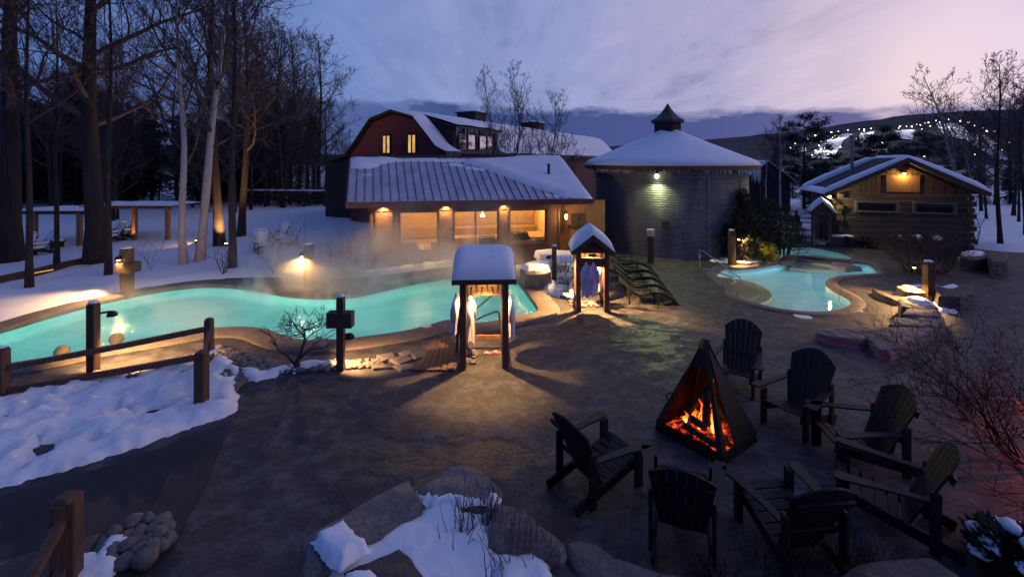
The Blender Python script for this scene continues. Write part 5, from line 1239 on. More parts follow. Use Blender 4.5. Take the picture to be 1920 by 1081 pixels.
# planter in the foreground
boulder('boulder', 'long flat-topped slab forming the left side of the foreground planter', pl(((564, 1004), (640, 962), (700, 930), (768, 895), (778, 912), (790, 946), (720, 992), (668, 1018), (640, 1040), (598, 1062), (585, 1090), (570, 1065)), 0.55), 0.55, seed=1, slope=(0, 0.02))
boulder('boulder', 'rounded peak boulder at the head of the foreground planter', pl(((781, 920), (812, 896), (845, 874), (875, 870), (905, 882), (940, 912), (944, 928), (900, 940), (850, 938), (800, 935)), 0.50), 0.50, seed=2, rough=0.09)
boulder('boulder', 'tilted boulder on the right side of the foreground planter', pl(((930, 938), (960, 944), (1000, 968), (1035, 995), (1058, 1016), (1050, 1030), (990, 1028), (935, 1032), (914, 1020), (920, 985)), 0.50), 0.50, seed=3, rough=0.08)
boulder('boulder', 'long boulder running off the bottom edge right of the planter', pl(((1062, 1018), (1085, 1008), (1120, 1018), (1150, 1040), (1200, 1056), (1260, 1076), (1330, 1085), (1400, 1082), (1400, 1150), (1150, 1150), (1085, 1070), (1065, 1040)), 0.36), 0.36, seed=4, rough=0.07)
boulder('boulder', 'dark low stone set in the snow of the planter at the bottom edge', pl(((640, 1066), (690, 1050), (748, 1026), (770, 1040), (800, 1085), (790, 1130), (690, 1130), (645, 1095)), 0.50), 0.50, mat='rock_dark', seed=5)
boulder('boulder', 'shadowed dark stone between the planter snow and the long boulder', pl(((1028, 1046), (1066, 1030), (1090, 1075), (1130, 1110), (1060, 1130), (1015, 1085)), 0.30), 0.30, mat='rock_dark', seed=6)
boulder('boulder', 'dim purple boulder at the bottom right edge beyond the dry grass', pl(((1560, 1085), (1610, 1058), (1680, 1040), (1740, 1044), (1790, 1068), (1830, 1100), (1760, 1150), (1580, 1150)), 0.35), 0.35, mat='rock_dark', seed=7)
plan = [tuple(P(x, y, 0.40)[:2]) for x, y in ((595, 1010), (640, 985), (668, 1012), (720, 990), (786, 955), (775, 918), (800, 915), (850, 935), (905, 935), (940, 950), (918, 1000), (935, 1026), (1000, 1024), (1030, 1050), (1045, 1100), (1040, 1170), (620, 1170), (600, 1080))]
snow_field('planter_snow', plan, 0.15, 0.16, 0.07, 61, 0.05, 2.4, 0.5, base=0.30, jit=0.02)
pls = [tuple(P(x, y, 0.62)[:2]) for x, y in ((582, 1008), (612, 998), (642, 975), (662, 985), (668, 1002), (700, 1025), (668, 1040), (640, 1066), (612, 1052))]
snow_field('slab_snow', pls, 0.13, 0.09, 0.06, 63, 0.04, 2.4, None, base=0.575, jit=0.015)
pls = [tuple(P(x, y, 0.62)[:2]) for x, y in ((640, 1074), (670, 1062), (700, 1062), (722, 1085), (740, 1130), (640, 1130))]
snow_field('slab_snow', pls, 0.13, 0.09, 0.06, 65, 0.03, 2.4, None, base=0.53, jit=0.015)
pls = [tuple(P(x, y, 0.55)[:2]) for x, y in ((780, 908), (790, 918), (820, 915), (850, 918), (880, 926), (905, 922), (930, 920), (942, 926), (930, 942), (900, 936), (870, 940), (840, 934), (800, 938), (784, 925))]
snow_field('slab_snow', pls, 0.07, 0.07, 0.05, 67, 0.05, 3.0, 0.15, base=0.47, jit=0.015)
# stepped slabs right of the cold pool
SG = [('boulder', 'low flat slab at the left end of the stepped stones below the cold pool', ((1530, 616), (1560, 611), (1600, 612), (1632, 622), (1640, 632), (1612, 636), (1570, 630), (1534, 624)), 0.26, 'rock', 11),
      ('boulder', 'big pointed slab whose tip juts toward the fire', ((1612, 618), (1660, 612), (1735, 609), (1762, 614), (1740, 622), (1700, 640), (1668, 656), (1650, 652), (1630, 634)), 0.30, 'rock', 12),
      ('boulder', 'flat slab just above the big pointed slab', ((1664, 608), (1676, 594), (1720, 590), (1768, 592), (1772, 600), (1758, 611), (1716, 611)), 0.34, 'rock', 13),
      ('boulder', 'thin ledge stone above the flat slab near the lamp post', ((1690, 588), (1700, 578), (1750, 577), (1764, 584), (1762, 592), (1720, 592)), 0.40, 'rock', 14),
      ('boulder', 'ledge stone carrying snow just left of the lamp post', ((1684, 562), (1700, 555), (1730, 560), (1752, 570), (1760, 577), (1715, 578), (1690, 574)), 0.42, 'rock', 15),
      ('boulder', 'narrow dark kerb stone running into the lamplight', ((1636, 541), (1646, 543), (1670, 552), (1695, 556), (1706, 552), (1704, 560), (1680, 562), (1650, 552)), 0.20, 'rock_dark', 16),
      ('boulder', 'bright lamplit block behind the lamp post', ((1680, 536), (1700, 532), (1760, 533), (1764, 545), (1720, 547), (1694, 544)), 0.38, 'rock', 17),
      ('boulder', 'large dark block right of the lamp post', ((1752, 538), (1790, 531), (1822, 534), (1826, 548), (1800, 556), (1760, 554)), 0.50, 'rock_dark', 18),
      ('boulder', 'squarish dark block beyond the bush, right of the chairs', ((1800, 476), (1824, 471), (1850, 474), (1850, 484), (1820, 487), (1802, 484)), 0.55, 'rock_dark', 19),
      ('boulder', 'upright dark block at the right end by the snowy slope', ((1848, 474), (1870, 470), (1890, 476), (1888, 488), (1860, 490)), 0.72, 'rock_dark', 20),
      ('boulder', 'tawny snow capped boulder beside the hot pool and the sauna wall', ((975, 505), (985, 496), (1010, 492), (1030, 498), (1034, 510), (1010, 516), (985, 514)), 0.55, 'rock', 21),
      ('boulder', 'low wedge stone at the left lip of the weir between the pools', ((1462, 490), (1470, 482), (1492, 481), (1491, 489)), 0.14, 'rock_dark', 22),
      ('boulder', 'pale wedge stone at the right lip of the weir between the pools', ((1559, 497), (1560, 490), (1590, 493), (1615, 500), (1585, 502)), 0.15, 'rock', 23)]
for nm, lb, seq, z, mt, sd in SG: boulder(nm, lb, pl(seq, z), z, mat=mt, seed=sd, flare=0.03, rough=0.06, rnd_=0.06)
weir = struct('weir_wall', MB().bar(P(1478, 492)+Vector((0, 0, -0.55)), P(1566, 497)+Vector((0, 0, -0.70)), 0.22, 1.02), M['coping'])
for nm_i, (seq, zb, h_) in enumerate((((((1698, 558), (1715, 556), (1740, 562), (1756, 572), (1730, 572), (1710, 566))), 0.44, 0.10), ((((1692, 534), (1725, 533), (1740, 537), (1710, 540))), 0.40, 0.06), ((((1764, 536), (1790, 532), (1800, 536), (1780, 541))), 0.53, 0.07), ((((1690, 545), (1702, 543), (1708, 549), (1694, 551))), 0.22, 0.09),
                                       (((976, 503), (990, 496), (1012, 492), (1032, 498), (1032, 507), (1010, 506), (988, 508)), 0.57, 0.20), (((1800, 474), (1826, 471), (1848, 474), (1840, 480), (1806, 481)), 0.56, 0.12), (((1000, 480), (1030, 478), (1075, 482), (1078, 492), (1040, 494), (1010, 490)), 0.5, 0.35))):
    snow_field('ledge_snow', pl(seq, zb), h_, 0.16, 0.09, 71+nm_i, 0.03, 2.0, None, base=zb-0.02, jit=0.02)
for (x, y, lb) in ((208, 637, 'tan rounded headrest stone by the tall post at the near pool rim'), (104, 661, 'tan rounded headrest stone farthest left at the near pool rim'), (1420, 541, None)):
    if lb:
        q = P(x, y); o = MB(); o.smooth = True; o.blob((0, 0, 0), (0.17, 0.17, 0.17), x, 0.12, 18, 12); ob = o.build('headrest_stone', M['coping']); ob.location = (q.x+0.05, q.y+0.12, -0.02); tag(ob, lb, 'stone')
# low retaining wall along the sauna side of the hot pool, capped with snow
wall_px = [(620, 536), (690, 531), (760, 523), (830, 513), (900, 505), (965, 508)]
wpts = [P(x, y) for x, y in wall_px]; c = MB(); outer_ = crom(wpts, 6, False); inn_ = [(p[0]-0.15, p[1]+1.25) for p in outer_]
c.prism(outer_+inn_[::-1], -0.05, 0.26); rw = c.build('retaining_wall', M['coping']); tag(rw, 'low curved stone wall between the hot pool and the sauna house', 'wall')
cap_ = [(p[0], p[1]+0.03) for p in outer_]+[(p[0]-0.15, p[1]+1.0) for p in outer_[::-1]]
snow_field('wall_snow', cap_, 0.15, 0.2, 0.12, 83, 0.10, 1.5, None, base=0.27, jit=0.05)
# pebble beds (uncountable) and the countable cobble heap
def pebbles(name, poly, n, r0, r1, seed, z=0.0):
    rnd = random.Random(seed); c = MB(); c.smooth = True; xs = [p[0] for p in poly]; ys = [p[1] for p in poly]; k = 0
    while k < n:
        q = (rnd.uniform(min(xs), max(xs)), rnd.uniform(min(ys), max(ys)))
        if not inside(q, poly): continue
        r_ = rnd.uniform(r0, r1); c.blob((q[0], q[1], z+r_*0.25+rnd.uniform(0, 0.03)), (r_*rnd.uniform(.8, 1.3), r_*rnd.uniform(.8, 1.2), r_*0.62), k, 0.25, 8, 5); k += 1
    return tag(c.build(name, M['cobble'], fix=False), kind='stuff')
pebbles('pebbles', pl(((60, 722), (170, 705), (300, 680), (370, 665), (400, 650), (430, 655), (470, 672), (540, 682), (590, 682), (640, 680), (700, 676), (720, 680), (700, 690), (640, 693), (560, 697), (500, 704), (455, 716), (440, 740), (380, 745), (380, 700), (250, 712), (120, 735))), 760, 0.045, 0.10, 3)
pebbles('pebbles', [tuple(H1(x, y, 0)[:2]) for x, y in ((-0.50, -0.40), (-0.22, -0.36), (-0.20, 0.50), (-0.5, 0.55))], 34, 0.04, 0.075, 5)
pebbles('pebbles', [tuple(H2(x, y, 0)[:2]) for x, y in ((-0.7, -0.1), (0.4, -0.05), (0.4, 0.55), (-0.7, 0.6))], 60, 0.04, 0.085, 6)
heap = [(196, 1012, .12), (215, 1000, .11), (232, 985, .12), (250, 978, .13), (278, 972, .12), (303, 974, .14), (312, 992, .13), (240, 1000, .11), (262, 994, .14), (285, 992, .12), (300, 1004, .13), (318, 1008, .12), (258, 1012, .14), (280, 1012, .13), (240, 1022, .12), (303, 1022, .12), (262, 1030, .12), (285, 1030, .13), (235, 1046, .14), (272, 1048, .17), (212, 1028, .13), (190, 1030, .11), (318, 990, .10), (225, 1012, .10), (205, 1046, .12)]
rnd = random.Random(9)
for i, (x, y, r_) in enumerate(heap):
    r_ *= 0.88; q = P(x, y, 0.10); o = MB(); o.smooth = True; o.blob((0, 0, 0), (r_*rnd.uniform(.9, 1.15), r_*rnd.uniform(.75, 1), r_*0.72), i, 0.22, 16, 10); ob = o.build('cobble', M['cobble']); ob.location = (q.x, q.y, 0.05+0.09*rnd.random()); ob.rotation_euler.z = rnd.random()*6
    tag(ob, 'smooth grey river cobble in the small heap beside the bottom left fence', 'cobble', 'cobbles heaped by the bottom left fence')
snow_field('cobble_snow', pl(((168, 1042), (190, 1010), (214, 990), (236, 992), (246, 1004), (226, 1016), (206, 1030), (196, 1044)), 0.16), 0.11, 0.1, 0.07, 91, 0.05, 2.5, None, base=0.06, jit=0.02)
snow_field('cobble_snow', pl(((80, 1086), (150, 1052), (190, 1040), (222, 1052), (226, 1068), (200, 1090), (120, 1130))), 0.13, 0.1, 0.07, 93, 0.05, 2.5, None, jit=0.02)
c = MB(); c.prism(pl(((-20, 1062), (90, 1028), (165, 1008), (190, 1000), (165, 1040), (150, 1081), (150, 1120), (-40, 1140))), 0.002, 0.02); struct('planting_bed', c, M['rock_dark'])
# flagstones and a plank walkway between the pebbles and the near shelter
FS = [((706, 665), (735, 660), (742, 668), (718, 676)), ((728, 672), (760, 664), (776, 672), (748, 682)), ((748, 660), (768, 655), (775, 662), (755, 668)), ((738, 684), (772, 680), (782, 688), (752, 694)), ((770, 662), (796, 656), (800, 666), (780, 672)), ((690, 676), (716, 678), (736, 688), (700, 690))]
for i, seq in enumerate(FS):
    o = boulder('flagstone', ['flagstone nearest the cross post', 'middle flagstone of the path patch', 'small flagstone touching the pool rim', 'lowest flagstone beside the plank walkway', 'flagstone against the upper edge of the plank walkway', 'flagstone next to the pebbles, left of the others'][i], pl(seq, 0.05), 0.055, -0.02, 'rock', 30+i, 0.01, 0.03, 'flagstone', None, 0.02)
pk = empty('plank_walkway', P(818, 672)); tag(pk, 'short dark wooden plank walkway beside the near robe shelter', 'walkway')
b0 = P(818, 672); c0, c1, c2, c3 = [v-b0 for v in (P(775, 697), P(852, 697), P(852, 632), P(810, 640))]
c = MB()
for i in range(6):
    k0, k1 = i/6+0.01, (i+1)/6-0.01; c.slab([c0+(c1-c0)*k0, c0+(c1-c0)*k1, c3+(c2-c3)*k1, c3+(c2-c3)*k0], (0, 0, 0.05+0.004*(i % 2)))
c.build('planks', M['wood_post'], pk)

# ------------------------------------------------------------------ flat roofed shelters in the wood, timber edging
def flat_shelter(label, x0, x1, Y, z, posts, lit=None):
    a, b = D(x0, 0, Y).x, D(x1, 0, Y).x; s = empty('flat_shelter', ((a+b)/2, Y, 0.3)); tag(s, label, 'shelter'); w_ = b-a
    c = MB(); c.box((0, 1.2, z-0.06), (w_, 2.6, 0.07)); c.build('roof', M['wood_post'], s)
    c = MB(); c.smooth = True
    rows = []
    for i in range(13):
        rows.append([((-0.5+i/12)*w_*1.02, -0.12+2.64*j/6, z-0.02+(0.09+0.03*fbm(i*.7, j*.7, Y))*min(1, min(i, 12-i)*1.2+0.1)*min(1, min(j, 6-j)*1.2+0.1)) for j in range(7)])
    c.grid(rows); c.build('snow_cap', M['snow'], s)
    for px in posts:
        x = D(px, 0, Y).x-(a+b)/2; c = MB(); c.box((x, 0.1, z/2-0.2), (0.20, 0.20, z+0.2)); c.build('post', M['wood_mid'], s)
    c = MB(); c.box((0, 0.1, z-0.16), (w_*0.96, 0.08, 0.12)); c.build('beam', M['wood_post'], s)
    return s
flat_shelter('left flat roofed shelter in the wood with snow along its edge', 25, 162, 25.5, 1.96, (62, 146))
flat_shelter('right flat roofed shelter in the wood with one column glowing', 150, 322, 27, 2.10, (250, 312))
q = D(250, 432, 27); lamp('column uplight', (q.x, q.y-0.55, 0.55), 60, WARM, 0.06, None, 90, (0, 0.6, 1))
ed = empty('timber_edging', P(80, 512, 0.3)); tag(ed, 'low dark timber edging stepping through the snow at the left', 'edging')
e0 = P(80, 512, 0.3); c = MB(); pts = [P(x, y, 0.3)-e0 for x, y in ((-120, 552), (0, 527), (60, 514), (115, 500), (172, 488))]
for a_, b_ in zip(pts, pts[1:]): c.bar(a_, b_, 0.16, 0.40)
c.build('timber', M['wood_dark'], ed)
c = MB(); c.bar(P(66, 511, 0.35)-e0+Vector((0, -0.12, 0)), P(105, 504, 0.35)-e0+Vector((0, -0.12, 0)), 0.03, 0.04); c.build('strip_light', M['lit_win'], ed)
# tree uplights
for (x, y, lb, pw, am) in ((424, 457, 'bright spotlight at the foot of the lit dark trunk', 1700, (0.03, 0.12, 1)), (369, 452, 'small spotlight in the snow between the two birches', 60, (-0.9, 0.0, 0.10))):
    q = P(x, y, 0.5); q.z = FIELD(q.x, q.y)+0.06; s = empty('ground_spotlight', q); tag(s, lb, 'spotlight'); c = MB(); c.lathe([(0.09, 0.0), (0.11, 0.14)], 12); c.build('housing', M['iron'], s); c = MB(); c.lathe([(0.09, 0.142), (0.09, 0.152)], 12); c.build('lens', M['bulb'], s)
    lamp('uplight', (0, -0.05, 0.26), pw, WARM, 0.06, s, 120, am, 0.6)
# red glass lantern added out of view to cast the red glow
rl = empty('unseen_red_lantern', (9.6, 7.2, 0)); tag(rl, 'red glass lantern added out of view to the right of the fire ring', 'lantern')
c = MB(); c.box((0, 0, 0.45), (0.12, 0.12, 0.9)); c.build('post', M['wood_dark'], rl); c = MB(); c.lathe([(0.09, 0.9), (0.11, 1.0), (0.09, 1.14)], 10); c.build('glass', emit('red glass', (1.0, 0.08, 0.06), 4), rl); c = MB(); c.lathe([(0.14, 1.14), (0.02, 1.24)], 10); c.build('cap', M['iron'], rl)
lamp('red light', (-0.22, -0.05, 1.02), 105, (1.0, 0.10, 0.09), 0.08, rl)

# ------------------------------------------------------------------ a person by the cabin corner
q = P(1493, 446); pe = empty('person', (q.x, q.y, 0), R(200)); tag(pe, 'person in a dark coat standing by the unlit robe shelter', 'person')
def skinned(name, joints, edges, mat, parent, sub=2):
    me = bpy.data.meshes.new(name); me.from_pydata([j[0] for j in joints], edges, []); o = link(name, me, parent); me.materials.append(mat)
    sk = o.modifiers.new('skin', 'SKIN'); sk.use_smooth_shade = True
    for i, j in enumerate(joints): me.skin_vertices[0].data[i].radius = (j[1], j[1]*(j[2] if len(j) > 2 else 1)); me.skin_vertices[0].data[i].use_root = i == 0
    o.modifiers.new('sub', 'SUBSURF').levels = sub; o.modifiers['sub'].render_levels = sub; return o
J = [((0, 0, 0.98), 0.155, 0.8), ((0, 0, 1.22), 0.15, 0.8), ((0, 0, 1.42), 0.17, 0.75), ((0, 0, 1.52), 0.065), ((0, 0.02, 1.64), 0.10, 1.1), ((0, 0.02, 1.75), 0.085, 1.1),
     ((0.10, 0, 0.92), 0.10), ((0.11, 0.02, 0.50), 0.066), ((0.12, -0.02, 0.09), 0.048), ((0.13, 0.13, 0.045), 0.045), ((-0.10, 0, 0.92), 0.10), ((-0.12, 0.05, 0.50), 0.066), ((-0.13, 0.08, 0.09), 0.048), ((-0.14, 0.22, 0.045), 0.045),
     ((0.22, 0, 1.41), 0.07), ((0.29, -0.03, 1.13), 0.052), ((0.28, 0.05, 0.88), 0.038), ((-0.22, 0, 1.41), 0.07), ((-0.29, -0.03, 1.13), 0.052), ((-0.28, 0.05, 0.88), 0.038)]
skinned('body', J, [(0, 1), (1, 2), (2, 3), (3, 4), (4, 5), (0, 6), (6, 7), (7, 8), (8, 9), (0, 10), (10, 11), (11, 12), (12, 13), (2, 14), (14, 15), (15, 16), (2, 17), (17, 18), (18, 19)], M['coat'], pe)
c = MB(); c.smooth = True; c.blob((0, 0.055, 1.66), (0.085, 0.09, 0.115), 3, 0.03, 16, 12); c.blob((0, 0.155, 1.655), (0.016, 0.022, 0.026), 1, 0, 8, 6)
for sx in (-1, 1): c.blob((sx*0.088, 0.04, 1.655), (0.014, 0.024, 0.035), 1, 0, 8, 6)
c.build('face', M['skin'], pe); c = MB(); c.smooth = True; c.blob((0, 0.01, 1.72), (0.105, 0.115, 0.095), 5, 0.08, 16, 12); c.build('hat', M['hair'], pe)
c = MB(); c.smooth = True; c.lathe([(0.185, 0.62), (0.19, 0.80), (0.175, 1.0), (0.165, 1.15), (0.19, 1.36), (0.15, 1.47), (0.09, 1.50)], 20); c.v = [(v[0]*1.1, v[1]*0.75, v[2]) for v in c.v]; c.build('coat', M['coat'], pe)
for sx in (-1, 1):
    c = MB(); c.smooth = True; c.blob((sx*0.28, 0.06, 0.82), (0.022, 0.04, 0.05), 2, 0.05, 8, 6)
    for k in range(4): c.tube([(sx*0.28, 0.035+0.018*k, 0.79), (sx*0.277, 0.04+0.018*k, 0.755-0.006*abs(1.5-k)), (sx*0.268, 0.045+0.018*k, 0.725)], [0.009, 0.008, 0.006], 5)
    c.tube([(sx*0.275, 0.095, 0.83), (sx*0.268, 0.115, 0.80), (sx*0.262, 0.118, 0.775)], [0.010, 0.009, 0.007], 5); c.build('hand', M['skin'], pe)
# ------------------------------------------------------------------ bare trees
def grow(seed, h, r0, first=0.3, limbs=16, lean=(0, 0), spread=0.55, up=0.35, sub=(6, 5, 3), sides=8, wander=0.10, fork=None, twig_r=0.011, droop=0.0, llen=0.42):
    """returns (trunk MB, branches MB); trunk stands at the origin"""
    rnd = random.Random(seed); T, Bq = MB(), MB(); T.smooth = Bq.smooth = True
    def path(p, d, L, r, n, wob, upw, rend):
        pts, rad = [p.copy()], [r]; d = d.normalized()
        for i in range(n):
            d = (d+Vector((rnd.gauss(0, wob), rnd.gauss(0, wob), rnd.gauss(0, wob)+upw/n))).normalized(); p = p+d*L/n; pts.append(p.copy()); rad.append(r+(rend-r)*(i+1)/n)
        return pts, rad
    def branch(p, d, L, r, lvl):
        n = (6, 4, 3, 2)[min(lvl, 3)]; pts, rad = path(p, d, L, r, n, 0.17 if lvl < 2 else 0.22, up*(0.9 if lvl < 2 else 0.4)-droop*(lvl+1)*0.3, max(twig_r*0.6, r*0.22))
        Bq.tube(pts, rad, 6 if lvl == 0 else (4 if lvl == 1 else 3), cap=False)
        if lvl >= len(sub): return
        for k in range(sub[lvl]):
            t = 0.22+0.78*(k+rnd.random())/sub[lvl]; i = min(n-1, int(t*n)); f = t*n-i; q = pts[i].lerp(pts[i+1], f); ax = (pts[i+1]-pts[i]).normalized()
            o_ = ax.orthogonal(); o_ = Matrix.Rotation(rnd.random()*6.283, 3, ax) @ o_
            a = rnd.uniform(0.45, 0.95); nd = ax*math.cos(a)+o_*math.sin(a); nd.z += 0.15
            branch(q, nd, L*rnd.uniform(0.32, 0.58)*(1.05-0.35*t), max(twig_r, rad[i]*rnd.uniform(0.38, 0.6)), lvl+1)
    stems = fork or [(lean, 1.0, r0)]
    for (ln, hs, rr) in stems:
        n = 11; pts = []; hh = h*hs; wx, wy = rnd.random()*9, rnd.random()*9
        for i in range(n+1):
            k = i/n; pts.append(Vector((ln[0]*hh*k+wander*hh*0.2*mnoise.noise(Vector((wx, k*2.2, 1))), ln[1]*hh*k+wander*hh*0.2*mnoise.noise(Vector((wy, k*2.2, 5))), hh*k-0.15*(i == 0))))
        o0 = pts[0].copy(); pts = [p-Vector((o0.x, o0.y, 0)) for p in pts]
        rad = [rr*(1.35 if i == 0 else 1.0)*(1-0.88*(i/n)**1.15) for i in range(n+1)]; T.tube(pts, rad, sides)
        for k in range(int(limbs*hs)):
            t = first+(1-first)*((k+rnd.random())/int(limbs*hs))**0.9; t = min(t, 0.985); i = min(n-1, int(t*n)); q = pts[i].lerp(pts[i+1], t*n-i); ax = (pts[i+1]-pts[i]).normalized()
            a = k*2.4+rnd.random(); hd = Vector((math.cos(a), math.sin(a), 0)); el = rnd.uniform(0.25, 0.9)+0.5*(t-first)
            d = hd*math.cos(el)*spread*2+Vector((0, 0, math.sin(el))); L = hh*llen*(1-t)**0.62*rnd.uniform(0.7, 1.15)+hh*0.05
            branch(q, d, L, max(twig_r*1.3, rad[i]*rnd.uniform(0.35, 0.55)), 0)
    return T, Bq
def tree_proto(seed, mt, mb_, name='bare_tree', **k):
    T, Bq = grow(seed, **k); return T.mesh(name+'_trunk', M[mt]), Bq.mesh(name+'_branches', M[mb_])
def plant(name, proto, loc_, rz, s, label, cat, group=None, pn=('trunk', 'branches')):
    o = empty(name, loc_, rz); o.scale = (s, s, s); tag(o, label, cat, group)
    for n_, me in zip(pn, proto): link(n_, me, o)
    return o
p_big = tree_proto(101, 'bark', 'twig', h=20, r0=0.42, first=0.28, limbs=22, spread=0.62, sub=(7, 6, 4), llen=0.40)
p_a = tree_proto(102, 'bark', 'twig', h=16, r0=0.22, first=0.32, limbs=20, sub=(7, 6, 4), up=0.55, llen=0.40)
p_b = tree_proto(103, 'bark', 'twig', h=15, r0=0.17, first=0.38, limbs=16, sub=(6, 5, 4), up=0.7, spread=0.4)
p_c = tree_proto(104, 'bark', 'twig', h=13, r0=0.11, first=0.42, limbs=14, sub=(5, 5, 3), up=0.8, spread=0.35)
p_pole = tree_proto(105, 'bark', 'twig', h=12, r0=0.14, first=0.55, limbs=9, sub=(5, 4), up=0.6, spread=0.3, llen=0.25)
p_fine = tree_proto(130, 'bark', 'twig', h=13, r0=0.12, first=0.12, limbs=30, spread=0.55, sub=(8, 6, 4), up=0.55, llen=0.40)
p_birch = tree_proto(106, 'birch', 'twig', h=15, r0=0.17, first=0.30, limbs=18, sub=(6, 5, 4), up=0.75, spread=0.40, wander=0.14, lean=(-0.045, 0))
p_birch2 = tree_proto(107, 'birch', 'twig', h=17, r0=0.19, first=0.26, limbs=22, sub=(7, 5, 4), up=0.7, spread=0.42, lean=(0.075, 0), wander=0.12)
p_clump = tree_proto(108, 'pale_bark', 'twig', h=11, r0=0.09, first=0.30, limbs=15, sub=(5, 5, 3), up=0.95, spread=0.34, wander=0.3, twig_r=0.008, llen=0.36, fork=[((0.03, 0), 1.0, 0.10), ((-0.10, 0.02), 0.97, 0.09), ((0.06, 0.03), 0.86, 0.07), ((-0.20, 0), 0.70, 0.06), ((0.16, 0.0), 0.75, 0.06)])
p_clump2 = tree_proto(109, 'pale_bark', 'twig', h=9.5, r0=0.09, first=0.30, limbs=15, sub=(5, 5, 3), up=0.8, spread=0.36, wander=0.3, twig_r=0.008, llen=0.36, fork=[((0.10, 0), 1.0, 0.09), ((0.30, 0.0), 0.72, 0.07), ((-0.04, 0), 0.80, 0.06), ((0.18, 0.05), 0.86, 0.07)])
def FG(x, y): return FIELD(x, y)-0.1 if x < -6.5 and y > 12 else 0.0
# named trees of the left side
def on(px, py, z=0.25): q = P(px, py, z); return Vector((q.x, q.y, FG(q.x, q.y)))
plant('big_tree', p_big, on(180, 492), 0.4, 1.0, 'huge dark bare tree with a thick trunk standing left of the two pale birches', 'tree')
plant('big_tree', p_big, on(18, 490), 2.2, 1.05, 'massive dark trunk at the left edge of the photo', 'tree')
plant('bare_tree', p_c, on(55, 537), 1.0, 1.05, 'slim dark tree rising in front of the left flat roof', 'tree')
plant('bare_tree', p_c, on(106, 497), 2.0, 1.0, 'thin leaning tree touching the timber edging', 'tree')
plant('bare_tree', p_c, on(203, 513), 3.1, 1.1, 'slim dark tree hugging the right side of the huge trunk', 'tree')
plant('birch_tree', p_birch, on(345, 493), 0.3, 1.0, 'slender pale birch with a bent trunk, left one of the two birches', 'tree')
plant('birch_tree', p_birch2, on(374, 488), 0.0, 1.05, 'taller leaning white birch, right one of the two birches', 'tree')
plant('bare_tree', p_b, on(436, 500), 4.0, 1.0, 'dark tree whose trunk base glows in the spotlight', 'tree')
plant('bare_tree', p_a, on(412, 462), 2.0, 1.15, 'dark tree with a warm uplit trunk just beyond the spotlight', 'tree')
plant('bare_tree', p_a, on(452, 448), 5.0, 1.0, 'dense bare tree with a broad crown right of the spotlight', 'tree')
rnd = random.Random(77)
protos = [p_a, p_fine, p_b, p_c, p_fine, p_pole]
n_ = 0
while n_ < 84:
    px = rnd.uniform(-120, 600); Y = rnd.uniform(31, 62) if n_ < 76 else rnd.uniform(46, 64)
    if px > 430: Y = rnd.uniform(44, 62)
    x = D(px, 0, Y).x
    if 33 < Y < 38 and px < 330 and rnd.random() < 0.6: continue
    plant('bare_tree', rnd.choice(protos), (x, Y, FG(x, min(Y, 48))), rnd.random()*6.28, rnd.uniform(0.50, 0.85) if n_ > 14 else rnd.uniform(0.9, 1.15), 'dark leafless tree standing in the crowded wood on the left', 'tree', 'bare trees of the wood'); n_ += 1
# denser brushy crowns right of the birches
for i, (px, Y, s) in enumerate(((470, 40, 1.15), (500, 43, 1.2), (530, 42, 1.05), (560, 46, 1.1), (575, 52, 0.95), (545, 50, 1.2), (440, 38, 1.25), (590, 50, 0.8), (610, 55, 0.75), (640, 58, 0.7))):
    q = D(px, 0, Y); plant('bare_tree', p_fine if i % 3 != 2 else p_a, (q.x, Y, 0.6), i*1.3, s*0.95, 'finely branched bare tree at the right edge of the wood beside the barn', 'tree', 'bare trees beside the barn')

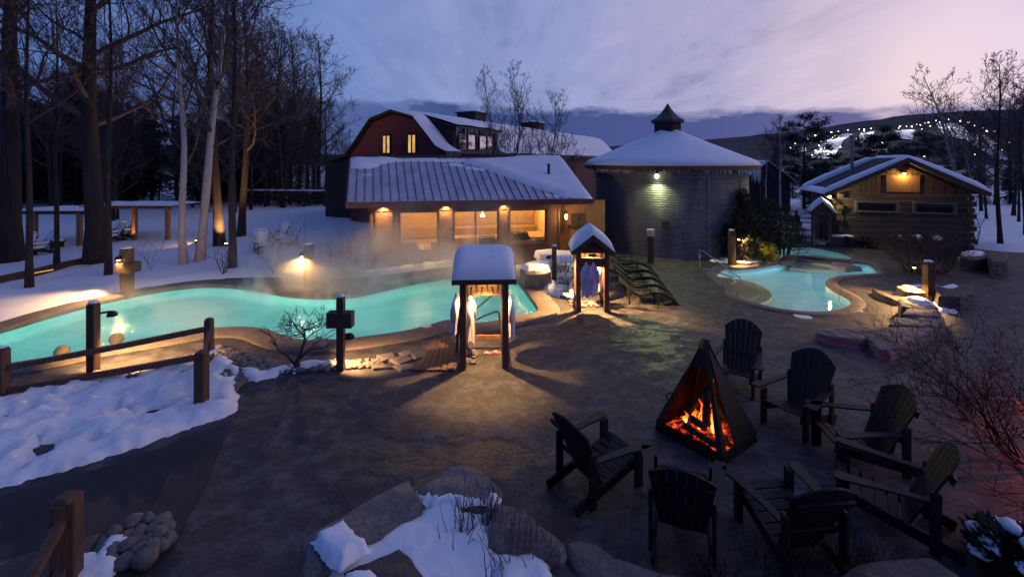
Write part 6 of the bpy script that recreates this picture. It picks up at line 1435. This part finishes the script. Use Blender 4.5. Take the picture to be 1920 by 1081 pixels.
# ------------------------------------------------------------------ conifers
def conifer(seed, h, r, kind='spruce'):
    rnd = random.Random(seed); T, C = MB(), MB(); T.smooth = True; T.tube([(0, 0, -0.2), (0.02*h*mnoise.noise(Vector((seed, 0, 0))), 0, h*0.5), (0, 0, h)], [h*0.018, h*0.012, 0.01], 7)
    def spray(p, d, L, W_):
        d = d.normalized(); s = d.cross(Vector((0, 0, 1)))
        s = s.normalized() if s.length > 0.01 else Vector((1, 0, 0)); s = Matrix.Rotation(rnd.uniform(-.8, .8), 3, d) @ s
        q = p+d*L*0.55; C._add([p, q+s*W_, p+d*L, q-s*W_], [(0, 1, 2, 3)])
    if kind == 'spruce':
        nl = 26
        for i in range(nl):
            z = h*(0.10+0.89*i/nl); R_ = r*(1-z/h)**0.85*(0.8+0.35*rnd.random())+0.12
            for k in range(7):
                a = rnd.random()*6.283; d = Vector((math.cos(a), math.sin(a), rnd.uniform(-0.35, 0.05))); L = R_*rnd.uniform(0.55, 1.1); m = max(3, int(L*4.2))
                T.tube([(0, 0, z), tuple(Vector((0, 0, z))+d*L*0.8)], [0.025, 0.008], 3, cap=False)
                for j in range(m):
                    t = (j+0.6)/m; p = Vector((0, 0, z))+d*L*t+Vector((0, 0, -0.12*L*t*t))
                    for q in range(3): spray(p+Vector((rnd.gauss(0, .05), rnd.gauss(0, .05), rnd.gauss(0, .05))), d+Vector((rnd.gauss(0, .6), rnd.gauss(0, .6), rnd.gauss(-0.1, .3))), rnd.uniform(.22, .42)*h/10+0.08, 0.06*h/10+0.02)
    elif kind == 'pine':
        nb_ = 26
        for i in range(nb_):
            z = h*(0.30+0.68*i/nb_); a = i*2.4+rnd.random(); L = r*(1.05-0.75*abs(i/nb_-0.35))*rnd.uniform(0.6, 1.1); d = Vector((math.cos(a), math.sin(a), rnd.uniform(0.05, 0.4)))
            T.tube([(0, 0, z), tuple(Vector((0, 0, z))+d*L*0.5), tuple(Vector((0, 0, z))+d*L)], [0.06, 0.04, 0.015], 4, cap=False)
            for j in range(9):
                c_ = Vector((0, 0, z))+d*L*rnd.uniform(0.45, 1.05)+Vector((rnd.gauss(0, .3), rnd.gauss(0, .3), rnd.gauss(0.05, .15)))
                for q in range(34): spray(c_+Vector((rnd.gauss(0, .22), rnd.gauss(0, .22), rnd.gauss(0, .13))), Vector((rnd.gauss(0, 1), rnd.gauss(0, 1), rnd.gauss(0.45, .5))), rnd.uniform(.24, .46), 0.05)
    else:   # cedar: several upright plumes
        for i in range(9):
            a, o_ = rnd.random()*6.283, r*0.62*math.sqrt(rnd.random()); bx_, by_ = math.cos(a)*o_, math.sin(a)*o_; hh = h*rnd.uniform(0.62, 1.0)*(1-0.25*o_/r); rr = r*rnd.uniform(0.36, 0.55)
            T.tube([(bx_*0.5, by_*0.5, -0.1), (bx_, by_, hh*0.9)], [0.07, 0.015], 5)
            for k in range(900):
                t = rnd.random()**0.85; z = hh*(0.10+0.90*t); R_ = rr*math.sin(min(1, (1-t)*1.7+0.06)*math.pi/2)*(0.75+0.25*math.sin(z*6+i)); b = rnd.random()*6.283; p = Vector((bx_+math.cos(b)*R_*rnd.uniform(.5, 1.05), by_+math.sin(b)*R_*rnd.uniform(.5, 1.05), z))
                spray(p, Vector((math.cos(b), math.sin(b), rnd.uniform(0.2, 1.2))), rnd.uniform(.10, .24), rnd.uniform(.018, .04))
    return T, C
def con_proto(seed, h, r, kind, mat='needle'):
    T, C = conifer(seed, h, r, kind); return T.mesh('trunk', M['bark']), C.mesh('crown', M[mat])
s1, s2, s3 = con_proto(1, 11, 2.7, 'spruce'), con_proto(2, 9, 2.3, 'spruce'), con_proto(3, 13, 2.6, 'spruce')
n1_, n2_ = con_proto(4, 10, 3.4, 'pine'), con_proto(5, 9, 3.6, 'pine')
c1_, c2_ = con_proto(6, 4.2, 2.1, 'cedar', 'cedar'), con_proto(7, 3.2, 1.5, 'cedar', 'cedar')
CT = ('trunk', 'crown')
rnd = random.Random(12)
for i in range(74):
    px = rnd.uniform(-160, 640); Y = rnd.uniform(44, 66); q = D(px, 0, Y); s = rnd.uniform(0.75, 1.1)*(1.12 if px < 320 else 0.78 if px < 520 else 0.5)
    plant('evergreen_tree', (s1, s2, s3)[i % 3], (q.x, Y, 0.5), rnd.random()*6.28, s, 'dark evergreen standing deep in the wood on the left', 'tree', 'evergreens of the wood', CT)
for i in range(16):
    px = rnd.uniform(-100, 470); Y = rnd.uniform(40, 50); q = D(px, 0, Y)
    plant('evergreen_tree', (n1_, n2_)[i % 2], (q.x, Y, 0.5), rnd.random()*6.28, rnd.uniform(0.8, 1.05), 'dark pine standing deep in the wood on the left', 'tree', 'pines of the wood', CT)
# behind the silo and the cabin
for px, Y, s, pr, lb in ((1508, 46, 0.92, n1_, 'tall ragged pine poking above the hill just right of the small birches'), (1652, 44, 0.86, n2_, 'broad dark pine right behind the cabin ridge'), (1622, 42, 0.56, n2_, 'dark pine right of the stovepipe'),
                         (1740, 43, 0.74, n1_, 'dark pine behind the right slope of the cabin roof'), (1455, 48, 0.62, s1, 'dark spruce behind the cedar, left of the tall ragged pine'), (1528, 40, 0.55, s2, 'dark spruce between the cedar and the cabin')):
    q = D(px, 0, Y); plant('evergreen_tree', pr, (q.x, Y, 0), px*0.7, s, lb, 'tree', None, CT)
rnd = random.Random(21)
for i in range(26):
    px = rnd.uniform(1420, 1960); Y = rnd.uniform(46, 72); q = D(px, 0, Y)
    plant('evergreen_tree', (s1, n1_, s2, n2_)[i % 4], (q.x, Y, 0), rnd.random()*6.28, rnd.uniform(0.34, 0.52), 'dark evergreen in the low band of trees behind the cabin', 'tree', 'evergreens behind the cabin', CT)
for px, py, s, pr, lb in ((1425, 485, 1.02, c1_, 'large dark cedar between the silo and the cold pool'), (1462, 476, 0.72, c1_, 'dark cedar overhanging the wading pool at the right of the large cedar'), (1392, 489, 0.86, c2_, 'small dark cedar against the silo wall behind the lamp post')):
    q = P(px, py); plant('cedar_tree', pr, q, px, s, lb, 'cedar', None, CT)
q = P(1432, 487); T, C = conifer(9, 1.5, 0.8, 'cedar'); o = plant('cedar_shrub', (T.mesh('stem', M['bark']), C.mesh('foliage', M['yellow_leaf'])), Vector((q.x, q.y-0.2, 0)), 0, 0.75, 'yellow lit shrub glowing below the large cedar', 'shrub', None, ('stem', 'foliage'))
sp_l = lamp('shrub light', (q.x-0.5, q.y-1.0, 0.5), 16, WARM, 0.05, None, 90, (0.5, 0.7, 0.5))
# birches behind the sauna, right-hand trees
plant('birch_clump', p_clump, (D(956, 0, 27.6).x, 27.6, 0), 0.2, 0.94, 'multi stemmed birch clump in front of the barn roof, left and taller one', 'tree')
plant('birch_clump', p_clump2, (D(1012, 0, 27.9).x, 27.9, 0), 0.1, 0.94, 'multi stemmed birch clump in front of the barn roof, right and shorter one', 'tree')
plant('birch_tree', p_birch, (D(1462, 0, 40).x, 40, 0), 1.0, 0.56, 'small pale birch right of the silo roof', 'tree')
plant('birch_tree', p_birch, (D(1436, 0, 43).x, 43, 0), 3.0, 0.5, 'faint slender birch just above the small outbuilding', 'tree')
p_lean = tree_proto(120, 'pale_bark', 'twig', h=11, r0=0.14, first=0.35, limbs=13, sub=(6, 5, 3), up=0.6, spread=0.5, wander=0.4, fork=[((-0.34, 0), 1.0, 0.15), ((-0.16, 0.05), 0.85, 0.12), ((-0.02, 0.05), 0.75, 0.10)])
plant('leaning_birch', p_lean, (D(1822, 0, 33).x, 33, 0), 0, 1.0, 'pale birch leaning left over the right slope of the cabin roof', 'tree')
p_tall = tree_proto(121, 'bark', 'twig', h=12.5, r0=0.14, first=0.30, limbs=18, sub=(6, 5, 4), up=0.75, spread=0.45)
plant('bare_tree', p_tall, (D(1876, 0, 26.5).x, 26.5, 0.1), 0, 0.84, 'tall slim dark tree standing in the snow right of the cabin', 'tree')
plant('bare_tree', p_a, (D(1925, 0, 30).x, 30, 0.1), 1.4, 0.62, 'full bare tree glowing against the sunset at the right edge', 'tree')
plant('bare_tree', p_a, (D(1900, 0, 40).x, 40, 0.1), 3.4, 0.66, 'bare tree behind the tall slim tree at the right edge', 'tree')
for i, (px, Y, s) in enumerate(((1840, 44, 0.6), (1865, 50, 0.7), (1895, 52, 0.75), (1930, 48, 0.8), (1815, 52, 0.6), (1960, 55, 0.9), (1850, 38, 0.45), (1910, 36, 0.55))):
    q = D(px, 0, Y); plant('bare_tree', (p_a, p_b)[i % 2], (q.x, Y, 0), i*1.1, s, 'bare tree in the dim wood at the right edge beyond the snow', 'tree', 'bare trees at the right edge')

# ------------------------------------------------------------------ shrubs
def shrub(seed, h, stems, spread, sub=(5, 4), r=0.018, up=0.5, mat='twig', twig_r=0.006, bias=(0, 0), nm='stems', base=0.12):
    rnd = random.Random(seed); S = MB(); S.smooth = True
    def br(p, d, L, rr, lvl):
        n = 5 if lvl == 0 else 3; pts, rad = [p.copy()], [rr]; d = d.normalized()
        for i in range(n): d = (d+Vector((rnd.gauss(0, .16), rnd.gauss(0, .16), rnd.gauss(0, .12)+up*0.16))).normalized(); p = p+d*L/n; pts.append(p.copy()); rad.append(max(twig_r*0.5, rr*(1-0.75*(i+1)/n)))
        S.tube(pts, rad, 5 if lvl == 0 else 3, cap=False)
        if lvl >= len(sub): return
        for k in range(sub[lvl]):
            t = 0.25+0.75*(k+rnd.random())/sub[lvl]; i = min(n-1, int(t*n)); q = pts[i].lerp(pts[i+1], t*n-i); ax = (pts[i+1]-pts[i]).normalized(); o_ = Matrix.Rotation(rnd.random()*6.283, 3, ax) @ ax.orthogonal(); a = rnd.uniform(.4, .9)
            br(q, ax*math.cos(a)+o_*math.sin(a)+Vector((0, 0, .1)), L*rnd.uniform(.35, .6), max(twig_r, rad[i]*0.6), lvl+1)
    for k in range(stems):
        a = rnd.random()*6.283; d = Vector((math.cos(a)*spread*rnd.random()+bias[0], math.sin(a)*spread*rnd.random()+bias[1], 1)); br(Vector((math.cos(a)*base*rnd.random(), math.sin(a)*base*rnd.random(), -0.05)), d, h*rnd.uniform(.6, 1.05), r*rnd.uniform(.7, 1.2), 0)
    return S
def put_shrub(name, loc_, label, cat='shrub', mat='twig', group=None, rz=0, **k):
    o = shrub(mat=mat, **k).build(name, M[mat], fix=False); o.location = loc_; o.rotation_euler.z = rz; return tag(o, label, cat, group)
# small spreading tree on the pebbles
q = P(556, 693); T = MB(); T.smooth = True; T.tube([(0, 0, -0.1), (0.02, 0, 0.22), (0.10, 0, 0.42), (0.20, 0, 0.72), (0.18, 0, 1.0)], [0.075, 0.06, 0.048, 0.032, 0.018], 8)
T.tube([(0.0, 0, 0.08), (-0.22, 0.02, 0.32), (-0.45, 0, 0.50), (-0.58, 0.05, 0.75)], [0.04, 0.028, 0.018, 0.008], 6); T.tube([(0.06, 0, 0.25), (0.32, -0.03, 0.50), (0.62, 0, 0.52), (0.78, 0.03, 0.60)], [0.034, 0.024, 0.014, 0.006], 6)
Bs = MB(); Bs.smooth = True; rnd = random.Random(31)
def tw(p, d, L, r, lvl):
    n = 4; pts, rad = [p.copy()], [r]; d = d.normalized()
    for i in range(n): d = (d+Vector((rnd.gauss(0, .2), rnd.gauss(0, .2), rnd.gauss(0, .13)))).normalized(); p = p+d*L/n; pts.append(p.copy()); rad.append(max(.004, r*(1-.7*(i+1)/n)))
    Bs.tube(pts, rad, 4, cap=False)
    if lvl < 3:
        for k in range((4, 3, 2)[lvl]): i = rnd.randint(1, n-1); a = rnd.random()*6.283; tw(pts[i], (pts[i+1]-pts[i]).normalized()+Vector((math.cos(a)*.8, math.sin(a)*.8, rnd.uniform(-.1, .5))), L*rnd.uniform(.4, .65), max(.005, rad[i]*.6), lvl+1)
for k in range(11): a = k*0.6; tw(Vector((0.19, 0, 0.62+0.04*k*0.9)), Vector((math.cos(a), math.sin(a)*.8, rnd.uniform(-.05, .8))), rnd.uniform(.45, .85), 0.013, 0)
for p_ in ((-0.45, 0, 0.5), (-0.58, 0.05, 0.75), (0.62, 0, 0.52), (0.32, -0.03, 0.5)): 
    for k in range(2): tw(Vector(p_), Vector((math.copysign(.8, p_[0])+rnd.gauss(0, .3), rnd.gauss(0, .5), .5)), .34, .009, 1)
plant('small_tree', (T.mesh('trunk', M['twig']), Bs.mesh('branches', M['twig'])), q, 0, 1.0, 'small spreading bare tree growing from the pebbles in front of the hot pool', 'tree')
# big bare bush at the right
q = Vector((8.55, 7.6, 0)); put_shrub('bare_bush', q, 'large leafless bush spreading its branches from the right edge toward the chairs', 'bush', 'iron', seed=5, h=2.1, stems=12, spread=0.85, sub=(7, 5, 3), r=0.026, bias=(-0.75, -0.05), up=0.25, base=0.25, twig_r=0.005)
put_shrub('bare_bush', Vector((7.6, 6.15, 0)), 'low sprawling bare branches near the snowy shrub at the bottom right', 'bush', 'iron', seed=6, h=1.5, stems=6, spread=0.5, sub=(5, 4), r=0.020, bias=(-1.1, 0.1), up=0.1, base=0.2, twig_r=0.005)
# osier stems in the planter
for i, (x, y, h_, n_s, sd, lb) in enumerate(((905, 985, 0.75, 30, 3, 'red stemmed shrub in the middle of the planter snow'), (860, 1000, 0.50, 16, 4, 'thin red stems on the left of the planter snow'), (1000, 1040, 0.62, 30, 5, 'clump of straight red stems at the right of the planter snow'), (950, 1055, 0.80, 12, 6, 'long bent red stems at the bottom of the planter snow'))):
    q = P(x, y, 0.40); put_shrub('red_stem_shrub', (q.x, q.y, 0.38), lb, 'shrub', 'red_twig', seed=sd, h=h_, stems=n_s, spread=0.42 if i != 2 else 0.22, sub=(1,) if i == 3 else (), r=0.0085, up=0.6, base=0.34, twig_r=0.004)
# shrubs in the snow beyond the hot pool
for i, (x, y, h_, n_s, sp, lb) in enumerate(((515, 506, 2.1, 9, 0.85, 'wide leafless shrub with spreading stems in the snow left of the steaming post'), (417, 508, 1.5, 5, 0.5, 'thin leafless shrub between the right birch and the dark trunk'), (630, 512, 1.2, 30, 0.5, 'dense thicket of fine pale stems right of the steaming post'), (660, 505, 1.4, 16, 0.35, 'fine upright stems by the corner of the sauna house'), (573, 470, 2.9, 2, 0.08, 'single tall sapling behind the steaming post'),
                                             (283, 505, 1.3, 3, 0.25, 'few thin saplings in the snow left of the birches'), (300, 470, 1.6, 2, 0.1, 'thin upright sapling before the right flat roof'), (163, 500, 1.0, 3, 0.4, 'small bare twigs at the foot of the huge trunk'))):
    q = on(x, y); put_shrub('bare_shrub', q, lb, 'shrub', 'dry' if i in (2, 3) else 'twig', seed=40+i, h=h_, stems=n_s, spread=sp, sub=(5, 4) if i < 2 else (3, 2), r=0.022 if i < 2 else 0.011, up=0.35, base=0.45 if i in (2, 3) else 0.15)
# brushy hedge at the top of the lawn
hg = MB(); hg.smooth = True; rnd = random.Random(61)
for k in range(150):
    t = rnd.random(); p = Vector((-26+16.5*t, 44.5-1.2*t+rnd.uniform(-1.0, 1.0), 0.4)); S = shrub(200+k, rnd.uniform(1.3, 2.4), 4, 0.5, (4, 3), 0.022, 0.5, twig_r=0.010)
    hg._add([Vector(v)+p for v in S.v], S.f)
tag(hg.build('hedge', M['dry'], fix=False), 'dense brown leafless hedge along the top of the lawn left of the barn', 'hedge')
# round bush by the cabin chairs, bare shrub right of the cabin
q = P(1716, 512); put_shrub('round_bush', q, 'dense dark rounded bush behind the right lamp post, in front of the cabin chairs', 'bush', 'twig', seed=71, h=1.9, stems=46, spread=0.95, sub=(5, 4), r=0.014, up=0.45, base=0.45, twig_r=0.007)
q = P(1752, 510); put_shrub('round_bush', q, 'dense dark bush leaning right beside the rounded bush by the cabin', 'bush', 'twig', seed=72, h=1.6, stems=40, spread=0.9, sub=(5, 4), r=0.013, up=0.4, base=0.4, bias=(0.25, -0.1), twig_r=0.007)
q = P(1833, 462); put_shrub('bare_shrub', Vector((q.x, q.y, 0.1)), 'small forked bare shrub in the snow at the right corner of the cabin', 'shrub', 'twig', seed=73, h=2.3, stems=5, spread=0.5, sub=(5, 3), r=0.03)
q = P(1062, 540); put_shrub('bare_shrub', Vector((q.x, q.y, 0.1)), 'low tangled shrub full of snow between the slim post and the gabled shelter', 'shrub', 'twig', seed=74, h=0.9, stems=26, spread=1.0, sub=(4, 3), r=0.011, base=0.35)
q = P(1092, 470); put_shrub('bare_shrub', Vector((q.x, q.y, 0)), 'thin bare shrub in front of the sauna porch wall', 'shrub', 'twig', seed=75, h=1.9, stems=9, spread=0.45, sub=(5, 3), r=0.013, base=0.2)
# dry grass along the bottom right, and a snowy evergreen shrub in the corner
for i, (x, y, h_, lb) in enumerate(((1430, 1075, 0.40, 'tuft of dry brown grass at the bottom, below the chair seen from behind'), (1500, 1060, 0.48, 'tuft of dry brown grass under the lowest chair'), (1580, 1062, 0.45, 'tuft of dry brown grass right of the lowest chair'), (1655, 1075, 0.42, 'tuft of dry brown grass over the dim purple boulder'), (1340, 1095, 0.30, 'tuft of dry brown grass at the bottom edge beside the long boulder'))):
    q = P(x, y); put_shrub('dry_grass', q, lb, 'grass tuft', 'dry', seed=80+i, h=h_, stems=130, spread=0.75, sub=(1,), r=0.004, up=0.1, base=0.34, twig_r=0.002)
T, C = conifer(11, 0.50, 0.50, 'cedar'); q = Vector((6.20, 5.50, 0)); o = plant('snowy_shrub', (T.mesh('stem', M['bark']), C.mesh('foliage', M['cedar'])), q, 0, 1.0, 'low evergreen shrub loaded with snow in the bottom right corner', 'shrub', None, ('stem', 'foliage'))
c = MB(); c.smooth = True; rnd = random.Random(5)
for k in range(26): a = rnd.random()*6.28; rr = 0.5*math.sqrt(rnd.random()); c.blob((math.cos(a)*rr, math.sin(a)*rr, 0.52-0.45*rr+rnd.gauss(0, .03)), (rnd.uniform(.07, .14), rnd.uniform(.07, .14), rnd.uniform(.05, .08)), k, 0.3, 10, 7)
c.build('snow_cover', M['snow'], o)

# ------------------------------------------------------------------ steam over the hot pool
def steam(name, c0, d0, dens_, seed, scale=0.55):
    t = NT('steam '+name); sp = t.n('ShaderNodeSeparateXYZ'); t.l(t.tc.outputs['Generated'], sp.inputs[0])
    n = t.noise(scale, 5, 0.6, (1, 1, 0.75), 0.9, rot=(0.3, 0.2, seed)); n = t.ramp(n, [(0.42, 0.0), (0.70, 1.0)])
    def bell(o_): 
        a = t.math('SUBTRACT', o_, 0.5); a = t.math('MULTIPLY', t.math('MULTIPLY', a, a), 4.0); return t.math('POWER', t.math('SUBTRACT', 1.0, a, True), 1.5)
    k = t.math('MULTIPLY', bell(sp.outputs[0]), bell(sp.outputs[1])); z = t.math('POWER', t.math('SUBTRACT', 1.0, sp.outputs[2], True), 1.4)
    dn_ = t.math('MULTIPLY', t.math('MULTIPLY', t.math('MULTIPLY', k, z), n), dens_)
    v = t.n('ShaderNodeVolumePrincipled'); v.inputs['Color'].default_value = (0.95, 0.95, 0.96, 1); v.inputs['Anisotropy'].default_value = 0.2; t.l(dn_, v.inputs['Density']); t.l(v.outputs[0], t.out.inputs['Volume'])
    try: t.m.cycles.volume_step_rate = 1.0
    except Exception: pass
    o = MB().box((0, 0, 0), d0).build('steam', t.m); o.location = c0; return tag(o, name, 'steam', None, 'stuff')
steam('warm steam drifting off the hot pool in front of the steaming post', (-7.2, 18.6, 1.15), (7.6, 5.2, 2.6), 8.0, 1)
steam('pale steam rising in front of the sauna windows', (-2.6, 19.2, 1.75), (7.6, 3.8, 4.2), 2.3, 2, 0.5)
steam('thin steam lying low over the left half of the hot pool', (-11.2, 14.9, 0.42), (7.5, 6.0, 1.1), 0.8, 3, 0.6)
